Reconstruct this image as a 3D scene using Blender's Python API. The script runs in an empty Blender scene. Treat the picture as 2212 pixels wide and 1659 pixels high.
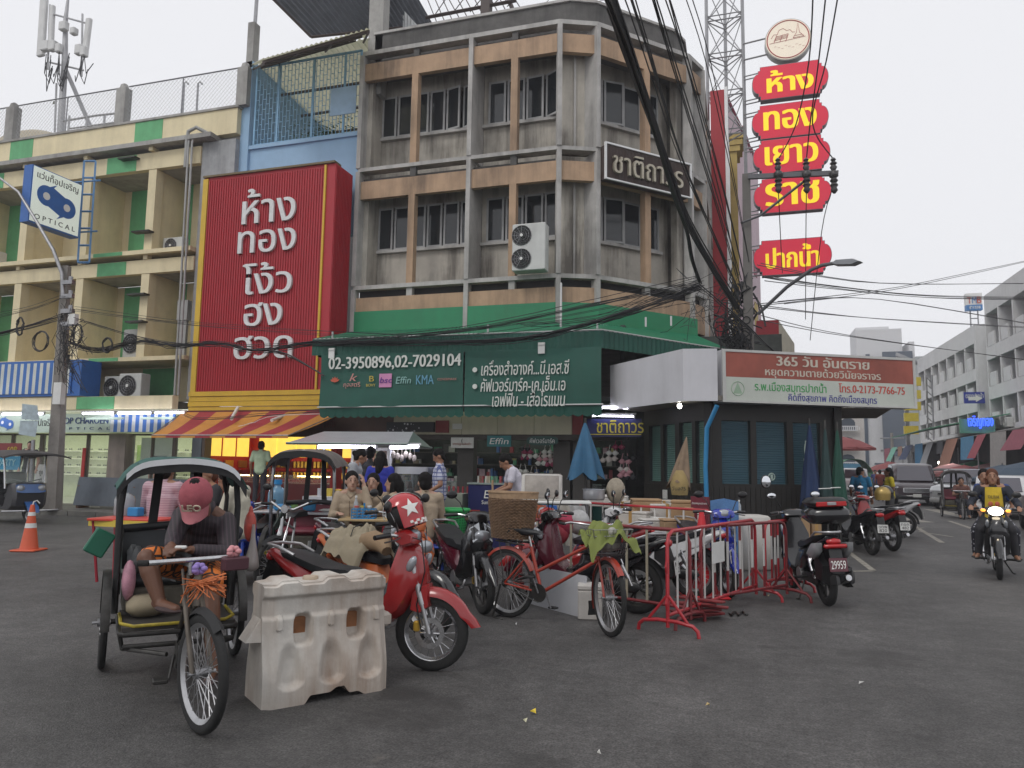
import bpy, math, random
from mathutils import Vector as V, Matrix
SC=bpy.context.scene; COL=SC.collection; R=math.radians; PI=math.pi
random.seed(7)
# ---------------------------------------------------------------- camera
YAW,PITCH,ROLL,FPX,EYE=17.2,6.4,0.85,1590.0,1.55
cd=bpy.data.cameras.new('camera'); cam=bpy.data.objects.new('camera',cd); COL.objects.link(cam)
cd.sensor_width=36; cd.lens=36*FPX/2212; cd.clip_end=900; cd.clip_start=.05
CR=Matrix.Rotation(R(YAW),3,'Z')@Matrix.Rotation(R(90+PITCH),3,'X')@Matrix.Rotation(R(ROLL),3,'Z')
cam.matrix_world=Matrix.Translation((0,0,EYE))@CR.to_4x4(); SC.camera=cam
SC.render.engine='CYCLES'; SC.cycles.use_denoising=True
try: SC.cycles.denoiser='OPENIMAGEDENOISE'
except Exception: pass
SC.cycles.max_bounces=6; SC.cycles.diffuse_bounces=4; SC.cycles.transparent_max_bounces=12
SC.cycles.sample_clamp_indirect=4; SC.cycles.caustics_reflective=False; SC.cycles.caustics_refractive=False
# ---------------------------------------------------------------- sky and sun
W=bpy.data.worlds.new('World'); SC.world=W; W.use_nodes=True; nt=W.node_tree; bgn=nt.nodes['Background']
sky=nt.nodes.new('ShaderNodeTexSky'); sky.sky_type='NISHITA'; sky.sun_disc=False
sky.sun_elevation=R(48); sky.sun_rotation=R(200); sky.dust_density=5; sky.air_density=1.5
hs=nt.nodes.new('ShaderNodeHueSaturation'); hs.inputs['Saturation'].default_value=.25
nt.links.new(sky.outputs[0],hs.inputs['Color'])
mx=nt.nodes.new('ShaderNodeMix'); mx.data_type='RGBA'; mx.inputs[0].default_value=.93
mx.inputs[7].default_value=(7.85,7.9,8.2,1)
nt.links.new(hs.outputs[0],mx.inputs[6]); nt.links.new(mx.outputs[2],bgn.inputs['Color']); bgn.inputs['Strength'].default_value=.1
sl=bpy.data.lights.new('sun','SUN'); sl.energy=.65; sl.angle=R(16); sl.color=(1,.97,.92)
so=bpy.data.objects.new('sun',sl); COL.objects.link(so); so.rotation_euler=(R(42),0,R(-20))
vs=SC.view_settings; vs.view_transform='Standard'; vs.look='None'; vs.exposure=.22; vs.gamma=1
try: vs.use_curve_mapping=False
except Exception: pass
# ---------------------------------------------------------------- survey helpers: a sight line met with a real plane
OC=V((0,0,EYE)); FW=V((-math.sin(R(YAW)),math.cos(R(YAW)),0))
def ray(x,y): return (CR@V((x-1106,829.5-y,-FPX))).normalized()
def G(x,y,z=0.0): d=ray(x,y); return OC+d*((z-EYE)/d.z)
def PY(x,y,Y): d=ray(x,y); return OC+d*(Y/d.y)
def PX(x,y,X): d=ray(x,y); return OC+d*(X/d.x)
def D(x,y,dep): d=ray(x,y); return OC+d*(dep/d.dot(FW))
# ---------------------------------------------------------------- materials
MATS={}
def mat(n,c=None,rough=.6,metal=0,var=.12,sc=3,bump=0,bsc=40,emit=0,ecol=None,streak=0,dirt=None,alpha=1,coat=0,trans=0,spec=.5,transl=0):
    if n in MATS: return MATS[n]
    m=bpy.data.materials.new(n); m.use_nodes=True; t=m.node_tree; b=t.nodes['Principled BSDF']; MATS[n]=m
    N=t.nodes.new; L=t.links.new
    c=tuple(c)+(1,)
    b.inputs['Roughness'].default_value=rough; b.inputs['Metallic'].default_value=metal
    b.inputs['Base Color'].default_value=c; b.inputs['Specular IOR Level'].default_value=spec
    if coat: b.inputs['Coat Weight'].default_value=coat; b.inputs['Coat Roughness'].default_value=.08
    if alpha<1: b.inputs['Alpha'].default_value=alpha
    if trans: b.inputs['Transmission Weight'].default_value=trans
    tc=N('ShaderNodeTexCoord')
    if var or streak:
        nz=N('ShaderNodeTexNoise'); nz.inputs['Scale'].default_value=sc; nz.inputs['Detail'].default_value=6; nz.inputs['Roughness'].default_value=.65
        L(tc.outputs['Object'],nz.inputs['Vector'])
        mr=N('ShaderNodeMapRange'); mr.inputs[1].default_value=.3; mr.inputs[2].default_value=.7; mr.inputs[3].default_value=1-var; mr.inputs[4].default_value=1+var*.6
        L(nz.outputs[0],mr.inputs[0])
        mm=N('ShaderNodeVectorMath'); mm.operation='SCALE'; mm.inputs[0].default_value=c[:3]; L(mr.outputs[0],mm.inputs['Scale'])
        out=mm.outputs[0]
        if streak:
            mp=N('ShaderNodeMapping'); mp.inputs['Scale'].default_value=(1,1,.09); L(tc.outputs['Object'],mp.inputs[0])
            n2=N('ShaderNodeTexNoise'); n2.inputs['Scale'].default_value=2.6; n2.inputs['Detail'].default_value=8; n2.inputs['Roughness'].default_value=.7; L(mp.outputs[0],n2.inputs['Vector'])
            n3=N('ShaderNodeTexNoise'); n3.inputs['Scale'].default_value=.55; n3.inputs['Detail'].default_value=5; L(tc.outputs['Object'],n3.inputs['Vector'])
            ad=N('ShaderNodeMath'); ad.operation='MULTIPLY'; L(n2.outputs[0],ad.inputs[0]); L(n3.outputs[0],ad.inputs[1])
            r2=N('ShaderNodeMapRange'); r2.inputs[1].default_value=.2; r2.inputs[2].default_value=.42-.1*min(1,max(0,streak-.5)*3); r2.inputs[3].default_value=0; r2.inputs[4].default_value=streak
            L(ad.outputs[0],r2.inputs[0])
            mc=N('ShaderNodeMix'); mc.data_type='RGBA'; mc.inputs[7].default_value=tuple(dirt or (.05,.045,.04))+(1,)
            L(r2.outputs[0],mc.inputs[0]); L(out,mc.inputs[6]); out=mc.outputs[2]
        L(out,b.inputs['Base Color'])
    if bump:
        nb=N('ShaderNodeTexNoise'); nb.inputs['Scale'].default_value=bsc; nb.inputs['Detail'].default_value=5; L(tc.outputs['Object'],nb.inputs['Vector'])
        bp=N('ShaderNodeBump'); bp.inputs['Strength'].default_value=bump; bp.inputs['Distance'].default_value=.02; L(nb.outputs[0],bp.inputs['Height']); L(bp.outputs[0],b.inputs['Normal'])
    if transl:
        tr=N('ShaderNodeBsdfTranslucent'); tr.inputs[0].default_value=c; ms=N('ShaderNodeMixShader'); ms.inputs[0].default_value=transl; ou=t.nodes['Material Output']; L(b.outputs[0],ms.inputs[1]); L(tr.outputs[0],ms.inputs[2]); L(ms.outputs[0],ou.inputs[0])
    if emit:
        b.inputs['Emission Color'].default_value=tuple(ecol or c[:3])+(1,); b.inputs['Emission Strength'].default_value=emit
    return m
def stripemat(n,c1,c2,freq,axis=0,rough=.6,duty=.5,off=0):
    """cloth or board printed with stripes along one object axis"""
    if n in MATS: return MATS[n]
    m=mat(n,c1,rough,var=0); t=m.node_tree; N=t.nodes.new; L=t.links.new; b=t.nodes['Principled BSDF']
    tc=N('ShaderNodeTexCoord'); sp=N('ShaderNodeSeparateXYZ'); L(tc.outputs['Object'],sp.inputs[0])
    mu=N('ShaderNodeMath'); mu.operation='MULTIPLY_ADD'; mu.inputs[1].default_value=freq; mu.inputs[2].default_value=off; L(sp.outputs[axis],mu.inputs[0])
    fr=N('ShaderNodeMath'); fr.operation='FRACT'; L(mu.outputs[0],fr.inputs[0])
    gt=N('ShaderNodeMath'); gt.operation='GREATER_THAN'; gt.inputs[1].default_value=duty; L(fr.outputs[0],gt.inputs[0])
    mc=N('ShaderNodeMix'); mc.data_type='RGBA'; mc.inputs[6].default_value=tuple(c1)+(1,); mc.inputs[7].default_value=tuple(c2)+(1,)
    L(gt.outputs[0],mc.inputs[0]); 
    nz=N('ShaderNodeTexNoise'); nz.inputs['Scale'].default_value=2; nz.inputs['Detail'].default_value=5; L(tc.outputs['Object'],nz.inputs['Vector'])
    mr=N('ShaderNodeMapRange'); mr.inputs[3].default_value=.7; mr.inputs[4].default_value=1.2; L(nz.outputs[0],mr.inputs[0])
    mm=N('ShaderNodeVectorMath'); mm.operation='SCALE'; L(mc.outputs[2],mm.inputs[0]); L(mr.outputs[0],mm.inputs['Scale']); L(mm.outputs[0],b.inputs['Base Color'])
    return m
def voromat(n,c1,c2,scale,thr=.06,rough=.7,feature='DISTANCE_TO_EDGE'):
    if n in MATS: return MATS[n]
    m=mat(n,c1,rough,var=0); t=m.node_tree; N=t.nodes.new; L=t.links.new; b=t.nodes['Principled BSDF']
    tc=N('ShaderNodeTexCoord'); vo=N('ShaderNodeTexVoronoi'); vo.feature=feature; vo.inputs['Scale'].default_value=scale; L(tc.outputs['Object'],vo.inputs['Vector'])
    gt=N('ShaderNodeMath'); gt.operation='GREATER_THAN'; gt.inputs[1].default_value=thr; L(vo.outputs['Distance'],gt.inputs[0])
    mc=N('ShaderNodeMix'); mc.data_type='RGBA'; mc.inputs[6].default_value=tuple(c2)+(1,); mc.inputs[7].default_value=tuple(c1)+(1,)
    L(gt.outputs[0],mc.inputs[0]); L(mc.outputs[2],b.inputs['Base Color']); return m
def glass(n,c=(.03,.035,.04),rough=.05,alpha=1,spec=.6):
    return mat(n,c,rough,var=0,alpha=alpha,spec=spec)
# ---------------------------------------------------------------- objects
def tag(o,label=None,cat=None,group=None,kind=None):
    if label: o['label']=label
    if cat: o['category']=cat
    if group: o['group']=group
    if kind: o['kind']=kind
    return o
def thing(name,label,cat,loc=(0,0,0),rz=0,group=None,rx=0,ry=0):
    o=bpy.data.objects.new(name,None); COL.objects.link(o); o.location=loc; o.rotation_euler=(rx,ry,rz); o.empty_display_size=.1
    return tag(o,label,cat,group)
def world(o):
    m=Matrix.Identity(4)
    while o: m=o.matrix_basis@m; o=o.parent
    return m
def copytree(o,parent=None,loc=None,rz=None,label=None,group=None,swap=None):
    c=o.copy(); COL.objects.link(c); c.parent=parent
    if loc is not None: c.location=loc
    if rz is not None: c.rotation_euler=(c.rotation_euler[0],c.rotation_euler[1],rz)
    if label: c['label']=label
    if group: c['group']=group; o['group']=group
    if swap and c.type=='MESH' and any(s.material and s.material.name in swap for s in c.material_slots):
        c.data=c.data.copy()
        for i,s in enumerate(c.data.materials):
            if s and s.name in swap: c.data.materials[i]=MATS[swap[s.name]]
    for ch in list(o.children): copytree(ch,c,swap=swap)
    return c
def frame(o,x,z):
    """matrix whose X runs along x, Z along z, origin o"""
    x=V(x).normalized(); z=V(z).normalized(); y=z.cross(x).normalized(); z=x.cross(y)
    m=Matrix((x,y,z)).transposed().to_4x4(); m.translation=V(o); return m
class MB:
    def __init__(s,M=None): s.v=[];s.f=[];s.mi=[];s.M=M or Matrix.Identity(4);s.k=0;s.bev=None
    def add(s,vs,fs):
        b=len(s.v); M=s.M
        s.v+=[tuple(M@V(p)) for p in vs]; s.f+=[tuple(i+b for i in f) for f in fs]; s.mi+=[s.k]*len(fs); return s
    def box(s,c,d,rz=0,rot=None):
        x,y,z=d[0]/2,d[1]/2,d[2]/2; m=Matrix.Translation(V(c))@(rot.to_4x4() if rot else Matrix.Rotation(rz,4,'Z'))
        return s.add([m@V(p) for p in [(-x,-y,-z),(x,-y,-z),(x,y,-z),(-x,y,-z),(-x,-y,z),(x,-y,z),(x,y,z),(-x,y,z)]],
          [(3,2,1,0),(4,5,6,7),(0,1,5,4),(1,2,6,5),(2,3,7,6),(3,0,4,7)])
    def bx(s,x0,x1,y0,y1,z0,z1): return s.box(((x0+x1)/2,(y0+y1)/2,(z0+z1)/2),(abs(x1-x0),abs(y1-y0),abs(z1-z0)))
    def rbox(s,c,d,r=.02,rz=0,rot=None):
        """box with chamfered edges"""
        x,y,z=d[0]/2,d[1]/2,d[2]/2; r=min(r,x*.9,y*.9,z*.9); m=Matrix.Translation(V(c))@(rot.to_4x4() if rot else Matrix.Rotation(rz,4,'Z'))
        vs=[];q=[(-1,-1),(1,-1),(1,1),(-1,1)]
        for zz,i in ((-z,r),(-z+r,0),(z-r,0),(z,r)):
            for a,b in q:
                A=[(a*(x-i-r*0),b*(y-i))]
                if a*b>0: pts=[(a*(x-i),b*(y-i-r)),(a*(x-i-r),b*(y-i))]
                else: pts=[(a*(x-i-r),b*(y-i)),(a*(x-i),b*(y-i-r))]
                vs+=[m@V((p[0],p[1],zz)) for p in pts]
        fs=[tuple(range(7,-1,-1)),tuple(range(24,32))]
        for l in range(3):
            for i in range(8): j=(i+1)%8; fs.append((l*8+i,l*8+j,l*8+8+j,l*8+8+i))
        return s.add(vs,fs)
    def quad(s,a,b,c,d): return s.add([a,b,c,d],[(0,1,2,3)])
    def slab(s,pts,t):
        """flat polygon (any plane) given a thickness t along its normal, back from the face"""
        P=[V(p) for p in pts]; n=V((0,0,0))
        for i in range(len(P)): n+=(P[i]-P[0]).cross(P[(i+1)%len(P)]-P[0])
        n=n.normalized()*t; k=len(P)
        return s.add(P+[p-n for p in P],[tuple(range(k)),tuple(range(2*k-1,k-1,-1))]+[(i,i+k,(i+1)%k+k,(i+1)%k) for i in range(k)])
    def prism(s,pts,z0,z1):
        k=len(pts); return s.add([(p[0],p[1],z0) for p in pts]+[(p[0],p[1],z1) for p in pts],[tuple(range(k-1,-1,-1)),tuple(range(k,2*k))]+[(i,(i+1)%k,(i+1)%k+k,i+k) for i in range(k)])
    def side(s,pts,y,ins=.12,edge=.35,yc=0,wt=None):
        """a panel seen from the side: outline in x,z, half width y, with rounded shoulders; wt(x,z)->width factor"""
        k=len(pts); cx=sum(p[0] for p in pts)/k; cz=sum(p[1] for p in pts)/k; vs=[]
        wt=wt or (lambda x,z:1)
        for t,sc in ((-1,1-ins),(-1+edge,1),(1-edge,1),(1,1-ins)):
            for x,z in pts: vs.append((cx+(x-cx)*sc,yc+y*t*wt(x,z),cz+(z-cz)*sc))
        fs=[tuple(range(k)),tuple(range(4*k-1,3*k-1,-1))]
        for l in range(3):
            for i in range(k): j=(i+1)%k; fs.append((l*k+j,l*k+i,l*k+k+i,l*k+k+j))
        return s.add(vs,fs)
    def tube(s,pts,r,n=6,caps=True,closed=False):
        P=[V(p) for p in pts]; m=len(P); rr=r if isinstance(r,(list,tuple)) else [r]*m; vs=[];up=None
        for i in range(m):
            if closed: t=P[(i+1)%m]-P[i-1]
            else: t=P[min(i+1,m-1)]-P[max(i-1,0)]
            if t.length<1e-9: t=V((0,0,1))
            t.normalize()
            if up is None: up=V((0,0,1)) if abs(t.z)<.9 else V((1,0,0))
            a=t.cross(up)
            if a.length<1e-6: a=t.orthogonal()
            a.normalize(); b=a.cross(t); up=b
            for k in range(n): an=2*PI*k/n; vs.append(P[i]+a*math.cos(an)*rr[i]+b*math.sin(an)*rr[i])
        fs=[]
        for i in range(m if closed else m-1):
            j=(i+1)%m
            for k in range(n): l=(k+1)%n; fs.append((i*n+k,i*n+l,j*n+l,j*n+k))
        if caps and not closed: fs+=[tuple(range(n-1,-1,-1)),tuple(range((m-1)*n,m*n))]
        return s.add(vs,fs)
    def lathe(s,prof,n=16,c=(0,0,0),axis='Z',caps=True,arc=1.0,sq=None):
        """prof: (radius, height) list"""
        vs=[];m=len(prof); nn=n if arc>=1 else n+1
        for r,h in prof:
            for k in range(nn):
                a=2*PI*arc*k/n; x,y=r*math.cos(a),r*math.sin(a)
                if sq: x*=sq[0];y*=sq[1]
                p={'Z':(x,y,h),'Y':(x,h,y),'X':(h,x,y)}[axis]; vs.append((p[0]+c[0],p[1]+c[1],p[2]+c[2]))
        fs=[]
        for i in range(m-1):
            for k in range(n if arc>=1 else n):
                l=(k+1)%nn if arc>=1 else k+1
                f=(i*nn+k,i*nn+l,(i+1)*nn+l,(i+1)*nn+k); fs.append(f if axis!='Y' else f[::-1])
        if caps and arc>=1: fs+=[tuple(range(n-1,-1,-1)),tuple(range((m-1)*n,m*n))]
        return s.add(vs,fs)
    def cyl(s,c,r,h,n=12,axis='Z',r2=None): return s.lathe([(r,-h/2),(r if r2 is None else r2,h/2)],n,c,axis)
    def ell(s,c,d,n=12,m=8,zmin=-1,zmax=1,rot=None):
        vs=[];a0=math.asin(max(-1,zmin));a1=math.asin(min(1,zmax)); m_=Matrix.Translation(V(c))@(rot.to_4x4() if rot else Matrix.Identity(4))
        for i in range(m+1):
            a=a0+(a1-a0)*i/m
            for k in range(n): t=2*PI*k/n; vs.append(m_@V((d[0]*math.cos(a)*math.cos(t),d[1]*math.cos(a)*math.sin(t),d[2]*math.sin(a))))
        fs=[(i*n+k,i*n+(k+1)%n,(i+1)*n+(k+1)%n,(i+1)*n+k) for i in range(m) for k in range(n)]
        fs+=[tuple(range(n-1,-1,-1)),tuple(range(m*n,m*n+n))]
        return s.add(vs,fs)
    def torus(s,c,R_,r,axis='Y',n=32,m=8,a0=0,a1=2*PI):
        full=abs(a1-a0-2*PI)<1e-6; P=[]
        for k in range(n+(0 if full else 1)):
            a=a0+(a1-a0)*k/n; x,y=R_*math.cos(a),R_*math.sin(a)
            p={'Y':(x,0,y),'Z':(x,y,0),'X':(0,x,y)}[axis]; P.append((p[0]+c[0],p[1]+c[1],p[2]+c[2]))
        return s.tube(P,r,m,closed=full)
    def sheet(s,fn,nu,nv,t=0):
        vs=[fn(i/nu,j/nv) for j in range(nv+1) for i in range(nu+1)]; w=nu+1
        fs=[(j*w+i,j*w+i+1,(j+1)*w+i+1,(j+1)*w+i) for j in range(nv) for i in range(nu)]
        if t:
            k=len(vs); n=(V(vs[1])-V(vs[0])).cross(V(vs[w])-V(vs[0]))
            n=(n.normalized() if n.length else V((0,0,1)))*t
            vs=vs+[V(p)-n for p in vs]; fs=fs+[tuple(q+k for q in f[::-1]) for f in fs]
            ed=[i for i in range(w)]+[j*w+nu for j in range(1,nv+1)]+[nv*w+i for i in range(nu-1,-1,-1)]+[j*w for j in range(nv-1,0,-1)]
            fs+=[(ed[i],ed[i]+k,ed[(i+1)%len(ed)]+k,ed[(i+1)%len(ed)]) for i in range(len(ed))]
        return s.add(vs,fs)
    def build(s,name,m,parent=None,smooth=None,world_=False,label=None,kind=None,bevel=0,mods=None):
        me=bpy.data.meshes.new(name); vs=s.v
        if world_ and parent:
            iv=world(parent).inverted(); vs=[tuple(iv@V(p)) for p in vs]
        me.from_pydata(vs,[],s.f); me.update()
        for q in (m if isinstance(m,(list,tuple)) else [m]): me.materials.append(q)
        if isinstance(m,(list,tuple)): me.polygons.foreach_set('material_index',s.mi)
        if smooth is not None:
            me.polygons.foreach_set('use_smooth',[True]*len(me.polygons))
            if smooth<180:
                try: me.set_sharp_from_angle(angle=R(smooth))
                except Exception: pass
        o=bpy.data.objects.new(name,me); COL.objects.link(o)
        if parent: o.parent=parent
        if label: o['label']=label
        if kind: o['kind']=kind
        if bevel:
            b=o.modifiers.new('bevel','BEVEL'); b.width=bevel; b.segments=2; b.limit_method='ANGLE'
        return o
def bm(M=None): return MB(M)
def one(name,label,cat,mb,m,group=None,smooth=None,loc=None,kind=None,bevel=0):
    """a thing that is a single mesh; its origin is moved to loc"""
    if loc is not None:
        L=V(loc); mb.v=[tuple(V(p)-L) for p in mb.v]
    o=mb.build(name,m,None,smooth,bevel=bevel)
    if loc is not None: o.location=loc
    return tag(o,label,cat,group,kind)
def bake(o):
    dg=bpy.context.evaluated_depsgraph_get(); me=bpy.data.meshes.new_from_object(o.evaluated_get(dg)); o.modifiers.clear(); o.data=me; return o
# lettering: flat print or raised letters, shaped by the built-in font
TC={}
def txtmesh(s,ext):
    k=(s,ext)
    if k in TC: return TC[k]
    c=bpy.data.curves.new('lettering','FONT'); c.body=s; c.size=1; c.extrude=ext; c.resolution_u=3
    o=bpy.data.objects.new('lettering',c); COL.objects.link(o); dg=bpy.context.evaluated_depsgraph_get(); dg.update()
    me=bpy.data.meshes.new_from_object(o.evaluated_get(dg)); vs=[tuple(v.co) for v in me.vertices]; fs=[tuple(p.vertices) for p in me.polygons]
    bpy.data.objects.remove(o); bpy.data.curves.remove(c); bpy.data.meshes.remove(me)
    x0=min(v[0] for v in vs);x1=max(v[0] for v in vs);y0=min(v[1] for v in vs);y1=max(v[1] for v in vs)
    TC[k]=(vs,fs,x0,x1,y0,y1); return TC[k]
def text(s,m,parent,o,x,up,w=None,h=None,ext=.004,bold=1,name='lettering',world_=False,cen=True,slant=0):
    """letters centred at o, running along x, upright along up, fitted to width w and or height h"""
    vs,fs,x0,x1,y0,y1=txtmesh(s,1.0); x=V(x).normalized(); up=V(up).normalized(); n=x.cross(up)
    sx=(w/(x1-x0)) if w else None; sy=(h/(y1-y0)) if h else None
    if sx is None: sx=sy
    if sy is None: sy=sx
    b=MB(); o=V(o)
    for k in range(bold):
        dx=(k-(bold-1)/2)*.018/ (1 if bold<4 else 1)
        b.add([o+x*((p[0]-(x0+x1)/2+dx+slant*p[1])*sx)+up*((p[1]-(y0+y1)/2)*sy)+n*(p[2]*ext+ext+.0006*k) for p in vs],fs)
    ob=b.build(name,m,parent,world_=world_); return ob
# common materials
def init_mats():
    mat('black_plastic',(.012,.012,.013),.35,var=.15); mat('matt_black',(.015,.015,.016),.75,var=.2)
    mat('rubber',(.016,.016,.016),.8,var=.25,sc=30,bump=.2,bsc=120); mat('chrome',(.55,.55,.56),.25,1,var=.2,sc=20)
    mat('steel',(.32,.32,.33),.4,.9,var=.25,sc=12); mat('dark_steel',(.06,.058,.055),.45,.7,var=.3,sc=15)
    mat('alloy',(.45,.45,.46),.35,.8,var=.2,sc=10); mat('white_paint',(.75,.75,.75),.45,var=.08)
    mat('seat_vinyl',(.014,.015,.018),.42,var=.2,bump=.1,bsc=60)
    mat('red_gloss',(.30,.012,.014),.25,coat=.6,var=.1); mat('black_gloss',(.010,.010,.012),.22,coat=.6,var=.1)
    mat('white_gloss',(.62,.62,.63),.28,coat=.4,var=.06); mat('blue_gloss',(.012,.03,.33),.25,coat=.6,var=.1)
    mat('silver_gloss',(.42,.43,.44),.3,.4,var=.06,coat=.4); mat('orange_plastic',(.5,.12,.03),.5,var=.1)
    mat('lens_clear',(.35,.37,.40),.12,.3,var=.2,sc=8,spec=.8); mat('lens_red',(.45,.01,.012),.2,var=.1,coat=.5); mat('lens_amber',(.55,.18,.02),.2,var=.1)
    mat('plate_white',(.68,.68,.66),.5,var=.1); mat('ink_black',(.02,.02,.02),.6,var=0); mat('ink_white',(.75,.75,.72),.6,var=0)
    mat('mirror',(.75,.77,.8),.06,1,var=0); mat('maroon_gloss',(.09,.006,.018),.25,coat=.5,var=.1)
    mat('skin_tan',(.30,.155,.095),.5,var=.08,sc=8); mat('skin_dark',(.13,.055,.03),.5,var=.12,sc=10); mat('skin_pale',(.42,.25,.18),.5,var=.06,sc=8)
    mat('hair_black',(.008,.007,.007),.7,var=.3,sc=40,bump=.4,bsc=90,spec=.15); mat('hair_brown',(.10,.035,.018),.6,var=.2,spec=.2); mat('eye_white',(.4,.38,.36),.3,var=0)
init_mats()
M=MATS
# ================================================================ SETTING
asph=mat('asphalt',(.083,.0795,.0775),.66,var=.3,sc=1.3,bump=.5,bsc=90)
t=asph.node_tree; N=t.nodes.new; L=t.links.new; b=t.nodes['Principled BSDF']
src=b.inputs['Base Color'].links[0].from_socket; tc=N('ShaderNodeTexCoord')
def _n(sc,det=5,vec=None):
    n=N('ShaderNodeTexNoise'); n.inputs['Scale'].default_value=sc; n.inputs['Detail'].default_value=det; n.inputs['Roughness'].default_value=.6; L(vec or tc.outputs['Object'],n.inputs['Vector']); return n
mpz=N('ShaderNodeMapping'); mpz.inputs['Rotation'].default_value=(0,0,.5); mpz.inputs['Scale'].default_value=(.5,.09,1); L(tc.outputs['Object'],mpz.inputs[0])
for nz,lo,hi,a,bb,in ((_n(.35,6),.35,.65,.76,1.18),(_n(70,2),.35,.65,.6,1.45),(_n(22,4),.35,.65,.78,1.22),(_n(5,6),.35,.68,.82,1.16),(_n(1.6,6,mpz.outputs[0]),.35,.65,.85,1.13)):
    r=N('ShaderNodeMapRange'); r.inputs[1].default_value=lo; r.inputs[2].default_value=hi; r.inputs[3].default_value=a; r.inputs[4].default_value=bb; L(nz.outputs[0],r.inputs[0])
    s=N('ShaderNodeVectorMath'); s.operation='SCALE'; L(src,s.inputs[0]); L(r.outputs[0],s.inputs['Scale']); src=s.outputs[0]
# dark drips and pale dusty scuffs that lie on the road
for nz,lo,hi,col in ((_n(1.1,7),.62,.70,(.022,.021,.021)),(_n(2.3,8),.655,.75,(.14,.125,.11))):
    r=N('ShaderNodeMapRange'); r.inputs[1].default_value=lo; r.inputs[2].default_value=hi; r.inputs[3].default_value=0; r.inputs[4].default_value=.6; L(nz.outputs[0],r.inputs[0])
    m_=N('ShaderNodeMix'); m_.data_type='RGBA'; m_.inputs[7].default_value=col+(1,); L(r.outputs[0],m_.inputs[0]); L(src,m_.inputs[6]); src=m_.outputs[2]
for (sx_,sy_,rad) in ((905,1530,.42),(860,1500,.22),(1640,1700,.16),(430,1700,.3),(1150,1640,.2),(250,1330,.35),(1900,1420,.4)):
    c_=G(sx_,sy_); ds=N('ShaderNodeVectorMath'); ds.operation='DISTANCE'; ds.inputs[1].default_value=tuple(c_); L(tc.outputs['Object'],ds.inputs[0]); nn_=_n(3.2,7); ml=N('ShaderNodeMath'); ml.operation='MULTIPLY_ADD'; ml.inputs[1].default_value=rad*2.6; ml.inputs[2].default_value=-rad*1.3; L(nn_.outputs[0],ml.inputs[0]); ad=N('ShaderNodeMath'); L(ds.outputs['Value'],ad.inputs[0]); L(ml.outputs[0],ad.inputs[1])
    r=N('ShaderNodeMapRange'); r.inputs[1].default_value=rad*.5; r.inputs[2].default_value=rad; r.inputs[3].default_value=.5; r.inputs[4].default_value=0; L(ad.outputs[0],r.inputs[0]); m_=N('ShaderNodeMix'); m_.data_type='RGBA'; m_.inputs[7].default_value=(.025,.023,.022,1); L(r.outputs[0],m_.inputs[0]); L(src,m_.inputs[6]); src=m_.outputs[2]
L(src,b.inputs['Base Color'])
q=MB()
for pts in ([(940,1395),(990,1412),(1040,1398)],):
    P=[G(*p_,.003) for p_ in pts]; out=[]
    for i in range(len(P)-1):
        for k in range(8): c_=P[i].lerp(P[i+1],k/8); out.append(c_+V((random.gauss(0,.012),random.gauss(0,.012),0)))
    for i in range(len(out)-1):
        d=(out[i+1]-out[i]).normalized(); n_=V((-d.y,d.x,0))*random.uniform(.001,.004); q.add([out[i]-n_,out[i+1]-n_,out[i+1]+n_,out[i]+n_],[(0,1,2,3)])
tag(q.build('road_crack',mat('crack_dark',(.045,.042,.04),.9)),kind='structure')
g=MB(); g.sheet(lambda u,v:(-160+u*400,-30+v*480,0),40,48); tag(g.build('road',asph),kind='structure')
conc=mat('pavement_concrete',(.11,.105,.095),.85,var=.3,sc=2,bump=.4,bsc=50,streak=.35)
p=MB(); p.prism([(-70,16.45),(-10.3,16.45),(-10.3,11.75),(-4.0,11.75),(-3.2,19.0),(-3.2,21),(-70,21)],.002,.125); tag(p.build('pavement',conc),kind='structure')
k=MB()
x=-48.0
while x<-10.5: k.bx(x,x+.97,16.3,16.446,.0,.135); x+=1
x=-10.25
while x<-4.6: k.bx(x,x+.97,11.6,11.746,.0,.135); x+=1
tag(k.build('kerb',mat('kerb_stone',(.17,.165,.15),.8,var=.3,sc=3,bump=.3)),kind='structure')
p=MB(); p.prism([(13.5,20),(40,20),(40,140),(13.5,140)],.002,.14); tag(p.build('pavement',conc),kind='structure')
wp=mat('worn_line_paint',(.30,.28,.24),.7,var=.5,sc=9)
def markq(a,b_,w,nm='road_marking'):
    a,b_=V(a),V(b_); d=(b_-a).normalized(); n=V((-d.y,d.x,0))*w/2; return [a+n,a-n,b_-n,b_+n]
mk=MB()
for pa,pb,w in (((1700,1237),(1886,1233),.1),((1793,1162),(1886,1232),.1),((1895,1150),(1995,1140),.1),((1945,1118),(2035,1172),.12),((1985,1148),(2060,1160),.08),((2125,1140),(2150,1152),.12),((2050,1125),(2125,1150),.14)):
    q=markq(G(*pa,.004),G(*pb,.004),w); mk.add([tuple(v) for v in q],[(0,1,2,3)])
for pa,pb in (((1940,1118),(2000,1128)),((2010,1100),(2090,1118))):
    a,c=G(*pa,.004),G(*pb,.004); mk.add([tuple(v) for v in markq(a,c,.55)],[(0,1,2,3)])
tag(mk.build('road_marking',wp),kind='structure')
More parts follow.
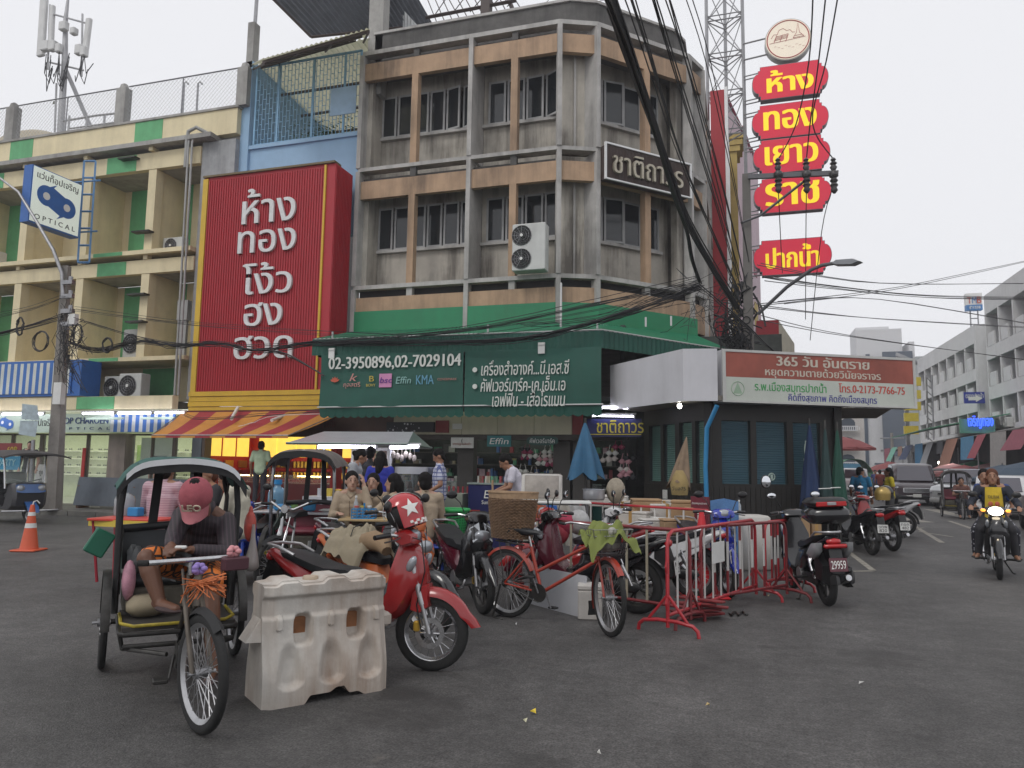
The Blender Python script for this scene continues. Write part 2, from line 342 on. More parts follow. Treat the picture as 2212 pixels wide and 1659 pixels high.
# small litter on the road
for i,(px,py,s,c,nm,lb) in enumerate([(1303,1487+55,.055,(.75,.55,.05),'leaf','small yellow leaf on the asphalt in front of the barricade'),(1135,1563,.035,(.6,.58,.4),'paper_scrap','pale scrap of paper beside the yellow leaf'),(1860,1480,.05,(.5,.5,.48),'paper_scrap','grey crumpled paper alone on the road near the right side'),(1294,1633,.03,(.65,.64,.6),'cigarette_end','white cigarette end low in front on the asphalt'),(1530,1528,.04,(.55,.42,.2),'leaf','thin dry leaf on the asphalt below the red barricade feet'),(1660,1290,.03,(.6,.5,.3),'leaf','tiny tan leaf on the open road right of the scooter'),(1115,1352,.02,(.7,.7,.7),'paper_scrap','tiny white paper speck under the red bicycle')]):
    if nm=='leaf' and i==0: px,py=1153,1543
    o=G(px,py); r=MB(); a=random.random()*3; s*=.5
    r.slab([(s*math.cos(a+q)*(.9 if k%2 else .45),s*math.sin(a+q)*(.9 if k%2 else .45),.012+.01*(k%3)) for k,q in enumerate([0,1,2,3,4,5])],.002)
    ob=r.build(nm,mat('litter_%d'%i,c,.7)); ob.location=o; tag(ob,lb,'leaf' if nm=='leaf' else 'litter')
# ================================================================ YELLOW SHOPHOUSE
yel=mat('yellow_paint',(.76,.66,.43),.75,var=.1,sc=1.5,streak=.25,dirt=(.18,.14,.08)); grn=mat('green_paint',(.13,.42,.19),.7,var=.15,streak=.25)
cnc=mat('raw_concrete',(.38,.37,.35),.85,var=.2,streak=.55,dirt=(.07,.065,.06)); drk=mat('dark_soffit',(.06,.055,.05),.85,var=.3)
YB=thing('shophouse','long yellow shophouse with green stripes and a fenced roof, behind the left utility pole','building',(-20,19,0))
X0,X1=-46.0,-16.6
posts=[-18.5,-21.25,-24.0,-26.8,-29.6,-32.4,-35.2,-38,-40.8,-43.6]
def wb(name,x0,x1,y0,y1,z0,z1,m,par=YB,**k):
    q=MB(); q.bx(x0,x1,y0,y1,z0,z1); return q.build(name,m,par,world_=True,**k)
wb('parapet',X0,-15.3,19,19.25,12.11,12.96,yel)
wb('parapet_cap',X0,-15.25,18.95,19.3,12.962,13.04,cnc)
wb('roof_slab',X0,-15.3,19.252,27,11.9,12.3,cnc)
wb('ledge',X0,-16.0,18.65,19.9,11.93,12.08,cnc)
wb('beam',X0,X1,18.95,19.15,11.22,11.80,yel)
wb('ledge',X0,X1,18.75,19.9,8.26,8.40,yel); wb('beam',X0,X1,18.95,19.15,7.66,8.12,yel)
wb('ledge',X0,X1,18.8,20.4,4.75,4.88,yel); wb('beam',X0,X1+.2,18.2,18.45,3.14,3.55,yel)
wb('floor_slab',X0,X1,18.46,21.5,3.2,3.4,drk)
wb('floor_slab',X0,X1,19.2,20.5,7.7,8.2,cnc); wb('floor_slab',X0,X1,19.2,20.5,11.25,11.9,cnc)
for (a,c,z0,z1) in ((-19.4,-18.25,12.12,12.95),(-25.0,-23.93,12.12,12.95),(-30.8,-29.6,12.12,12.95)): wb('painted_stripe',a,c,18.988,18.998,z0,z1,grn)
for (a,c) in ((-20.43,-19.19),(-26.2,-25.12),(-31.9,-30.8)): wb('painted_stripe',a,c,18.938,18.948,11.23,11.79,grn)
for (a,c) in ((-20.5,-19.3),(-26.2,-25.0)): wb('painted_stripe',a,c,18.938,18.948,7.67,8.11,grn); wb('painted_stripe',a,c,18.738,18.748,8.27,8.39,grn); wb('painted_stripe',a+.1,c+.1,18.788,18.798,4.76,4.87,grn)
wb('painted_stripe',-20.1,-18.6,18.188,18.198,3.15,3.54,grn)
for i,px in enumerate(posts):
    wb('post',px-.16,px+.16,18.97,19.3,4.88,7.655,yel); wb('post',px-.16,px+.16,18.97,19.3,8.4,11.215,yel)
    wb('partition_wall',px-.1,px+.1,19.302,20.5,4.89,7.69,yel); wb('partition_wall',px-.1,px+.1,19.302,20.5,8.41,11.24,yel)
    wb('post',px-.08,px+.08,18.8,19.1,11.802,11.928,yel); wb('post',px-.08,px+.08,18.9,19.1,8.122,8.258,yel)
wb('back_wall',X0,X1,20.5,20.7,4.89,7.69,yel); wb('back_wall',X0,X1,20.5,20.7,8.41,11.24,yel)
wb('back_wall',X0,X1,20.3,20.5,3.56,4.74,yel)
for a,c in ((-20.84,-20.09),(-27.0,-25.9),(-18.3,-18.16)):
    wb('painted_stripe',a,c,20.486,20.498,4.9,7.68,grn); wb('painted_stripe',a,c,20.486,20.498,8.42,11.23,grn)
wb('painted_stripe',-19.6,-18.2,20.286,20.298,3.57,4.7,grn)
for px in (-22.4,-25.2,-29,-33,-37): wb('dark_window',px-.3,px+.3,20.44,20.49,5.6,7.5,M['matt_black'])
wb('end_wall',-16.58,-15.3,19.0,27,3.5,11.92,mat('grey_render',(.36,.37,.38),.8,streak=.5,var=.2))
q=MB()
for a in (-16.88,-16.74): q.tube([(a,18.75,12.05),(a,18.7,11.8),(a+.05,18.7,8),(a+.1,18.7,3.6)],.035,8)
q.tube([(-16.95,18.7,11.0),(-16.95,18.7,11.9),(-16.9,18.68,12.2),(-16.6,18.68,12.3),(-16.2,18.9,12.1)],.06,8)
q.build('drainpipe',mat('grey_pipe',(.35,.35,.34),.5,var=.2),YB,40,True)
# roof railing posts and chain link
fence=thing('roof_fence','chain-link fence between concrete stub columns on the yellow roof','fence',(-20,19.1,13.04))
rp=(-15.2,-20.15,-25.2,-30.2,-35.2,-40.2)
for px in rp:
    q=MB(); q.bx(px-.2,px+.2,19.0,19.3,13.04,14.35); q.lathe([(.16,14.35),(.12,14.5),(.05,14.55)],6,(px,19.15,0)); q.build('post',cnc,fence,world_=True)
for a,c in zip(rp[1:],rp[:-1]):
    q=MB(); 
    for z in (13.12,14.42): q.tube([(a+.2,19.15,z),(c-.2,19.15,z)],.025,5)
    for f in (.5,): q.tube([(a+(c-a)*f,19.15,13.1),(a+(c-a)*f,19.15,14.42)],.025,5)
    q.build('rail',M['steel'],fence,world_=True)
    q=MB(); w=c-a-.4; h=1.28; st=.16
    k=-int(h/st)
    while k*st<w:
        for sgn in (1,-1):
            x0,z0,x1,z1=k*st,0,k*st+h,h
            if x0<0: z0=-x0;x0=0
            if x1>w: z1-=x1-w;x1=w
            if x1>x0:
                if sgn<0: z0,z1=h-z0,h-z1
                q.tube([(a+.2+x0,19.15,13.13+z0),(a+.2+x1,19.15,13.13+z1)],.0055,3,False)
        k+=1
    q.build('wire_mesh',mat('galvanised_wire',(.5,.5,.5),.5,.3,var=0),fence,world_=True,kind='stuff')
# blue striped board under the first floor slab and its return
bl=stripemat('blue_stripes',(.045,.16,.47),(.62,.65,.62),3.6,0,duty=.52); blu=mat('sign_blue',(.03,.13,.42),.5)
sb=thing('striped_board','blue and white striped boxed fascia over the optician, behind the pole','sign',(-24,18,3.6))
q=MB(); q.bx(-46,-20.3,18.1,18.13,3.66,4.66); q.build('striped_face',bl,sb,world_=True)
q=MB(); q.bx(-46,-19.95,18.14,18.19,3.58,4.74); q.bx(-20.0,-19.95,18.191,18.9,3.58,4.74); q.build('box',blu,sb,world_=True)
# optician fascia
of=thing('shop_sign','long pale green optician sign reading TOP CHAROEN with a blue eye emblem','sign',(-20,18.3,2.4))
pale=mat('pale_green_board',(.42,.52,.42),.5,var=.08)
q=MB(); q.bx(-34,-17.2,18.3,18.38,2.42,3.02); q.build('board',pale,of,world_=True)
q=MB(); q.bx(-18.75,-16.3,18.25,18.29,2.44,3.0); q.build('striped_panel',bl,of,world_=True)
navy=mat('navy_ink',(.01,.04,.14),.5,var=0)
text('TOP CHAROEN',navy,of,(-19.85,18.29,2.8),(1,0,0),(0,0,1),1.95,.2,bold=3,world_=True)
text('O  P  T  I  C  A  L',navy,of,(-19.8,18.29,2.55),(1,0,0),(0,0,1),2.0,.08,world_=True)
text('แว่นท็อปเจริญ',M['ink_black'],of,(-21.75,18.29,2.74),(1,0,0),(0,0,1),1.5,.32,world_=True)
def eyes(c,x,up,w,par,off=.004):
    """the optician's emblem: two lens drops locked together"""
    x=V(x).normalized(); up=V(up).normalized(); n=x.cross(up); c=V(c); q=MB()
    def pt(a,b_): return c+x*(a*w)+up*(b_*w)+n*off
    out=[]
    for k in range(15): a=R(75+k*15); out.append((-.27+.24*math.cos(a),.06+.24*math.sin(a)))
    out+= [(0.1,-.3),(.02,-.40)]
    for k in range(15): a=R(-105+k*15); out.append((.27+.24*math.cos(a),-.06+.24*math.sin(a)))
    out+= [(-.1,.3),(-.02,.40)]
    q.slab([tuple(pt(*p_)) for p_ in out],.003); q.build('emblem',blu,par,world_=True)
    for sx,sy in ((-.27,.05),(.27,-.05)):
        q=MB(); q.slab([tuple(c+n*(off+.004)+x*((sx+.09*math.cos(k*.5236))*w)+up*((sy+.09*math.sin(k*.5236))*w)) for k in range(12)],.003); q.build('emblem_eye',M['ink_white'],par,world_=True)
eyes((-23.1,18.29,2.72),(1,0,0),(0,0,1),.62,of)
# fluorescent tubes
tube=mat('lit_tube',(1,1,1),.5,var=0,emit=14,ecol=(.86,.84,1.0)); fit=mat('lamp_fitting',(.6,.6,.6),.5)
def lampt(a,b_,lab,grp,e=tube,r=.028,cat='light'):
    a,b_=V(a),V(b_); d=(b_-a).normalized(); o=thing('fluorescent_tube',lab,cat,(a+b_)/2,group=grp)
    q=MB(); q.tube([a,b_],r,8); q.build('tube',e,o,60,True)
    q=MB(); q.box((a+b_)/2+V((0,0,.05)),((b_-a).length+.08,.06,.04),math.atan2(d.y,d.x)); 
    for s in (a,b_): q.box(s,(.03,.06,.09),math.atan2(d.y,d.x))
    q.build('holder',fit,o,world_=True); return o
for i,(a,c) in enumerate(((-19.44,-18.2),(-18.08,-16.8),(-16.68,-15.6),(-22.75,-21.9),(-21.8,-21.0),(-24.2,-22.95),(-25.7,-24.4))):
    lampt((a,17.85,2.99),(c,17.85,2.99),'lit fluorescent tube over the optician sign, '+['first left of the striped awning end','above the blue striped panel','nearest the red awning','just left of the leaning pole','farther left of the pole','second from the left edge','farthest left'][i],'tubes above the optician sign')
for a,c,lb_ in ((-19.4,-18.0,'unlit pale batten over the TOP CHAROEN letters'),(-17.3,-16.1,'unlit pale batten over the blue striped panel')): 
    q=MB(); q.bx(a,c,17.95,18.03,2.82,2.87); q.bx(a+.02,c-.02,17.93,17.95,2.8,2.82); one('lamp_fitting',lb_,'light',q,pale,group='unlit battens',loc=((a+c)/2,18,2.85))
# optician shopfront, interior with lit shelves
sf=thing('optician_shop','lit optician shop interior with glass doors and wall displays','shopfront',(-22,19,0))
shopw=mat('shop_wall_lit',(.58,.62,.44),.6,var=.08)
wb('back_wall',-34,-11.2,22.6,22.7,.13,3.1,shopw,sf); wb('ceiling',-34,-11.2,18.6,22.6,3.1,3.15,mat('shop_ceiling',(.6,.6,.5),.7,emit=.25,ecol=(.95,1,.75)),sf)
wb('floor',-34,-11.2,19,22.6,.128,.15,mat('shop_floor',(.35,.35,.3),.3),sf)
wb('partition',-16.2,-16.1,19,22.6,.15,3.1,shopw,sf)
fr=mat('brown_frame',(.09,.07,.055),.6)
for a,w in ((-23.6,.1),(-22.3,.16),(-20.35,.08),(-19.3,.1),(-16.9,.12),(-17.75,.06)): wb('mullion',a-w/2,a+w/2,18.95,19.05,.15,2.42,fr,sf)
q=MB(); q.bx(-19.22,-18.55,18.7,19.1,.13,2.42); q.build('column',mat('dirty_column',(.26,.22,.19),.8,streak=.6),sf,world_=True)
wb('transom',-34,-16.2,18.97,19.03,2.36,2.42,fr,sf)
gl=mat('shop_glass',(.8,.9,.85),.03,var=0,alpha=.14); wb('glass_pane',-34,-16.3,19.0,19.01,.15,2.36,gl,sf)
wb('counter_panel',-18.5,-17.2,19.3,19.4,.13,2.3,mat('frosted_panel',(.5,.58,.46),.4),sf)
wb('poster',-18.1,-17.45,19.25,19.29,.95,1.35,mat('orange_poster',(.45,.13,.06),.5,var=.5,sc=6),sf); wb('poster',-18.05,-17.45,19.25,19.29,1.36,1.72,mat('dark_poster',(.06,.06,.06),.4,var=.6,sc=12),sf)
gw=mat('spectacle_black',(.02,.02,.02),.3)
for X in range(14):
    xx=-28+X*1.0
    if -18.6<xx<-18: continue
    q=MB(); 
    for z in (1.0,1.3,1.6,1.9): q.bx(xx-.42,xx+.42,22.3,22.59,z-.012,z+.012)
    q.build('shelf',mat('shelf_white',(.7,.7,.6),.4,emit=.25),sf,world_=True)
    q=MB()
    for z in (1.05,1.35,1.65,1.95):
        for j in range(3):
            cx=xx-.28+j*.28
            for s in (-.05,.05): q.ell((cx+s,22.28,z+.02),(.042,.012,.03),8,4)
            q.box((cx,22.28,z+.03),(.06,.012,.01))
    q.build('spectacles',gw,sf,kind='stuff',world_=True)
for a in (-21.6,-20.7): 
    q=MB(); q.bx(a-.4,a+.4,20.2,20.7,.15,1.0); q.build('counter',mat('counter_green',(.45,.5,.35),.3),sf,world_=True)
wb('lime_panel',-20.2,-19.7,20.9,21,1.2,2.1,mat('lime_paint',(.35,.55,.08),.5),sf)
wb('banner_strip',-20.42,-20.3,18.85,18.88,.95,1.95,mat('red_banner',(.4,.02,.02),.5),sf)
lm=bpy.data.lights.new('shop_lamp','AREA'); lm.energy=110; lm.shape='RECTANGLE'; lm.size=10; lm.size_y=1.5; lm.color=(.95,1,.72)
lo=bpy.data.objects.new('shop_lamp',lm); COL.objects.link(lo); lo.location=(-22,20.8,3.0); lo.parent=None
# projecting optician sign with ladder bracket
ps=thing('projecting_sign','square white optician sign with blue edge and the word OPTICAL, jutting from the yellow building','sign',(0,0,0))
a=D(74,352,21.6); c=D(176,402,23.2); a.z=(a.z); up=V((0,0,1)); d_=(V((c.x,c.y,0))-V((a.x,a.y,0))).normalized(); w=(V((c.x,c.y,0))-V((a.x,a.y,0))).length; z1=a.z-.05; h=D(68,347,21.6).z-D(66,470,21.6).z
F0=frame((a.x,a.y,z1-h),d_,up)
ps.matrix_basis=F0
wf=mat('sign_white_lit',(.62,.66,.60),.4,var=.04,emit=.28,ecol=(.85,.95,.85))
q=MB(); q.bx(0,w,-.02,.0,.05,h-.03); q.build('face',wf,ps)
q=MB(); q.bx(-.04,w+.04,.002,.34,0,h); q.build('box',blu,ps)
text('แว่นท็อปเจริญ',M['ink_black'],ps,(w*.5,-.02,h*.86),(1,0,0),(0,0,1),w*.86,h*.16)
text('O P T I C A L',M['ink_black'],ps,(w*.5,-.02,h*.13),(1,0,0),(0,0,1),w*.84,h*.085)
q_=eyes
x=V((1,0,0)); 
def eyes_l(c,w_,par):
    q=MB(); out=[]
    for k in range(15): a=R(75+k*15); out.append((-.27+.24*math.cos(a),.06+.24*math.sin(a)))
    out+= [(0.1,-.3),(.02,-.40)]
    for k in range(15): a=R(-105+k*15); out.append((.27+.24*math.cos(a),-.06+.24*math.sin(a)))
    out+= [(-.1,.3),(-.02,.40)]
    q.slab([(c[0]+p_[0]*w_,c[1],c[2]+p_[1]*w_) for p_ in out],.003); q.build('emblem',blu,par)
    for sx,sy in ((-.27,.05),(.27,-.05)):
        q=MB(); q.slab([(c[0]+(sx+.09*math.cos(k*.5236))*w_,c[1]-.004,c[2]+(sy+.09*math.sin(k*.5236))*w_) for k in range(12)],.003); q.build('emblem_eye',M['ink_white'],par)
eyes_l((w*.5,-.026,h*.5),w*.8,ps)
br=thing('sign_bracket','blue steel ladder frame holding the square optician sign','bracket',(-18.9,17.6,8.3))
q=MB()
for s in (0,.45):
    a=D(182+s*55,348,23.6); c=D(168+s*55,567,23.6); q.tube([a,c],.04,4)
    if s==0: A0,C0=a,c
    else: A1,C1=a,c
q.build('upright',mat('bracket_blue',(.12,.27,.5),.6),br,world_=True)
pass
for i in range(7): f=i/6; q=MB(); q.tube([A0.lerp(C0,f),A1.lerp(C1,f)],.035,4); q.build('rung',M['bracket_blue'],br,world_=True)
for f in (.2,.7): q=MB(); q.tube([A0.lerp(C0,f)-V((.5,0,0)),A1.lerp(C1,f)+V((.25,0,0))],.03,4); q.build('rung',M['bracket_blue'],br,world_=True)
# air conditioners
acw=mat('ac_white',(.56,.57,.55),.5,var=.1,streak=.2)
def aircon(loc,rz,w,h,d,lab,nf=1,m=acw,fanx=None):
    o=thing('air_conditioner',lab,'air conditioner',loc,rz); q=MB(); q.rbox((w/2,d/2,h/2),(w,d,h),.02); q.build('casing',m,o)
    for i in range(nf):
        r=min(w,h/nf)*.42; cz=h*(i+.5)/nf; cx=fanx or (w*.5 if nf>1 else w*.42)
        q=MB(); q.lathe([(r,-.012),(r,.0),(r*.98,.001)],20,(cx,-.005,cz),'Y'); q.build('fan_well',M['matt_black'],o)
        q=MB()
        for k in (1,.75,.5,.28): q.torus((cx,-.022,cz),r*k,.006,'Y',20,4)
        for k in range(12): a=k*PI/6; q.tube([(cx+.05*math.cos(a),-.024,cz+.05*math.sin(a)),(cx+r*math.cos(a),-.024,cz+r*math.sin(a))],.004,3)
        q.build('fan_grille',M['steel'],o,60)
        q=MB(); q.cyl((cx,-.028,cz),r*.16,.03,12,'Y'); q.build('hub',M['plate_white'],o)
    return o
aircon((-18.3,19.4,8.42),0,.8,.55,.3,'white air conditioner on the upper ledge of the yellow building left of the red board')
aircon((-26.3,19.3,8.42),0,.85,.6,.3,'white air conditioner at the far left ledge of the yellow building')
aircon((-19.35,19.1,4.9),0,.78,.95,.35,'tall grey air conditioner standing behind the sagging cables',m=mat('ac_grey',(.42,.42,.40),.5,streak=.4))
q0=aircon((-20.0,19.1,3.56),0,.75,.75,.35,'white air conditioner with red emblem in the dark mezzanine')
aircon((-19.2,18.9,3.56),0,.9,.8,.4,'boxy white condenser beside the mezzanine rail',m=acw)
q=MB(); q.bx(-17.35,-16.95,19.2,19.4,6.1,6.75); q.bx(-17.3,-17.0,19.25,19.35,4.9,6.1); one('meter_box','grey meter box on a stand beside the red board','box',q,M['grey_pipe'],loc=(-17.1,19.3,4.9))
# drain stubs, brackets on walls
for X,Z,lb_ in ((-18.6,9.0,'rusty bracket on the yellow post just left of the upper condenser'),(-18.6,6.9,'rusty bracket high on the middle storey yellow post'),(-18.6,6.0,'rusty bracket on the yellow post at cable height'),(-19.4,11.6,'rusty bracket under the top ledge of the yellow building')): q=MB(); q.bx(X-.35,X+.35,18.7,18.95,Z,Z+.05); one('wall_bracket',lb_,'bracket',q,M['dark_steel'],loc=(X,18.9,Z),group='rusty wall brackets')
# ================================================================ RED BOARD OF THE GOLD SHOP
redp=mat('red_cladding',(.40,.018,.030),.55,var=.1,sc=1.2,streak=.12,dirt=(.1,.01,.015)); ylw=mat('sign_yellow',(.62,.40,.03),.5,var=.1)
rb=thing('sign_board','tall red ribbed board with white raised Thai letters and yellow frame','sign',(-13.3,18,3.1))
wb('backing',-15.55,-11.0,18.0,18.98,3.3,10.2,redp,rb)
q=MB(); x=-15.36
while x<-11.32: q.bx(x,x+.035,17.975,17.999,3.62,10.1); x+=.085
q.build('rib',redp,rb,world_=True,kind='stuff')
q=MB(); x=18.02
while x<18.95: q.bx(-10.999,-10.975,x,x+.03,3.4,10.15); x+=.085
q.build('rib',redp,rb,world_=True,kind='stuff')
wb('frame',-15.56,-15.38,17.95,17.999,3.3,10.16,ylw,rb); wb('frame',-11.34,-11.28,17.95,17.999,3.62,10.16,ylw,rb)
q=MB(); 
for i in range(4): q.bx(-15.56,-10.98,17.93-.03*(i%2),17.999,3.02+i*.15,3.155+i*.15)
q.build('frame',ylw,rb,world_=True)
wb('frame',-15.56,-11.0,17.93,18.3,10.201,10.26,mat('brown_cap',(.16,.12,.06),.7),rb)
let=mat('white_letter',(.68,.68,.68),.4,.0,var=.15,sc=6)
for s,px,py,wpx,hpx in (('ห้าง',583,443,112,75),('ทอง',578,521,122,48),('โง้ว',579,601,105,68),('ฮง',570,679,80,50),('ฮวด',570,750,124,50)):
    a=PY(px,py,17.97); ww=(PY(px+wpx/2,py,17.97)-PY(px-wpx/2,py,17.97)).length; hh=abs(PY(px,py-hpx/2,17.97).z-PY(px,py+hpx/2,17.97).z)
    text(s,let,rb,a,(1,0,0),(0,0,1),ww,hh,.035,bold=2,name='letters',world_=True)
# awning, striped red and orange
aw=thing('awning','sloping red and orange striped awning over the gold shop','awning',(-13.5,17,2.5))
ra=mat('awning_red',(.33,.03,.04),.75,var=.12,streak=.15); oa=mat('awning_orange',(.55,.24,.045),.75,var=.12,streak=.2,dirt=(.2,.12,.04))
n=9; TL,TR=V((-15.75,17.95,3.02)),V((-10.3,17.95,3.02)); BL,BR=PY(328,940,16.3),PY(630,942,16.3); BR=V((-11.0,16.3,BL.z))
for i in range(n):
    f0,f1=i/n,(i+1)/n; q=MB()
    q.sheet(lambda u,v:tuple(TL.lerp(TR,f0+(f1-f0)*u).lerp(BL.lerp(BR,f0+(f1-f0)*u),v)-V((0,0,.06*math.sin(v*PI)))),1,6,.01)
    q.sheet(lambda u,v:tuple(BL.lerp(BR,f0+(f1-f0)*u)+V((0,-.005,-.07*v))),1,1,.008)
    q.build('stripe',oa if i%2==0 else ra,aw,world_=True)
q=MB(); q.tube([BL,BR],.02,6); q.tube([TL,BL],.015,5); q.tube([TR,BR],.015,5); q.build('awning_frame',M['steel'],aw,world_=True)
wb('valance',-15.75,-10.2,17.9,17.96,2.98,3.05,mat('dark_red',(.12,.02,.02),.7),aw)
for px,py,px2,py2 in ((500,905,514,880),(587,908,618,897)):
    q=MB(); a,b_=PY(px,py,17.0),PY(px2,py2,17.8); q.tube([a,b_],.045,10); q.build('floodlight_arm',M['plate_white'],rb,60,True)
# gold shop
gs=thing('gold_shop','brightly lit gold shop with red trays under the striped awning','shopfront',(-13.2,19,0))
rd=mat('shop_red',(.45,.015,.01),.5); yg=mat('gold_light_panel',(.8,.6,.12),.5,emit=.7,var=.4,sc=4,ecol=(1,.72,.12)); gd=mat('gold',(.8,.5,.08),.3,.8)
wb('back_wall',-16.0,-11.15,21.6,21.7,.13,3.0,rd,gs)
for i in range(6): wb('lit_display',-15.6+i*.75,-14.93+i*.75,21.45,21.59,1.75,2.5,yg,gs)
for i in range(6):
    q=MB(); 
    for z in (.95,1.3,1.62): q.bx(-15.6+i*.75,-14.93+i*.75,21.2,21.59,z,z+.07)
    q.build('red_tray',rd,gs,world_=True)
    q=MB()
    for z in (1.06,1.41): 
        for j in range(4): q.bx(-15.52+i*.75+j*.14,-15.44+i*.75+j*.14,21.15,21.25,z,z+.2)
    q.build('gold_chain',gd,gs,kind='stuff',world_=True)
q=MB(); q.bx(-15.2,-11.6,19.6,20.2,.13,.95); q.build('counter',mat('counter_red',(.2,.02,.02),.3),gs,world_=True)
q=MB(); q.bx(-15.2,-11.6,19.55,19.62,.92,1.2); q.build('counter_glass',gl,gs,world_=True)
q=MB(); q.tube([(-15.1,19.7,1.16),(-13.5,19.7,1.16)],.02,6); q.tube([(-12.9,19.7,1.16),(-11.7,19.7,1.16)],.02,6); q.build('counter_light',mat('warm_tube',(1,1,1),var=0,emit=9,ecol=(1,.75,.3)),gs,world_=True)
wb('side_wall',-16.09,-16.0,19.2,21.6,.15,3.0,rd,gs)
for i in range(3): wb('lit_display',-15.99,-15.95,19.4+i*.7,19.98+i*.7,1.75,2.5,yg,gs); wb('red_tray',-15.99,-15.8,19.4+i*.7,19.98+i*.7,1.3,1.37,rd,gs); wb('gold_chain',-15.98,-15.93,19.5+i*.7,19.9+i*.7,1.39,1.62,gd,gs)
for a,w,m_ in ((-16.0,.35,mat('blue_grey_column',(.12,.15,.17),.8,streak=.5)),(-15.75,.1,fr),(-11.2,.2,rd)): wb('column',a-w/2,a+w/2,18.9,19.2,.13,3.1,m_,gs)
lm=bpy.data.lights.new('gold_shop_lamp','AREA'); lm.energy=22; lm.size=3; lm.color=(1,.75,.3); lo=bpy.data.objects.new('gold_shop_lamp',lm); COL.objects.link(lo); lo.location=(-13.5,20.5,2.9)
q=MB(); q.bx(-17.0,-15.8,18.3,18.8,1.25,1.6); q.bx(-15.75,-15.2,18.3,18.8,1.25,1.6); one('newspaper_rack','crate stack of printed boxes hung beside the gold shop column','rack',q,mat('brown_print',(.22,.12,.07),.7,var=.6,sc=14),loc=(-16.2,18.5,1.25))
wb('dark_fascia',-12.7,-8.9,18.25,18.35,2.3,3.15,mat('dark_brown_boards',(.07,.035,.025),.7,streak=.4),gs); text('金 銀 首飾',mat('dull_maroon',(.10,.015,.012),.6),gs,(-11.6,18.24,2.7),(1,0,0),(0,0,1),1.6,.3,world_=True)
# two wooden chair backs
for i,X in enumerate((-15.0,-14.4)):
    o=thing('chair',['left carved wooden chair before the gold shop counter','right carved wooden chair before the gold shop counter'][i],'chair',(X,18.9,.127),PI,group='carved chairs at the gold shop'); wd=mat('dark_wood',(.12,.05,.02),.4)
    q=MB(); q.rbox((0,0,.45),(.45,.45,.04),.01); q.build('seat',wd,o)
    for sx in (-1,1):
        for sy in (-1,1): q=MB(); q.tube([(sx*.2,sy*.2,0),(sx*.2,sy*.2,.43)],.02,6); q.build('leg',wd,o)
    q=MB(); q.tube([(-.2,.2,.45),(-.22,.24,1.0),(-.1,.25,1.07),(0,.25,1.03),(.1,.25,1.07),(.22,.24,1.0),(.2,.2,.45)],.022,6); 
    for k in range(5): q.tube([(-.12+k*.06,.21,.45),(-.12+k*.06,.25,1.04)],.012,5)
    q.build('backrest',wd,o)
# ================================================================ BLUE HOUSE
lb=mat('light_blue_wall',(.30,.47,.66),.7,var=.06,streak=.12,dirt=(.15,.25,.35)); lg=mat('light_blue_iron',(.22,.42,.62),.5)
bb=thing('house','narrow light blue house with a caged balcony behind the red board','building',(-13,19.3,10))
wb('wall',-15.05,-10.95,19.3,19.6,8.5,11.6,lb,bb); wb('ledge',-15.1,-10.95,19.22,19.62,11.6,11.72,lb,bb)
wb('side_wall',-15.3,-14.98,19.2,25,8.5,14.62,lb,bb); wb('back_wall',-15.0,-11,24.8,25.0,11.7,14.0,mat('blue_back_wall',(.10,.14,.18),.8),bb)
wb('floor_slab',-15,-11,19.61,24.8,11.5,11.71,lb,bb)
gr=thing('window_grille','light blue iron grille of small upright rectangles caging the balcony','grille',(-13,19.3,11.7))
q=MB()
w0,w1,z0,z1=-14.85,-11.05,11.74,14.4
for X in (w0,-14.0,-12.72,-11.6,w1): q.bx(X-.03,X+.03,19.28,19.33,z0,z1+ .02)
for z in (z0,z1): q.bx(w0,w1,19.28,19.33,z-.03,z+.03)
q.build('frame',lg,gr,world_=True)
q=MB(); k=0; X=w0
while X<w1-.05:
    q.bx(X,X+.014,19.29,19.31,z0,z1); z=z0+(.0 if k%2 else .17)
    while z<z1: q.bx(X,X+.13,19.295,19.309,z,z+.014); z+=.34
    X+=.13;k+=1
q.build('lattice',lg,gr,world_=True,kind='stuff')
q=MB(); q.bx(-12.05,-11.15,19.24,19.27,12.35,13.25); q.build('panel',mat('pale_blue_panel',(.35,.5,.68),.6),gr,world_=True)
# balcony plants
q=MB()
lf=mat('leaf_green',(.05,.11,.025),.6,var=.4,sc=30)
for i in range(260):
    c=V((-13.3+random.gauss(.6,.55),19.7+random.random()*.5,11.85+abs(random.gauss(0,.35)))); a=random.random()*6; s=.05+random.random()*.05
    q.add([c,c+V((math.cos(a)*s,math.sin(a)*s,s*.5)),c+V((math.cos(a)*s*2,math.sin(a)*s*2,0)),c+V((-math.sin(a)*s*.6,math.cos(a)*s*.6,s*.3))],[(0,1,2,3)])
pl=thing('potted_plants','straggly green balcony plants behind the blue grille','plants',(-12.7,19.9,11.75)); q.build('foliage',lf,pl,world_=True,kind='stuff')
q=MB(); [q.lathe([(.09,0),(.13,.18)],10,(X,19.9,11.73)) for X in (-13.3,-12.8,-12.3,-11.8)]; q.build('pot',mat('terracotta',(.25,.09,.05),.8),pl,world_=True)
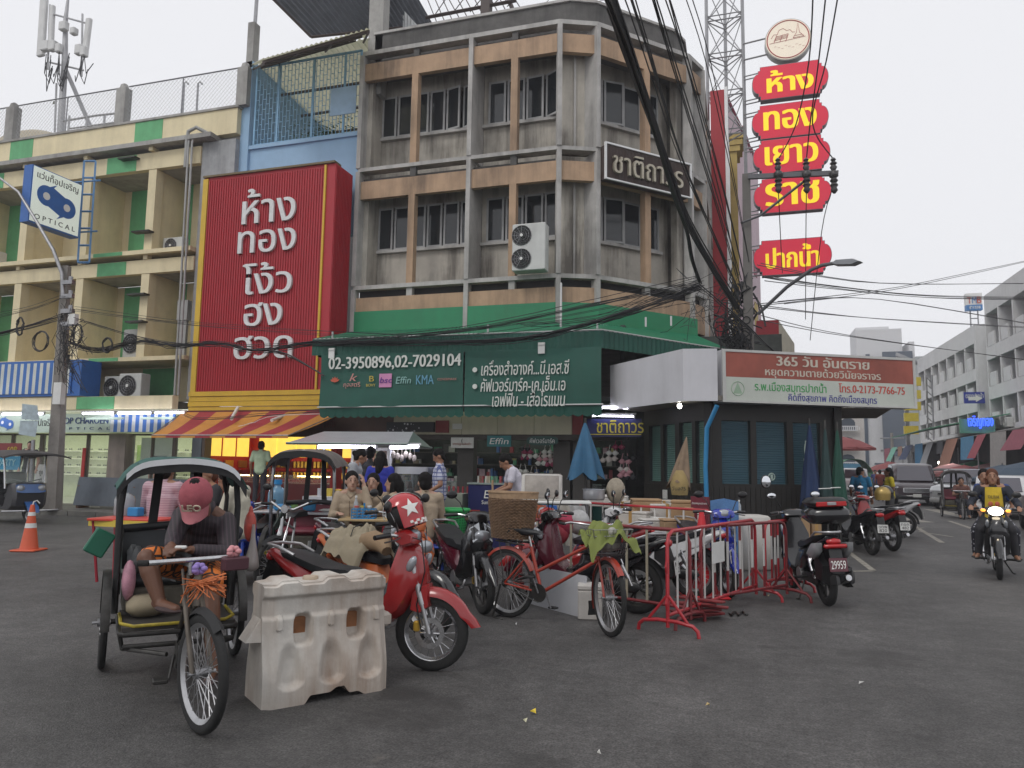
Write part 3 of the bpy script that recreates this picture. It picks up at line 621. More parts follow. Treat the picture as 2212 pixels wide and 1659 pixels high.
# translucent awning over the balcony
tp=mat('translucent_sheet',(.78,.77,.66),.6,var=.12,streak=.2,transl=.65); an=thing('roof_awning','yellowed corrugated plastic awning on brown steel over the blue balcony','awning',(-12.5,18.5,14))
A_,B_,C_,E_=PY(568,128,17.0),PY(800,60,17.0),V((-15.1,19.27,14.52)),V((-10.9,19.27,14.8))
def corr(a,b_,c,e,n,amp,t=.004):
    q=MB(); nn=n*4
    nrm=((b_-a).cross(c-a)).normalized()
    q.sheet(lambda u,v:tuple(a.lerp(b_,u).lerp(c.lerp(e,u),v)+nrm*amp*math.sin(u*n*2*PI)),nn,2,t); return q
corr(A_,B_,C_,E_,22,.03).build('sheet',tp,an,world_=True); corr(V((-15.1,19.45,14.62)),V((-10.9,19.45,14.9)),V((-15.1,25,14.2)),V((-10.9,25,14.4)),22,.03).build('sheet',tp,an,world_=True)
for yy in (20.5,22,23.5): q=MB(); q.bx(-15,-10.95,yy,yy+.06,14.05,14.12); q.build('purlin',M['brown_frame'],an,world_=True)
q=MB(); bs=mat('brown_steel',(.07,.05,.045),.6)
for f in (.05,.5,.95): q.box(tuple(A_.lerp(C_,f).lerp(B_.lerp(E_,f),.5)-V((0,0,.09))),((B_-A_).length,.05,.09),rot=V((1,0,0)).rotation_difference((B_-A_).normalized()).to_matrix())
for f in (.02,.34,.66,.98): q.tube([A_.lerp(B_,f)-V((0,0,.16)),C_.lerp(E_,f)-V((0,0,.16))],.035,4)
q.build('rafter',bs,an,world_=True)
q=MB(); q.bx(-15.25,-15.0,19.2,19.5,14.4,16.0); q.build('column',cnc,bb,world_=True)
q=MB(); q.tube([(-15.1,19.35,15.9),(-15.05,19.35,19.5)],.06,6); one('roof_pole','grey steel pole rising above the blue house','pole',q,M['steel'],loc=(-15.1,19.35,15.9))
# large dark roof sheets overhead
rs=thing('roof_canopy','large dark grey corrugated roof high above the blue house','roof',(-11,20,16))
a=PY(580,-12,18.0); c=PY(672,80,19.0); e=PY(935,52,21.5); 
nn_=(c-a).cross(e-a); f4=ray(820,-150); f4=OC+f4*((a-OC).dot(nn_)/f4.dot(nn_)); corr(c,e,a,f4,26,.03).build('sheet',mat('dark_roof_sheet',(.12,.13,.15),.7,var=.2,streak=.3,transl=.25),rs,world_=True)
q=MB(); q.tube([a,c],.05,4); q.tube([c,e],.05,4); 
q.build('edge_beam',bs,rs,world_=True)
q=MB(); q.bx(-10.95,-10.45,19.5,19.9,13.0,17.8); one('roof_column','grey concrete column between the blue house and the soot-stained block','column',q,cnc,loc=(-10.7,19.7,13))
wq=PY(868,30,20.6); corr(PY(870,20,20.8),PY(912,66,20.8),PY(870,76,20.8),PY(912,77,20.8),6,.03).build('white_sheet',mat('white_sheet',(.55,.56,.56),.6,streak=.3),rs,world_=True)
# ================================================================ SOOT-STAINED CORNER BLOCK
gry=mat('grey_fin',(.47,.455,.435),.8,var=.18,sc=2.5,streak=.58,dirt=(.09,.085,.08)); rec=mat('beige_render',(.50,.465,.405),.85,var=.2,sc=1.2,streak=.74,dirt=(.07,.06,.052)); ora=mat('orange_render',(.46,.31,.20),.8,var=.15,sc=2,streak=.6,dirt=(.05,.04,.035),bump=.2,bsc=60)
sot=mat('sooty_wall',(.12,.115,.11),.9,var=.35,sc=2,streak=.6,dirt=(.03,.03,.03)); wfr=mat('window_frame_grey',(.40,.40,.40),.6,var=.2,streak=.3); wgl=glass('dark_window_glass',(.02,.024,.028),.08)
CB=thing('corner_building','soot-stained grey three-storey corner block with orange bands','building',(-7.7,19,6))
S2=math.sqrt(.5); p0=V((-4.62,19.0,0)); p1=V((-3.62,19.415,0)); p2=p1+V((S2,S2,0))*3.36; p3=p2+V((math.cos(R(67.5)),math.sin(R(67.5)),0))*.95
faces=[(V((-10.82,19,0)),p0,[0,3.55,6.2],[1.77,4.87],1),(p0,p1,[0,1.08],[],0),(p1,p2,[0,3.36],[1.75],1),(p2,p3,[0,.95],[],0),(p3,p3+V((0,14,0)),[0,3.5,7,10.5,14],[1.75,5.25,8.75,12.25],1)]
levels=[(6.7,10.33),(10.33,14.08)]
def windowrow(x0,x1,z0,z1,n,F,opens=()):
    w=(x1-x0)/n
    for i in range(n):
        a=x0+w*i; ang=opens[i] if i<len(opens) else 0
        Mx=F@Matrix.Translation((a+.02,1.0-.06,0))
        if ang: Mx=Mx@Matrix.Rotation(-ang,4,'Z')
        q=MB(Mx); ww=w-.05; t=.06
        q.bx(0,t,0,.05,z0,z1); q.bx(ww-t,ww,0,.05,z0,z1); q.bx(t,ww-t,.001,.049,z0,z0+t); q.bx(t,ww-t,.001,.049,z1-t,z1)
        f_=q.build('window',wfr,CB,world_=True)
        q=MB(Mx); q.bx(t,ww-t,.02,.028,z0+t,z1-t); q.build('pane',wgl,f_,world_=True)
for fi,(a,b_,pst,fins,win) in enumerate(faces):
    Fm=frame((a.x,a.y,0),b_-a,(0,0,1)); L_=(b_-a).length
    def fb(name,x0,x1,y0,y1,z0,z1,m):
        q=MB(Fm); q.bx(x0,x1,y0,y1,z0,z1); return q.build(name,m,CB,world_=True)
    fb('ledge',0,L_,-.02,.28,14.0,14.13,gry); fb('ledge',-.01,L_+.01,-.03,.3,10.29,10.4,gry); fb('ledge',-.01,L_+.01,-.03,.3,6.66,6.78,gry)
    for px in pst[:-1] if fi<4 else pst:
        for z0,z1 in ((5.2,6.66),(6.78,10.29),(10.4,14.0)): fb('post',px-.065,px+.065,-.06,(.98 if (win and z0>6) else .2),z0,z1,gry)
    for k,(zb,zt) in enumerate(levels):
        za,zc=zt-.88,zt-.33
        nm=[]
        for j in range(len(pst)-1): 
            fb('orange_band',pst[j]+.067,pst[j+1]-.067,.04,.2,za,zc,ora)
        if win:
            for fx in fins: fb('fin',fx-.1,fx+.1,.0,.24,zb+.07,za-.002,ora); fb('fin_stub',fx-.09,fx+.09,.03,.18,zc+.002,zt-.04,sot)
        y=1.0 if win else .12
        if win:
            zs=zb+1.40; zw=zs+1.36
            for j in range(len(pst)-1):
                x0_,x1_=pst[j]+.067,pst[j+1]-.067; n=6 if (j==0 and fi==0) else 4
                wx0,wx1=(x0_+.14,x1_-.0) if fi==0 else (x0_+.1,x1_-.35)
                fb('wall',x0_,x1_,1.0,1.2,zb+.06,zs,rec); fb('wall',x0_,x1_,1.0,1.2,zw,zt+.1,rec); fb('wall',x0_,wx0,1.001,1.2,zs,zw,rec); 
                if wx1<x1_-.01: fb('wall',wx1,x1_,1.0,1.2,zs,zw,rec)
                fb('sill',x0_,x1_-.02 if fi==0 else wx1+.05,.86,.999,zs-.09,zs-.001,gry)
                fb('soffit',x0_,x1_,.2,1.0,zt-.32,zt-.2,sot); fb('room_dark',wx0,wx1,1.6,1.7,zs-.2,zw+.1,M['matt_black'])
                op=([0,0,0,0,.25,.5] if k else [0]*6) if (fi==0 and j==0) else ([0,0,.1,.55] if k else [0,0,0,.15]) if fi==0 else [0,.2,0,0]
                windowrow(wx0,wx1,zs+.005,zw,n,Fm,op)
        else:
            fb('wall',.066,L_-.066,.5,.7,zb+.06,zt,rec); fb('wall_pipe',L_*.45,L_*.45+.06,.42,.48,zb+.1,zt-.3,gry)
    for j in range(len(pst)-1): fb('orange_band',pst[j]+.067,pst[j+1]-.067,.02,.2,5.55,6.42,ora); fb('dark_gap',pst[j]+.067,pst[j+1]-.067,.22,.3,6.4,6.66,M['matt_black'])
    for fx in fins: fb('fin_stub',fx-.09,fx+.09,.03,.2,6.42,6.66,gry)
    # set-back parapet
for i,(a,b_) in enumerate(((V((-10.7,19.5,0)),V((-4.45,19.5,0))),(V((-4.45,19.5,0)),V((-3.75,19.8,0))),(V((-3.75,19.8,0)),V((-1.7,21.85,0))),(V((-1.7,21.85,0)),V((-1.45,22.5,0))),(V((-1.45,22.5,0)),V((-1.45,36,0))))):
    Fm=frame(a,b_-a,(0,0,1)); q=MB(Fm); q.bx(0,(b_-a).length,0,.15,13.6,14.95); q.build('parapet',sot,CB,world_=True); q=MB(Fm); q.bx(-.02,(b_-a).length+.02,-.06,.2,14.95,15.03); q.build('parapet_cap',gry,CB,world_=True)
q=MB(); q.prism([(-10.7,19.7),(-4.3,19.7),(-1.7,22.3),(-1.6,36),(-10.7,36)],13.6,13.9); q.build('roof_slab',sot,CB,world_=True)
q=MB(); q.prism([(-10.6,20.25),(-4.6,20.3),(-3.4,21.0),(-1.7,22.7),(-1.6,36),(-10.6,36)],5.0,5.3); q.build('floor_slab',sot,CB,world_=True)
q=MB(); q.bx(-10.79,-10.6,19.3,36,3.0,14.0); q.build('side_wall',rec,CB,world_=True)
q=MB(); q.bx(-3.1,-2.9,22.8,36,5.3,14.0); q.build('inner_wall',rec,CB,world_=True)
# rooftop steel skeleton
rf=thing('roof_frame','rusty steel roof skeleton with bare rods on the corner block','frame',(-8,21,15))
q=MB(); q.tube([PY(920,38,21),PY(1115,1,21)],.07,4); q.bx(-7.72,-7.42,20.9,21.2,14,17.6); q.tube([PY(1095,-10,21.5),PY(1108,22,21.5)],.07,4)
for i in range(12):
    x=925+i*17; q.tube([PY(x+random.random()*14-20,-20,21.2),PY(x+20,52-i*2,21.2)],.018,3)
for i in range(5): q.tube([PY(935+i*40,38-i*6,21.1),PY(975+i*40,-20,21.1)],.018,3)
for i in range(6): q.tube([PY(1170+i*12,15,23),PY(1185+i*24,0,23)],.012,3)
q.build('steel_member',bs,rf,world_=True,kind='stuff')
aircon((-5.8,18.55,6.8),0,.93,1.3,.4,'tall white double-fan condenser on the ledge of the corner block',nf=2,m=acw,fanx=.27)
# brown sign with metal letters on the chamfer
Fm=frame((p1.x,p1.y,0),p2-p1,(0,0,1)); bs_=thing('wall_sign','brown ribbed sign with pale Thai letters and white rim on the corner block','sign',(p1.x+1,p1.y+.5,9))
q=MB(Fm); q.bx(.08,3.05,-.3,-.02,9.45,10.42); q.build('board',mat('brown_board',(.055,.035,.03),.6,var=.2),bs_,world_=True)
q=MB(Fm)
x=.14
while x<3.0: q.bx(x,x+.02,-.312,-.301,9.5,10.38); x+=.05
q.build('rib',M['brown_board'],bs_,world_=True,kind='stuff')
q=MB(Fm); q.bx(.03,3.1,-.34,-.28,10.42,10.47); q.bx(.03,3.1,-.34,-.28,9.41,9.45); q.bx(.03,.08,-.34,-.28,9.45,10.42); q.bx(3.05,3.1,-.34,-.28,9.45,10.42); q.build('rim',M['white_paint'],bs_,world_=True)
text('ชาติถาวร',mat('tarnished_metal',(.42,.38,.30),.4,.3,var=.3,sc=8),bs_,Fm@V((1.5,-.315,9.93)),Fm.to_3x3()@V((1,0,0)),(0,0,1),2.45,.62,.04,bold=2,name='letters',world_=True)
# ================================================================ GREEN CANOPY
gt=mat('green_tarpaulin',(.012,.085,.062),.7,var=.15,sc=1.5,streak=.25,dirt=(.03,.06,.05),bump=.15,bsc=4); gt2=mat('green_sheet',(.02,.22,.10),.6,var=.12,sc=2,streak=.2); gt3=mat('green_corrugated',(.02,.19,.10),.5,var=.2,sc=3,streak=.3)
cp=thing('canopy','green corrugated canopy wrapping the corner block above the shops','canopy',(-6,17,4.5))
c0,c1,c2=V((-10.55,16.5,4.76)),V((-2.97,16.5,4.70)),G(1580,757,4.68)
w0,w1,w2,w3=V((-10.8,18.95,5.4)),V((-4.6,18.95,5.4)),V((-3.55,19.3,5.4)),V((-1.1,21.75,5.4))
q=MB(); q.slab([w0,w1,w1+V((0,0,.58)),w0+V((0,0,.6))],.03); q.slab([w1,w2,w2+V((0,0,.56)),w1+V((0,0,.58))],.03); q.slab([w2,w3,w3+V((0,0,.5)),w2+V((0,0,.56))],.03); q.build('upright_sheet',gt2,cp,world_=True)
corr(c0,c1,w0,w1,60,.018).build('roof_sheet',gt3,cp,world_=True); corr(c1,c2,w2,w3,40,.018).build('roof_sheet',gt3,cp,world_=True)
q=MB(); q.slab([c1,w2,w1],.01); q.build('roof_sheet',gt3,cp,world_=True)
def fasc(a,b_,n,z0,z1,m=gt3,amp=.012):
    q=MB(); nn=n*4; d=(b_-a).normalized(); nr=d.cross(V((0,0,1)))
    q.sheet(lambda u,v:tuple(V((0,0,(z1-z0)*v))+V((0,0,z0-a.z))+a.lerp(b_,u)+nr*amp*math.sin(u*n*2*PI)),nn,1,.004); return q
fasc(c0,c1,50,4.33,4.74,gt).build('fascia',gt,cp,world_=True); fasc(c1,c2,30,4.28,4.69,gt).build('fascia',gt,cp,world_=True); 
q=MB(); q.tube([c0+V((0,.03,0)),c1,c2],.02,4); 
for px in (717,1053,1290,1395,1450): a=PY(px,738,16.6); q.box((a.x,16.62,4.86),(.04,.04,.22))
q.tube([PY(1212,612,18.7),PY(1211,735,17.3)],.03,6)
q.build('edge_frame',M['galvanised_wire'],cp,world_=True)
fasc(V((-10.5,16.7,0)),V((-10.5,19,0)),12,4.33,4.74,gt).build('fascia',gt,cp,world_=True)
wht=mat('banner_white',(.62,.64,.60),.7,var=.15,sc=20)
def tarp(px0,px1,ztop,lab):
    a,b_=PY(px0,800,16.45),PY(px1,800,16.45); o=thing('banner',lab,'banner',(a.x,16.45,3)); n=int((b_.x-a.x)*2)
    q=MB(); q.sheet(lambda u,v:(a.x+(b_.x-a.x)*u,16.45+.012*math.sin(u*n*3)*v+.02*math.sin(v*4+u*3),ztop-(ztop-2.98)*v),24,8,.004); q.build('sheet',gt,o,world_=True)
    q=MB(); q.tube([(a.x-.05,16.44,2.98),(b_.x+.05,16.44,2.98)],.018,6); q.build('roller_bar',M['galvanised_wire'],o,world_=True)
    m=int((b_.x-a.x)/.21); q=MB(); q.sheet(lambda u,v:(a.x+(b_.x-a.x)*u,16.46+.05*v+.02*math.sin(u*9),2.96-v*(.2+.05*abs(math.sin(u*m*PI)))),m*6,2,.004); q.build('valance',gt,o,world_=True)
    return o
t1=tarp(693,1001,4.32,'green banner with telephone numbers and small cosmetics logos under the canopy'); t2=tarp(1004,1299,4.30,'green banner with three lines of white Thai lettering under the canopy')
def ptext(s,m,par,px,py,w,h,Y=16.40,ext=.003,bold=1,slant=0,fn=None):
    pl=fn or (lambda x,y:PY(x,y,Y)); a=pl(px,py); ww=(pl(px+w/2,py)-pl(px-w/2,py)).length; hh=abs(pl(px,py-h/2).z-pl(px,py+h/2).z)
    return text(s,m,par,a,(1,0,0),(0,0,1),ww,hh,ext,bold,world_=True,slant=slant)
ptext('02-3950896,02-7029104',wht,t1,849,783,284,30,bold=4)
for s,m,px,py,w,h,sl in (('กุลสตรี',mat('pink_ink',(.55,.25,.22),.6),760,832,36,14,0),('k',M['pink_ink'],762,815,14,16,.3),('BOVY',mat('gold_ink',(.5,.38,.05),.6),801,832,20,6,0),('B',M['gold_ink'],803,818,10,12,0),('Effin',mat('pale_teal_ink',(.25,.45,.42),.6),871,821,32,15,.15),('KMA',mat('blue_ink',(.12,.32,.45),.6),918,820,38,20,0),('COVERMARK',mat('dull_red_ink',(.4,.18,.15),.6),966,819,42,5,0)): ptext(s,m,t1,px,py,w,h,slant=sl)
q=MB(); a=PY(833,822,16.41); q.bx(a.x-.17,a.x+.17,16.395,16.405,a.z-.17,a.z+.17); q.build('logo_square',mat('pink_square',(.6,.25,.45),.6),t1,world_=True); ptext('bsc',mat('purple_ink',(.12,.03,.25),.6),t1,833,821,26,12,Y=16.38,slant=.2)
q=MB(); a=PY(723,826,16.41)
for k in range(5): an=R(30+k*30); q.slab([a,a+V((math.cos(an-.25)*.1,-.002,math.sin(an-.25)*.1)),a+V((math.cos(an)*.15,-.002,math.sin(an)*.15)),a+V((math.cos(an+.25)*.1,-.002,math.sin(an+.25)*.1))],.003)
q.build('logo_lotus',mat('logo_red',(.55,.10,.05),.6),t1,world_=True)
ptext('เครื่องสำอางค์...บี.เอส.ซี',wht,t2,1132,793,188,33,bold=2,slant=.12); ptext('คัฟเวอร์มาร์ค-เค.เอ็ม.เอ',wht,t2,1128,829,182,32,bold=2,slant=.12); ptext('เอฟฟิน - เสื้อโรแมน',wht,t2,1140,861,156,34,bold=2,slant=.12)
for py in (799,835):
    q=MB(); a=PY(1026,py,16.41); q.cyl((a.x,16.40,a.z),.06,.02,16,'Y'); q.build('dot',wht,t2,world_=True)
for px,py in ((717,763),(1170,752)):
    q=MB(); a=PY(px,py,16.43); q.bx(a.x-.08,a.x+.08,16.40,16.44,a.z-.13,a.z+.13); q.bx(a.x-.075,a.x+.075,16.38,16.399,a.z+.07,a.z+.1); one('sticker_plate','small white plate on the green canopy fascia above the '+('telephone numbers' if px<1000 else 'Thai lettering'),'plate',q,M['plate_white'],group='plates on the fascia',loc=a)
# ================================================================ SHOP UNDER THE CANOPY
cs=thing('cosmetics_shop','dim open cosmetics and lingerie shop beneath the green banners','shopfront',(-7,18,0))
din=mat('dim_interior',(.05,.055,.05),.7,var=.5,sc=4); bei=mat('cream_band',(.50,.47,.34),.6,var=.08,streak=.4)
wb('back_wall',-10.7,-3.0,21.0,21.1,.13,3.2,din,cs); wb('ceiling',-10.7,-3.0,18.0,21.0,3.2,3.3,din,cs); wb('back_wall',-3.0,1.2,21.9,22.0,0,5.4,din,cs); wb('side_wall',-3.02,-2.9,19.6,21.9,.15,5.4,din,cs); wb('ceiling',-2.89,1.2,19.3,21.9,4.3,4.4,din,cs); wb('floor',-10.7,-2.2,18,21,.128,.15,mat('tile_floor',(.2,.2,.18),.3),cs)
a,b_=PY(850,930,17.9),PY(1236,930,17.9)
for i in range(5):
    f0,f1=i/5,(i+1)/5; wb('cream_panel',a.x+(b_.x-a.x)*f0+.008,a.x+(b_.x-a.x)*f1-.008,17.88,17.93,2.36,2.95,bei,cs)
wb('beam',a.x-.3,b_.x+1.4,17.86,18.1,2.22,2.355,mat('dark_brown_beam',(.04,.032,.025),.6),cs)
pa,pb=PY(835,918,17.8),PY(938,918,17.8); wb('photo_strip',pa.x,pb.x,17.8,17.86,2.42,2.68,voromat('black_white_photos',(.03,.03,.035),(.5,.5,.52),9,.25,feature='F1'),cs)
wb('maroon_card',PY(940,930,17.8).x,PY(968,930,17.8).x,17.82,17.86,2.4,2.72,mat('maroon_card',(.2,.03,.03),.6),cs); wb('maroon_card',b_.x+.01,b_.x+.27,17.86,17.92,2.36,2.9,M['maroon_card'],cs)
for px in (1008,1215,1258): X=PY(px,1000,18.2).x; wb('column',X-.22,X+.22,18.1,18.4,.13,2.22,mat('dark_column',(.06,.055,.05),.7,streak=.4),cs)
dsk=[('white_notice',975,1023,945,968,(.6,.6,.56),'' ),('teal_notice',1053,1104,941,965,(.02,.17,.18),'Effin'),('oval_notice',1138,1206,942,962,(.015,.07,.06),'คัฟเวอร์มาร์ค'),('small_notice',978,998,915,927,(.6,.6,.56),'')]
for nm,xa,xb,ya,yb,c,s in dsk:
    A,B_=PY(xa,ya,17.82),PY(xb,yb,17.82); o=thing('shop_notice',{'white_notice':'white notice board with red lettering hung under the cream band','teal_notice':'teal hanging board reading Effin','oval_notice':'dark green board with pale ring and Thai word hung right of the teal one','small_notice':'little white card stuck on the cream band'}[nm],'sign',A)
    q=MB(); q.bx(A.x,B_.x,17.80,17.83,B_.z,A.z) if nm!='oval_notice' else q.slab([(( A.x+B_.x)/2+(B_.x-A.x)/2*math.copysign(abs(math.cos(k*PI/10))**.5,math.cos(k*PI/10)),17.80,(A.z+B_.z)/2+(A.z-B_.z)/2*math.copysign(abs(math.sin(k*PI/10))**.8,math.sin(k*PI/10))) for k in range(20)],.03)
    q.build('board',mat(nm,c,.5),o,world_=True)
    if s: text(s,M['ink_white'],o,((A.x+B_.x)/2,17.79,(A.z+B_.z)/2),(1,0,0),(0,0,1),(B_.x-A.x)*.78,(A.z-B_.z)*.55,slant=.15 if s=='Effin' else 0,world_=True)
    if nm=='white_notice': text('มาตรฐานสินค้า',M['dull_red_ink'],o,((A.x+B_.x)/2,17.79,(A.z+B_.z)/2-.03),(1,0,0),(0,0,1),(B_.x-A.x)*.8,(A.z-B_.z)*.3,world_=True); text('(',M['ink_black'],o,((A.x+B_.x)/2,17.79,A.z-.09),(1,0,0),(0,0,1),None,.12,world_=True)
# shop blue sign with yellow letters
A,B_=PY(1268,905,17.4),PY(1385,944,17.4); o=thing('shop_sign','navy sign with yellow Thai letters partly hidden by the police box','sign',A); q=MB(); q.bx(A.x,B_.x,17.4,17.46,B_.z,A.z); q.build('board',mat('navy_board',(.008,.012,.09),.5),o,world_=True)
text('ชาติถาวร',mat('letter_yellow',(.5,.42,.03),.5),o,((A.x+B_.x)/2+.15,17.39,(A.z+B_.z)/2+.03),(1,0,0),(0,0,1),(B_.x-A.x)*.86,.3,bold=2,world_=True)
q=MB(); q.bx(A.x,B_.x,17.38,17.395,B_.z+.05,B_.z+.07); q.build('rule',M['letter_yellow'],o,world_=True)
A=PY(1300,893,16.9); lampt((A.x,16.9,2.95),(A.x+.62,16.9,2.93),'lit white tube at the right end of the green banners','tubes under the canopy'); lampt((A.x-.3,17.3,2.78),(A.x+.7,17.3,2.76),'lit white tube above the navy sign','tubes under the canopy',r=.014)
lm=bpy.data.lights.new('shop_lamp_dim','AREA'); lm.energy=32; lm.size=4; lm.color=(.9,1,.85); lo=bpy.data.objects.new('shop_lamp_dim',lm); COL.objects.link(lo); lo.location=(-6.5,19.6,3.1)
# shelves with goods, in the dim interior
rr=random.Random(5)
gc=[mat('goods_%d'%i,c,.5,var=.2,sc=20) for i,c in enumerate([(.45,.45,.42),(.3,.05,.06),(.05,.12,.3),(.35,.3,.22),(.08,.25,.15),(.5,.35,.4),(.1,.1,.1),(.55,.5,.2)])]
for z in (.9,1.25,1.6,1.95):
    wb('shelf',-10.5,-3.2,20.4,20.9,z-.02,z,mat('shelf_dark',(.1,.09,.08),.5),cs)
for i,m_ in enumerate(gc):
    q=MB()
    for j in range(26): x=rr.uniform(-10.4,-3.3); z=rr.choice((.15,.9,1.25,1.6,1.95)); h=rr.uniform(.08,.25); w=rr.uniform(.05,.2); q.box((x,20.45+rr.random()*.3,z+h/2+.001),(w,.12,h),rr.uniform(-.2,.2))
    q.build('goods',m_,cs,world_=True,kind='stuff')
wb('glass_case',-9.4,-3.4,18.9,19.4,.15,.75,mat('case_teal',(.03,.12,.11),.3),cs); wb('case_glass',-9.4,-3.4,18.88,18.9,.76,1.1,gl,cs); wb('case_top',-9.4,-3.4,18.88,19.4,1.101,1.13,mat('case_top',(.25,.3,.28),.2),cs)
for i,m_ in enumerate(gc[:6]):
    q=MB()
    for j in range(16): x=rr.uniform(-9.3,-3.5); h=rr.uniform(.06,.16); q.box((x,19.1+rr.random()*.2,1.132+h/2),(rr.uniform(.04,.1),.05,h))
    q.build('cosmetics',m_,cs,world_=True,kind='stuff')
# hanging underwear
for i in range(26):
    px=rr.choice([rr.uniform(1108,1205),rr.uniform(1305,1368)]); py=rr.uniform(962,1035); A=PY(px,py,18.3 if px<1250 else 17.9)
    c=rr.choice([(.02,.02,.025),(.5,.45,.42),(.02,.02,.025),(.45,.22,.25),(.25,.03,.08),(.55,.55,.52)]); m_=mat('lingerie_%d%d'%(int(c[0]*100),int(c[1]*100)),c,.6)
    q=MB()
    for s in (-1,1): q.ell(A+V((s*.075,0,0)),(.07,.04,.065),8,5); q.tube([A+V((s*.09,0,.04)),A+V((s*.05,0,.2))],.008,3)
    q.tube([A+V((-.16,0,.0)),A+V((.16,0,0))],.018,4)
    one('hanging_bra',{2:'black',50:'pale',45:'dusty pink',25:'crimson',55:'cream'}[int(c[0]*100)]+(' brassiere in the display between the shop columns' if px<1250 else ' brassiere in the display below the navy sign'),'underwear',q,m_,group='underwear on display',loc=A,smooth=60)
# ================================================================ POLICE BOX
ZT,ZB=3.95,2.9
A_,B_,C_=D(1318,790,17.2),D(1475,752,14.6),D(1549,761,14.5); L_,R_=D(1560,768,14.6),D(1974,776,15.5)
pbx=thing('police_box','dark timber police kiosk with blinds and a white fascia','kiosk',(0,16,0))
wm=mat('white_fascia',(.56,.56,.59),.5,var=.05,streak=.15)
for a,c in ((A_,B_),(B_,C_)): q=MB(); q.slab([(a.x,a.y,ZB),(c.x,c.y,ZB),(c.x,c.y,ZT),(a.x,a.y,ZT)],.06); q.build('fascia',wm,pbx,world_=True)
K2,K0,K1=V((-2.2,18.0,0)),D(1530,1000,15.0),D(1812,1000,15.6)
K0.z=K1.z=0; K3=K1+V((.2,3.2,0)); K4=K2+V((1.8,2.6,0))
q=MB(); q.prism([(A_.x+.05,A_.y),(B_.x,B_.y+.08),(C_.x,C_.y+.08),(R_.x-.4,R_.y+.35),(R_.x-.2,R_.y+3.5),(K4.x,K4.y+.3)],ZB+.02,ZB+.12); q.build('soffit',mat('kiosk_soffit',(.22,.2,.17),.8,streak=.4),pbx,world_=True)
dw=mat('dark_timber',(.014,.012,.010),.55,var=.3,sc=8); bdm=stripemat('blind_slats',(.035,.13,.17),(.012,.05,.07),24,2,duty=.62); bdl=stripemat('blind_slats_light',(.10,.22,.18),(.03,.09,.08),24,2,duty=.66)
def kwall(a,b_,wins,blm,nb):
    Fm=frame((a.x,a.y,0),b_-a,(0,0,1)); L=(b_-a).length
    for z0,z1 in ((0,1.26),(2.56,ZB+.02)): q=MB(Fm); q.bx(0,L,0,.1,z0,z1); q.build('wall_panel',dw,pbx,world_=True)
    q=MB(Fm); x=0
    while x<L: q.bx(x,x+.1,-.012,-.001,.05,1.2); x+=.115
    q.build('board',dw,pbx,world_=True,kind='stuff')
    xs=[0]+[v for w in wins for v in w]+[L]
    for i in range(0,len(xs),2): q=MB(Fm); q.bx(xs[i],xs[i+1],0,.1,1.26,2.56); q.build('mullion',dw,pbx,world_=True)
    for w in wins:
        q=MB(Fm); q.bx(w[0],w[1],.04,.05,1.26,2.56); f_=q.build('window',glass('kiosk_glass',(.10,.15,.17),.06,alpha=.12,spec=.3),pbx,world_=True)
        q=MB(Fm); n=26
        for k in range(n): z=1.28+k*(1.26/n); q.box(((w[0]+w[1])/2,.08,z),(w[1]-w[0]-.03,.03,.006),rot=Matrix.Rotation(.9,3,'X'))
        q.bx(w[0]+.01,w[1]-.01,.097,.1,1.27,2.55); q.build('blind',blm,f_,world_=True)
    return Fm,L
F_r,Lr=kwall(K0,K1,[(.3,.95),(1.08,1.78),(1.92,2.55)],mat('blind_blue',(.02,.095,.14),.5),3)
F_l,Ll=kwall(K2,K0,[(.25,.85),(1.0,1.55),(1.75,2.3),(2.45,2.9)],mat('blind_green',(.13,.27,.22),.5),4)
for a,c in ((K1,K3),(K4,K2),(K3,K4)): q=MB(); q.slab([a,c,c+V((0,0,ZB)),a+V((0,0,ZB))],.1); q.build('wall_panel',dw,pbx,world_=True)
for k_ in (K0,K1): q=MB(); q.box((k_.x,k_.y-.06,1.45),(.14,.14,2.9)); q.build('corner_post',dw,pbx,world_=True)
# small emblem transfers on the panes
q=MB(F_r); q.torus((1.42,.02,1.42),.07,.012,'Y',16,4); q.box((1.42,.02,1.42),(.05,.01,.09)); q.build('emblem',mat('pale_emblem',(.4,.5,.45),.5),pbx,world_=True)
q=MB(F_r); q.ell((2.28,.02,2.0),(.1,.01,.2),10,6); q.box((2.28,.02,1.78),(.22,.012,.05)); q.box((2.28,.02,2.14),(.14,.012,.08)); q.build('emblem',M['pale_emblem'],pbx,world_=True)
q=MB(F_l); [q.box((1.0+i*.06,-.02,.98),(.025,.01,.2)) for i in range(4)]; q.build('white_stroke',M['ink_white'],pbx,world_=True)
# blue rain pipe
q=MB(); a,b_=D(1549,876,14.55),D(1527,925,14.8); q.tube([a,b_,D(1524,1010,14.85),D(1527,1093,14.85)],.046,10); one('rain_pipe','bright blue plastic rain pipe down the corner of the police box','pipe',q,mat('blue_pipe',(.03,.22,.45),.4,var=.1),smooth=60,loc=b_)
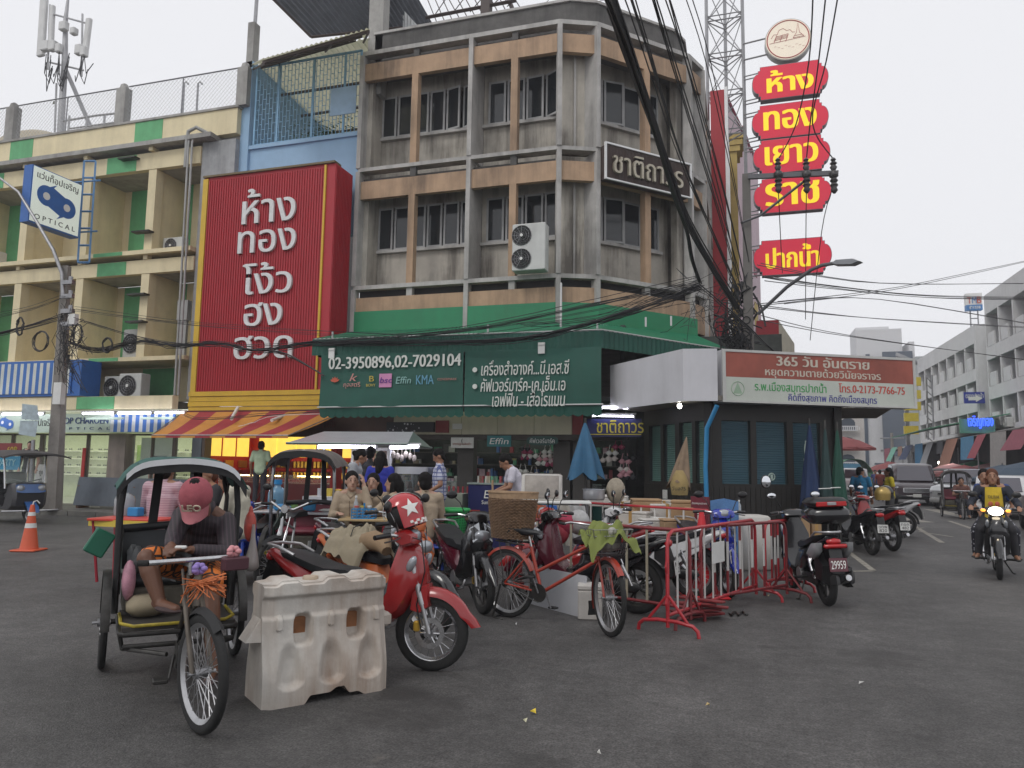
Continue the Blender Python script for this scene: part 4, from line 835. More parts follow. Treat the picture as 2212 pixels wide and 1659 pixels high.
# sign box
d_=V((R_.x-L_.x,R_.y-L_.y,0)); W_=d_.length; Fs=frame((L_.x,L_.y,ZB),d_,(0,0,1)); Hs=ZT-ZB
sg=thing('sign_box','long lit box sign with 365 in pale letters on a red-brown upper half','sign',(L_.x,L_.y,ZB))
q=MB(Fs); q.bx(0,W_,.0,.4,0,Hs); q.build('box',wm,sg,world_=True)
q=MB(Fs); 
for a in ((-.01,W_+.01,-.03,-.001,-.01,.03),(-.01,W_+.01,-.03,-.001,Hs-.04,Hs+.01),(-.01,.06,-.029,-.001,.03,Hs-.04),(W_-.05,W_+.01,-.029,-.001,.03,Hs-.04)): q.bx(*a)
q.build('rim',mat('pale_rim',(.5,.5,.48),.4),sg,world_=True)
m_=mat('redbrown_print',(.30,.075,.05),.5,var=.35,sc=.9,emit=.05); q=MB(Fs); q.bx(.061,W_-.051,-.012,-.002,Hs*.48,Hs-.041); q.build('upper_print',m_,sg,world_=True)
q=MB(Fs); q.bx(.061,W_-.051,-.012,-.002,.031,Hs*.48-.001); q.build('lower_print',mat('pale_print',(.47,.50,.45),.5,var=.06,emit=.03),sg,world_=True)
def stext(s,m,px,py,w,h,bold=1):
    a=D(px,py,14.6+(px-1560)/414*.9); W2=w/1590*15.1; H2=h/1590*15.1; v=Fs.inverted()@a
    text(s,m,sg,Fs@V((v.x,-.014,v.z*.93+.065)),Fs.to_3x3()@V((1,0,0)),(0,0,1),W2,H2,.002,bold,world_=True)
cr=mat('cream_ink',(.55,.50,.42),.6,var=0); stext('365 วัน อันตราย',cr,1777,784,224,23,4); stext('หยุดความตายด้วยวินัยจราจร',cr,1778,812,280,25,3)
stext('ร.พ.เมืองสมุทรปากน้ำ',mat('green_ink',(.06,.32,.10),.6),1707,844,170,27,2); stext('โทร.0-2173-7766-75',mat('red_ink',(.5,.08,.06),.6),1882,845,164,20,3); stext('คิดถึงสุขภาพ คิดถึงเมืองสมุทร',mat('blue_print_ink',(.06,.06,.28),.6),1798,870,215,22,2)
q=MB(Fs); q.torus((.32,-.014,.27),.14,.008,'Y',20,4); q.slab([(.22,-.014,.17),(.42,-.014,.17),(.32,-.014,.4)],.003); q.build('emblem',mat('faint_green',(.3,.42,.3),.6),sg,world_=True)
# kiosk bulbs
bu=mat('lit_bulb',(1,1,1),var=0,emit=22,ecol=(1,.97,.88)); 
for i,(px,py,dp) in enumerate(((1468,877,15.0),(1519,879,15.3),(1598,891,15.2),(1723,905,16.2),(1808,903,15.7))):
    a=D(px,py,dp); o=thing('light_bulb','glowing bulb under the police box eaves, '+['under the bend of the white fascia','just left of the blue rain pipe','under the left end of the box sign','small one under the middle of the box sign','above the folded umbrellas'][i],'lamp',a,group='bulbs under the kiosk eaves')
    q=MB(); q.ell((0,0,0),(.045,.045,.055),10,8); q.build('bulb',bu,o,60); q=MB(); q.cyl((0,0,.08),.025,.07,8); q.build('socket',M['plate_white'],o)
# ================================================================ STACKED RED SIGNS ON A LATTICE MAST
YS=30.0
mast=thing('lattice_mast','tall grey lattice mast carrying the stacked red signs','mast',(-.6,30.6,0)); gs_=mat('mast_steel',(.38,.38,.39),.5,.4,var=.2)
lx=[(PY(1526,40,30.5).x,30.5),(PY(1566,40,31.3).x,31.3),(PY(1604,40,30.5).x,30.5)]
q=MB(); zt=25
for x,y in lx: q.tube([(x,y,5 if x>-.1 else 15.3),(x,y,zt)],.07,4)
q.build('leg',gs_,mast,world_=True)
q=MB(); z=15.4; k=0
while z<zt:
    for i in range(3):
        a,b_=lx[i],lx[(i+1)%3]; q.tube([(a[0],a[1],z),(b_[0],b_[1],z)],.035,4); q.tube([(a[0],a[1],z),(b_[0],b_[1],z+1.7)],.025,4); q.tube([(b_[0],b_[1],z),(a[0],a[1],z+1.7)],.025,4)
        q.tube([(a[0],a[1],z+.22),(b_[0],b_[1],z+.22)],.03,4)
    z+=1.7
q.build('brace',gs_,mast,world_=True,kind='stuff')
sr=mat('sign_red_lit',(.50,.012,.035),.4,var=.05,emit=.22,ecol=(.9,.02,.08)); sy=mat('sign_yellow_lit',(.75,.55,.02),.4,var=0,emit=.45,ecol=(1,.75,.02)); edge=mat('sign_edge_steel',(.22,.21,.23),.5,.4)
sc_=(PY(1786,173,YS)-PY(1626,173,YS)).length/2
for i,(s,px,py) in enumerate((('ห้าง',1706,173),('ทอง',1706,258),('เยาว',1709,334),('ราช',1711,419),('ปากน้ำ',1711,554))):
    c=PY(px,py,YS); lab=['uppermost red scalloped sign with yellow Thai letters on the mast','second red scalloped sign from the top of the stack','third red scalloped sign, behind the pole crossarm','fourth red scalloped sign, just under the pole crossarm','lowest red scalloped sign, hanging apart behind the street lamp'][i]
    o=thing('scalloped_sign',lab,'sign',c,group='stack of red scalloped signs'); hh=.76*sc_/1.5; w1=sc_*.80; P=[]
    for sx,sg2 in ((1,1),(-1,-1)):
        seq=[(w1,-hh),(w1,-hh*.78),(w1+.08,-hh*.78),(w1+.08,-hh*.6)]+[(w1+.08+.24*math.cos(a),hh*.6*math.sin(a)) for a in [R(-70+k*20) for k in range(8)]]+[(w1+.08,hh*.6),(w1+.08,hh*.78),(w1,hh*.78),(w1,hh)]
        if sg2<0: seq=[(-x,-z) for x,z in seq]
        P+=seq
    q=MB(); q.slab([(x,0,z) for x,z in P],.35); q.build('box',edge,o)
    q=MB(); q.slab([(x*.985,-.012,z*.97) for x,z in P],.01); q.build('face',sr,o)
    text(s,sy,o,(0,-.02,.02),(1,0,0),(0,0,1),sc_*1.36 if i!=0 else sc_*1.2,hh*(1.3 if i in(0,3,4) else 1.1),.01,bold=5,name='letters')
    lxx=lx[2][0]-c.x
    for z in (-hh+.1,-hh+.25,hh-.1,hh-.25): q=MB(); q.tube([(lxx,.4,z),(-w1,.25,z)],.03,4); q.build('bracket',gs_,o)
c=PY(1702,85,YS); o=thing('round_sign','round cream box sign with a red line drawing of a temple and pagoda','sign',c); r=(PY(1752,85,YS)-PY(1652,85,YS)).length/2
q=MB(); q.cyl((0,.2,0),r,.4,40,'Y'); q.build('box',mat('pale_box',(.45,.45,.43),.5),o,30)
cm=mat('cream_face_lit',(.7,.62,.5),.4,var=.05,emit=.25,ecol=(1,.9,.75)); q=MB(); q.cyl((0,-.012,0),r*.96,.02,40,'Y'); q.build('face',cm,o,30)
li=mat('red_line',(.45,.08,.08),.5,var=0)
q=MB(); q.torus((0,-.03,0),r*.90,.022,'Y',40,4)
def ln(pts,rad=.012): q.tube([(x*r,-.03,z*r) for x,z in pts],rad,3)
ln([(-.8,-.12),(.75,.02)]); 
for z in (.02,.08,.14,.2): ln([(-.62+z*.5,z-.02),(-.02+z*.2,z+.06)])
for x in (-.6,-.35,-.1): ln([(x,-.1),(x+.12,.24)]); 
ln([(.22,.02),(.36,.25),(.44,.72),(.5,.25),(.68,.06)]); ln([(.22,.02),(.68,.06)]); ln([(.3,.12),(.6,.14)])
ln([(-.72,.12),(-.6,.3),(-.45,.28),(-.38,.48),(-.2,.55),(-.05,.42),(.1,.44),(.2,.3),(.3,.3)])
for j in range(9): x=-.6+.15*j; ln([(x,-.3-.06*(j%3)),(x+.1,-.29-.06*(j%3))],.006)
q.build('drawing',li,o)
lxx=lx[2][0]-c.x
for z in (.35,-.45): q=MB(); q.tube([(lxx,.4,z*r),(-r*.8,.2,z*r)],.04,4); q.build('bracket',gs_,o)
# ================================================================ HOUSES BEHIND THE CORNER BLOCK
o=thing('red_house','tall narrow red building edge beside the lattice mast','building',(-1,37,0))
q=MB(); a,b_=PY(1534,197,29.6),PY(1564,190,29.6); q.bx(a.x,b_.x,29.6,36,0,a.z); q.build('wall',mat('red_wall',(.36,.03,.04),.7,var=.1,streak=.15),o,world_=True)
q=MB(); q.bx(b_.x+.005,b_.x+.13,29.58,36,0,a.z+.1); q.build('white_edge',M['white_paint'],o,world_=True)
o=thing('ochre_column_house','ochre column with stepped capital between red and pink buildings','building',(0,36,0)); oc=mat('ochre_wall',(.45,.33,.10),.7,var=.1,streak=.2)
a,b_=PY(1568,330,36.5),PY(1592,330,36.5); q=MB(); q.bx(a.x,b_.x,36.5,38,0,a.z); q.build('column',oc,o,world_=True)
for k in range(3): q=MB(); q.bx(a.x-.0,b_.x+.15+.12*k,36.4-.05*k,38,a.z+.01+.3*k,a.z+.29+.3*k); q.build('capital',oc,o,world_=True)
o=thing('pink_house','pale pink stepped shophouses receding behind the red signs','building',(1,45,0)); pk=mat('pink_wall',(.50,.38,.42),.7,var=.06,streak=.1); mr=mat('maroon_edge',(.22,.03,.06),.6)
for k,(xa,ya,xb,yb,Y) in enumerate(((1567,205,1604,285,39),(1604,275,1622,330,43),(1622,320,1637,372,47))):
    a,b_=PY(xa,ya,Y),PY(xb,yb,Y+2); q=MB(); q.slab([(a.x,a.y,0),(b_.x,b_.y,0),(b_.x,b_.y,b_.z),(a.x,a.y,a.z)],.4); q.build('wall',pk,o,world_=True)
    q=MB(); q.tube([a-V((0,.1,0)),b_-V((0,.1,0))],.09,4); q.build('roof_edge',mr,o,world_=True)
    for j in range(4): z=4+j*3.2; q=MB(); q.slab([(a.x+.05,a.y-.02,z),(b_.x-.05,b_.y-.03,z),(b_.x-.05,b_.y-.03,z+1.5),(a.x+.05,a.y-.02,z+1.5)],.05) ; q.build('window',[mr,wgl,M['ochre_wall'],mr][j],o,world_=True)
o=thing('red_low_house','low red-walled house with a cream neighbour wall behind the pole','building',(3,34,0))
a,b_=PY(1634,693,34),PY(1682,700,34); q=MB(); q.bx(a.x,b_.x,34,36,0,a.z); q.build('wall',M['red_wall'],o,world_=True)
a2,c2_=PY(1682,692,34.2),PY(1716,742,36); q=MB(); q.slab([(a2.x,34.2,0),(c2_.x,36,0),(c2_.x,36,c2_.z),(a2.x,34.2,a2.z)],.3); q.build('cream_wall',mat('cream_wall',(.5,.46,.36),.7,streak=.2),o,world_=True)
q=MB(); [q.bx(a2.x+.1,a2.x+.4,34.1,34.19,z,z+.35) for z in (a2.z-1.9,a2.z-2.4)]; q.build('window',mr,o,world_=True)
# ================================================================ UTILITY POLES AND LAMPS
pc=mat('pole_concrete',(.27,.25,.23),.85,var=.2,sc=4,streak=.5,bump=.2); blk=mat('cable_black',(.020,.020,.023),.5,var=.2); 
pb_=G(114,1103,.12); pt=PY(144,575,pb_.y); 
PL=thing('utility_pole','leaning square concrete pole with coiled cables at left before the optician','pole',pb_)
ax=(pt-pb_); rot=V((0,0,1)).rotation_difference(ax.normalized()).to_matrix()
q=MB(Matrix.Translation(pb_)@rot.to_4x4()@Matrix.Rotation(.3,4,'Z')); h=ax.length
q.add([(-.17,-.17,0),(.17,-.17,0),(.17,.17,0),(-.17,.17,0),(-.09,-.09,h),(.09,-.09,h),(.09,.09,h),(-.09,.09,h)],[(3,2,1,0),(4,5,6,7),(0,1,5,4),(1,2,6,5),(2,3,7,6),(3,0,4,7)]); q.build('shaft',pc,PL,world_=True)
def pp(px,py,off=0): return PY(px,py,pb_.y-.22+off)
q=MB(); q.tube([pp(137,640),pp(134,590),pp(115,540),pp(80,480),pp(40,415),pp(-20,370)],[.06,.055,.05,.045,.04,.035],8); q.build('lamp_arm',M['steel'],PL,60,True)
q=MB(); q.bx(*[v for v in (pp(120,0).x,pp(138,0).x)],pb_.y-.35,pb_.y-.2,pp(0,800).z,pp(0,748).z) if 0 else q.box(pp(128,850/1+0 -0),(.28,.16,.62)); q.build('junction_box',M['plate_white'],PL,world_=True)
q=MB(); q.box(pp(158,690),(.25,.14,.3)); q.build('meter',M['plate_white'],PL,world_=True)
q=MB()
for y in (610,640,672,700): q.box(pp(146,y),(.42,.1,.12)); q.cyl(pp(153,y-8),.06,.12,8)
q.build('clamp',M['steel'],PL,world_=True,kind='stuff')
def loop(c,r,tilt,n=5,rad=.014):
    q=MB()
    for k in range(n):
        pts=[]; rr_=r*(1+random.uniform(-.06,.06)); ox=random.uniform(-.03,.03)
        for i in range(20): a=2*PI*i/20; pts.append(c+V((rr_*math.cos(a)*tilt+ox,random.uniform(-.03,.03),rr_*1.05*math.sin(a))))
        q.tube(pts,rad,4,closed=True)
    return q
for px,py,r,tl in ((43,705,.26,.5),(88,737,.28,1.0),(168,722,.27,.6),(232,746,.2,.8)):
    c=pp(px,py); o=one('cable_coil',{43:'narrow coil of black cable hanging farthest left of the pole',88:'round coil of black cable hanging between the pole and the narrow coil',168:'oval coil of black cable just right of the leaning pole',232:'small loose coil of cable by the tall condenser'}[px],'cable',loop(c,r,tl),blk,group='coiled cables',loc=c)
q=MB(); rr=random.Random(3)
for i in range(60):
    a=pp(rr.uniform(118,165),rr.uniform(650,800)); b_=pp(rr.uniform(118,200),rr.uniform(690,850)); m_=a.lerp(b_,.5)+V((rr.uniform(-.3,.3),rr.uniform(-.25,.05),rr.uniform(-.3,.1))); q.tube([a,a.lerp(m_,.5)+V((rr.uniform(-.08,.08),0,0)),m_,b_],.009,3)
one('loose_cables','tangle of loose black cables hanging around the leaning pole','cables',q,blk,loc=pp(140,750),kind='stuff')
# overhead cables: each span sags as a bundle
def span(pts,n,spread,rad,rng,jit=.0):
    q=MB(); P=[V(p) for p in pts]
    for k in range(n):
        o0=V((rng.gauss(0,spread),rng.gauss(0,spread),rng.gauss(0,spread))); o1=V((rng.gauss(0,spread),rng.gauss(0,spread),rng.gauss(0,spread))); out=[]; m=len(P)
        for i in range(m-1):
            for s in range(5):
                t=s/5; a=P[max(i-1,0)];b_=P[i];c=P[i+1];d=P[min(i+2,m-1)]
                v=.5*((2*b_)+(c-a)*t+(2*a-5*b_+4*c-d)*t*t+(3*b_-a-3*c+d)*t**3); g=(i+t)/(m-1)
                out.append(v+o0.lerp(o1,g)+V((0,0,rng.gauss(0,jit))))
        out.append(P[-1]+o1); q.tube(out,rad,4)
    return q
rg=random.Random(11); Yc=pb_.y-.3
L1=[PY(150,742,Yc),PY(215,757,17.0),PY(300,738,16.9),PY(380,747,16.8),PY(470,742,16.7),PY(560,757,16.6),PY(680,742,16.5),PY(900,741,16.3),PY(1100,735,16.2),PY(1230,712,16.2),PY(1400,660,16.6),PY(1512,618,17.3)]
one('cable_bundle','thick sagging bundle of black cables crossing the red board and green canopy','cables',span(L1,12,.038,.010,rg,.012),blk,loc=L1[0])
for k,(lab,pts,n,sp,r) in enumerate([
 ('pair of thin cables from the leaning pole across the yellow balconies',[PY(160,690,Yc),PY(330,735,17),PY(480,745,16.8),PY(700,738,16.5)],3,.04,.008),
 ('thin wires strung high across the yellow balconies and red board',[PY(150,665,Yc),PY(400,697,17),PY(700,718,16.5),PY(1000,722,16.4),PY(1500,640,17)],4,.09,.006),
 ('black cables running left from the leaning pole out of the picture',[PY(140,682,Yc),PY(60,705,17),PY(-60,735,16.5)],8,.05,.012),
 ('thin stray wires rising left of the leaning pole',[PY(140,640,Yc),PY(60,668,16.8),PY(-50,690,16.5)],4,.1,.007),
 ('cable drooping from the bundle down to the green banner corner',[PY(560,757,16.6),PY(620,765,16.5),PY(700,812,16.35)],5,.03,.012),
 ('fine wires looping below the yellow frame of the red board',[PY(380,888,17.2),PY(430,905,17.0),PY(560,897,16.9),PY(700,888,16.6)],3,.05,.007),
 ('thin white cable looping under the yellow frame',[PY(470,930,17),PY(540,915,17),PY(590,900,17),PY(700,895,17)],1,.01,.01),
 ('dark cables fanning over the green canopy from the pole',[PY(690,745,16.4),PY(1000,715,16.3),PY(1250,665,16.5),PY(1420,628,16.9),PY(1510,610,17.3)],7,.07,.008),
 ('stray wires across the right end of the upright green sheet',[PY(1510,612,17.3),PY(1420,640,16.9),PY(1300,690,16.7),PY(1130,705,16.5)],4,.12,.007),
 ]):
    one('overhead_cable',lab,'cables',span(pts,n,sp,r,rg,.006),blk if 'white' not in lab else M['plate_white'],loc=pts[0])
# ---- pole beside the corner block
PRb=V((.25,19.6,0)); q=MB(); PR=thing('utility_pole','concrete pole buried in cables behind the police box with a three-insulator crossarm','pole',PRb)
tp_=PY(1608,378,19.6); q=MB(Matrix.Translation(PRb)); hh=tp_.z; q.add([(-.15,-.15,0),(.15,-.15,0),(.15,.15,0),(-.15,.15,0),(-.1+.05,-.1,hh),(.1+.05,-.1,hh),(.1+.05,.1,hh),(-.1+.05,.1,hh)],[(3,2,1,0),(4,5,6,7),(0,1,5,4),(1,2,6,5),(2,3,7,6),(3,0,4,7)]); q.build('shaft',mat('pole_dark',(.16,.15,.14),.85,streak=.5),PR,world_=True)
q=MB(); a,b_=PY(1616,382,19.4),PY(1811,374,19.4); q.box((a+b_)/2,((b_-a).length,.09,.12),rot=V((1,0,0)).rotation_difference((b_-a).normalized()).to_matrix()); q.tube([PY(1642,466,19.4),PY(1748,383,19.4)],.035,4); q.tube([PY(1600,482,19.4),PY(1642,466,19.4)],.03,4); q.build('crossarm',mat('arm_grey',(.13,.13,.14),.6,.3),PR,world_=True)
for px in (1681,1742,1801):
    q=MB(); c=PY(px,378,19.35)
    q.lathe([(.03,.45),(.07,.4),(.04,.36),(.09,.3),(.05,.26),(.09,.2),(.05,.12),(.11,.06),(.11,-.04),(.06,-.08),(.1,-.15),(.06,-.2),(.1,-.27),(.06,-.33),(.09,-.4),(.03,-.48)],10,c); q.build('insulator',mat('insulator_brown',(.05,.045,.045),.3),PR,60,True)
q=MB(); a=PY(1638,678,19.4); q.tube([a,PY(1700,620,18.9),PY(1752,583,18.5),PY(1775,573,18.3),PY(1800,569,18.2)],.045,8); q.build('lamp_arm',M['arm_grey'],PR,60,True)
q=MB(); a,b_=PY(1798,569,18.2),PY(1862,566,17.9); q.side([(0,-.02),(.15,-.06),(.75,-.07),(1.0,.0),(.75,.07),(.15,.06)],.13); 
Mx=frame(a,b_-a,(0,0,1)); q.v=[tuple(Mx@V((p[0]*(b_-a).length,p[1],p[2]))) for p in q.v]; q.build('lamp_head',mat('lamp_grey',(.25,.26,.28),.4),PR,50,True)
# masses of cable round the pole
q=MB(); rr=random.Random(9)
for i in range(85):
    t=rr.random(); py=590+t*190; w=14+24*math.sin(t*PI)**2
    a=D(1600+rr.gauss(0,w*.6),py+rr.gauss(0,12),18.6+rr.random()*.5); b_=D(1600+rr.gauss(0,w*.7),py+rr.uniform(15,70),18.5+rr.random()*.6)
    q.tube([a,a.lerp(b_,.5)+V((rr.gauss(0,.12),rr.gauss(0,.08),rr.gauss(0,.12))),b_],rr.choice((.012,.018,.03)),4)
for i in range(40):
    a=D(1585+rr.gauss(0,16),730+rr.gauss(0,22),18.5); q.torus(a,rr.uniform(.08,.22),.016,'Y',10,4)
one('cable_mass','dense black knot of cables wrapped round the pole behind the police box','cables',q,blk,loc=D(1600,700,18.6),kind='stuff')
q=MB(); 
for i in range(42):
    a=D(rr.uniform(1480,1600),rr.uniform(600,690),17.6+rr.random()); b_=a+V((rr.gauss(0,.45),rr.gauss(0,.2),rr.gauss(-.2,.35))); q.tube([a,a.lerp(b_,.4)+V((rr.gauss(0,.15),0,rr.gauss(-.1,.15))),a.lerp(b_,.75)+V((rr.gauss(0,.1),0,rr.gauss(-.05,.12))),b_],.008,3)
one('loose_cables','wild tangle of thin wires between the chamfered corner and the pole','cables',q,blk,loc=D(1540,640,18),kind='stuff')
def sp2(lab,pts,n,s,r,jit=.004):
    P=[D(*p) for p in pts]; one('overhead_cable',lab,'cables',span(P,n,s,r,rg,jit),blk,loc=P[-1],group='overhead cables')
sp2('thickest black cable bundle sweeping down from overhead to the knotted pole',[(1300,-60,7.5),(1335,30,8.5),(1372,140,9.6),(1410,260,11),(1445,370,12.4),(1480,470,13.8),(1540,580,15.6),(1592,665,17.6)],20,.038,.015)
sp2('bundle branching off to the kink above the green sheet',[(1320,20,8.6),(1365,150,10.0),(1420,300,12),(1455,420,13.4),(1484,500,14.6),(1495,560,15.5),(1512,610,17)],9,.03,.015)
sp2('pair of cables crossing right of the thick bundle',[(1390,-60,9),(1430,70,10),(1490,260,12.5),(1545,430,15),(1595,600,17.8)],3,.04,.011)
sp2('cables from the top crossing the corner block edge',[(1350,-60,8.5),(1400,100,10),(1470,330,13),(1530,480,15.5),(1600,640,18)],4,.06,.010)
sp2('long cable grazing the roof corner of the block',[(1420,-60,10),(1460,60,11),(1515,240,13),(1570,440,16),(1612,620,18.4)],3,.07,.011)
sp2('single wire passing left of the lattice mast',[(1470,-60,11),(1530,130,13),(1580,360,16),(1618,560,18.6)],2,.05,.009)
sp2('grey cable slanting from the knot down over the white fascia',[(1512,615,17),(1600,690,17.2),(1690,770,17.6),(1760,790,20)],3,.04,.012)
for i,(x0,x1,y1) in enumerate(((1753,1742,262),(1782,1755,262),(1810,1760,262))):
    sp2('steep power wire from the top down to the '+('left','middle','right')[i]+' crossarm insulator',[(x0+4,-30,14),((x0+x1)/2,y1/2,16),(x1-22 if i<1 else x1-5,y1+5,18.2),((1681,1742,1801)[i],345,19.0)],1,0,.016,0)
for i,(x0,x1,y1) in enumerate(((1681,1690,590),(1742,1740,690),(1800,1750,735))):
    sp2('wire hanging below the '+('left','middle','right')[i]+' insulator of the crossarm',[(x0,402,19.3),((x0*.5+x1*.5),500,21),(x1,y1,24)],1,0,.012,0)
for i,(pts,lab) in enumerate(((((1640,575,19),(1900,615,26),(2212,615,34)),'nearly level wire across the sky just under the lowest red sign'),(((1650,600,19),(1800,620,24),(2000,640,30),(2230,645,36)),'bundle of fine wires crossing the sky toward the bank sign'),(((1640,660,19),(1900,688,27),(2230,708,38)),'dark wire crossing the sky at mid height right of the pole'),(((1640,690,19),(1850,730,26),(2230,780,38)),'lower wire sloping down right across the white buildings'),(((1690,655,20),(1950,620,28),(2230,560,36)),'wire rising to the right edge of the sky'),(((1640,655,19),(1900,645,28),(2230,700,38)),'faint wire crossing below the rising one'))):
    sp2(lab,pts,2 if i!=1 else 5,.06,.012,.003)
# ---- small leaning notice post and boxes at left
q=MB(); c=PY(66,1075,15.8); t_=PY(72,950,15.8); q.tube([V((c.x,c.y,.1)),t_],.05,8); o=thing('notice_post','thin post with two faded printed sheets beside the tuk-tuk','sign',(c.x,c.y,.12)); q.build('post',M['steel'],o,60,True)
a,b_=PY(42,870,15.75),PY(84,945,15.75); q=MB(); q.slab([PY(48,872,15.75),PY(80,876,15.75),PY(84,908,15.75),PY(46,905,15.75)][::-1],.01); q.slab([PY(44,908,15.74),PY(82,910,15.74),PY(76,944,15.74),PY(40,938,15.74)][::-1],.01); q.build('sheet',mat('faded_print',(.38,.46,.50),.6,var=.3,sc=5),o,world_=True)
# ================================================================ FAR STREET
fw=mat('white_building',(.62,.62,.62),.8,var=.06,streak=.22,dirt=(.25,.25,.25)); fsh=mat('white_building_inner',(.48,.49,.51),.8,var=.1)
def gallery(name,lab,Y0,Y1,X,top,nb,base,fl,depth=1.6):
    o=thing(name,lab,'building',(X+3,(Y0+Y1)/2,0)); fh=(top-1.3-base)/fl
    def b(n,x0,x1,y0,y1,z0,z1,m=fw): q=MB(); q.bx(x0,x1,y0,y1,z0,z1); return q.build(n,m,o,world_=True)
    b('parapet',X,X+.3,Y0,Y1,top-1.3,top); b('roof_slab',X+.3,X+12,Y0,Y1,top-1.3,top-1.0); b('end_wall',X+.02,X+12,Y0-.2,Y0,0,top); b('end_wall',X+.02,X+12,Y1,Y1+.2,0,top)
    b('back_wall',X+depth,X+depth+.2,Y0,Y1,0,top-1.3,fsh)
    bw=(Y1-Y0)/nb
    for k in range(fl+1):
        z=base+fh*k
        if k<fl: b('balcony_beam',X-.05,X+.12,Y0,Y1,z-.5,z+.35); b('floor_slab',X+.13,X+depth,Y0,Y1,z-.3,z)
    for j in range(nb+1):
        y=Y0+bw*j; b('pillar',X-.02 if 0 else X-.03,X+depth,y-.1,y+.1,base-.5,top-1.31)
    for k in range(fl):
        z=base+fh*k
        for j in range(nb):
            y=Y0+bw*j; b('balcony_panel',X-.06,X+.05,y+bw*.35,y+bw*.82,z+.36,z+1.25); b('window',X+depth-.05,X+depth-.001,y+bw*.2,y+bw*.8,z+.9,z+2.3,M['dark_blue_glass'])
    return o
glass('dark_blue_glass',(.05,.065,.085),.1)
gallery('apartment_block','nearest white apartment block with deep balconies at the right edge','',0,0,0,0,0,0) if 0 else None
gallery('apartment_block','nearest white apartment block with deep square balconies at the right edge',30,56,16,13.5,10,4.3,3)
B2=gallery('apartment_block','farther white apartment block with a blank end wall and the blue arrow sign',58.6,76,16,12.0,7,4.2,3)
for Yy,lab in ((60,'a'),):
    pass
for i,(y,z) in enumerate(((33.5,4.7),(37,4.7),(52,4.7),(54.5,4.7))):
    q=MB(); q.rbox((15.75,y,z),(.35,.8,.6),.03); q.torus((15.56,y,z),.22,.02,'X',12,4); one('air_conditioner','condenser box on the near white block, '+['first from the right edge','second from the right edge','third, near the far end of the block','last, at the far corner of the block'][i],'air conditioner',q,acw,group='condensers on the white block',loc=(15.75,y,z))
o=thing('arrow_sign','blue sign with Thai word and a thick white arrow pointing right','sign',PY(2104,858,58)); a,b_=PY(2082,847,58),PY(2128,871,58)
q=MB(); q.bx(a.x,b_.x,58.0,58.1,b_.z,a.z); q.build('board',mat('sign_blue_flat',(.02,.04,.30),.5),o,world_=True)
text('ตลาดปากน้ำ',M['ink_white'],o,((a.x+b_.x)/2,57.98,a.z-.24),(1,0,0),(0,0,1),(b_.x-a.x)*.86,.38,.01,2,world_=True)
q=MB(); zc=b_.z+.33; q.slab([(x,57.97,z) for x,z in ((a.x+.25,zc-.12),(b_.x-.55,zc-.12),(b_.x-.55,zc-.24),(b_.x-.15,zc),(b_.x-.55,zc+.24),(b_.x-.55,zc+.12),(a.x+.25,zc+.12))],.02); q.build('arrow',M['ink_white'],o,world_=True)
o=thing('bank_sign','rooftop TMB bank sign, white above blue, on two thin legs','sign',PY(2105,690,62)); a,b_=PY(2086,634,62),PY(2123,669,62)
q=MB(); q.bx(a.x,b_.x,62,62.5,a.z-(a.z-b_.z)*.68,a.z); q.build('white_panel',M['plate_white'],o,world_=True); q=MB(); q.bx(a.x,b_.x,61.98,62.5,b_.z,a.z-(a.z-b_.z)*.68-.01); q.build('blue_panel',mat('bank_blue',(.06,.2,.45),.5),o,world_=True)
for s,f,m_ in (('T',.2,M['red_ink']),('M',.5,M['bank_blue']),('B',.8,M['red_ink'])): text(s,m_,o,(a.x+(b_.x-a.x)*f,61.97,a.z-(a.z-b_.z)*.42),(1,0,0),(0,0,1),(b_.x-a.x)*.26,.5,.01,2,world_=True)
text('✆1558',M['ink_white'],o,((a.x+b_.x)/2,61.95,b_.z+.2),(1,0,0),(0,0,1),(b_.x-a.x)*.7,.24,.01,2,world_=True)
q=MB(); q.tube([((a.x+b_.x)/2-.25,62.2,11),((a.x+b_.x)/2-.25,62.2,b_.z)],.05,4); q.tube([((a.x+b_.x)/2+.25,62.2,11),((a.x+b_.x)/2+.25,62.2,b_.z)],.05,4); q.tube([((a.x+b_.x)/2-.25,62.2,b_.z-.6),((a.x+b_.x)/2+.25,62.2,b_.z-.6)],.04,4); q.build('legs',M['steel'],o,world_=True)
# tower with glass, far centre
o=thing('office_tower','distant white angular tower with dark blue glass bands above the box sign','building',PY(1900,1000,120)); Yt=120
def ptw(name,x0,x1,y0,y1,Y,m,dY=6):
    a,b_=PY(x0,y0,Y),PY(x1,y1,Y); q=MB(); q.bx(a.x,b_.x,Y,Y+dY,min(a.z,b_.z) if y1<1015 else 0,max(a.z,b_.z)); return q.build(name,m,o,world_=True)
tw=mat('tower_white',(.60,.60,.61),.7,var=.05); tg=mat('tower_glass',(.06,.08,.11),.15,var=.2,sc=.3)
ptw('wall',1848,1962,713,1040,120,tw); ptw('wall',1963,1989,738,1040,119,tw); ptw('wall',1848,1920,708,714,121,tw)
ptw('glass_band',1906,1973,760,800,118.5,tg,.4); ptw('glass_band',1870,1880,765,800,119.5,tg,.4); ptw('glass_band',1866,1878,880,1005,119.5,tg,.4); ptw('glass_band',1905,1958,870,985,118.4,tg,.5); ptw('glass_band',1890,1910,1000,1004,119.5,tg,.4)
o=thing('arched_house','cream house with arched balconies seen under the box sign','building',PY(1835,1000,90)); 
ptw('wall',1800,1871,880,1040,90,mat('cream_house',(.5,.47,.44),.8,var=.1),5)
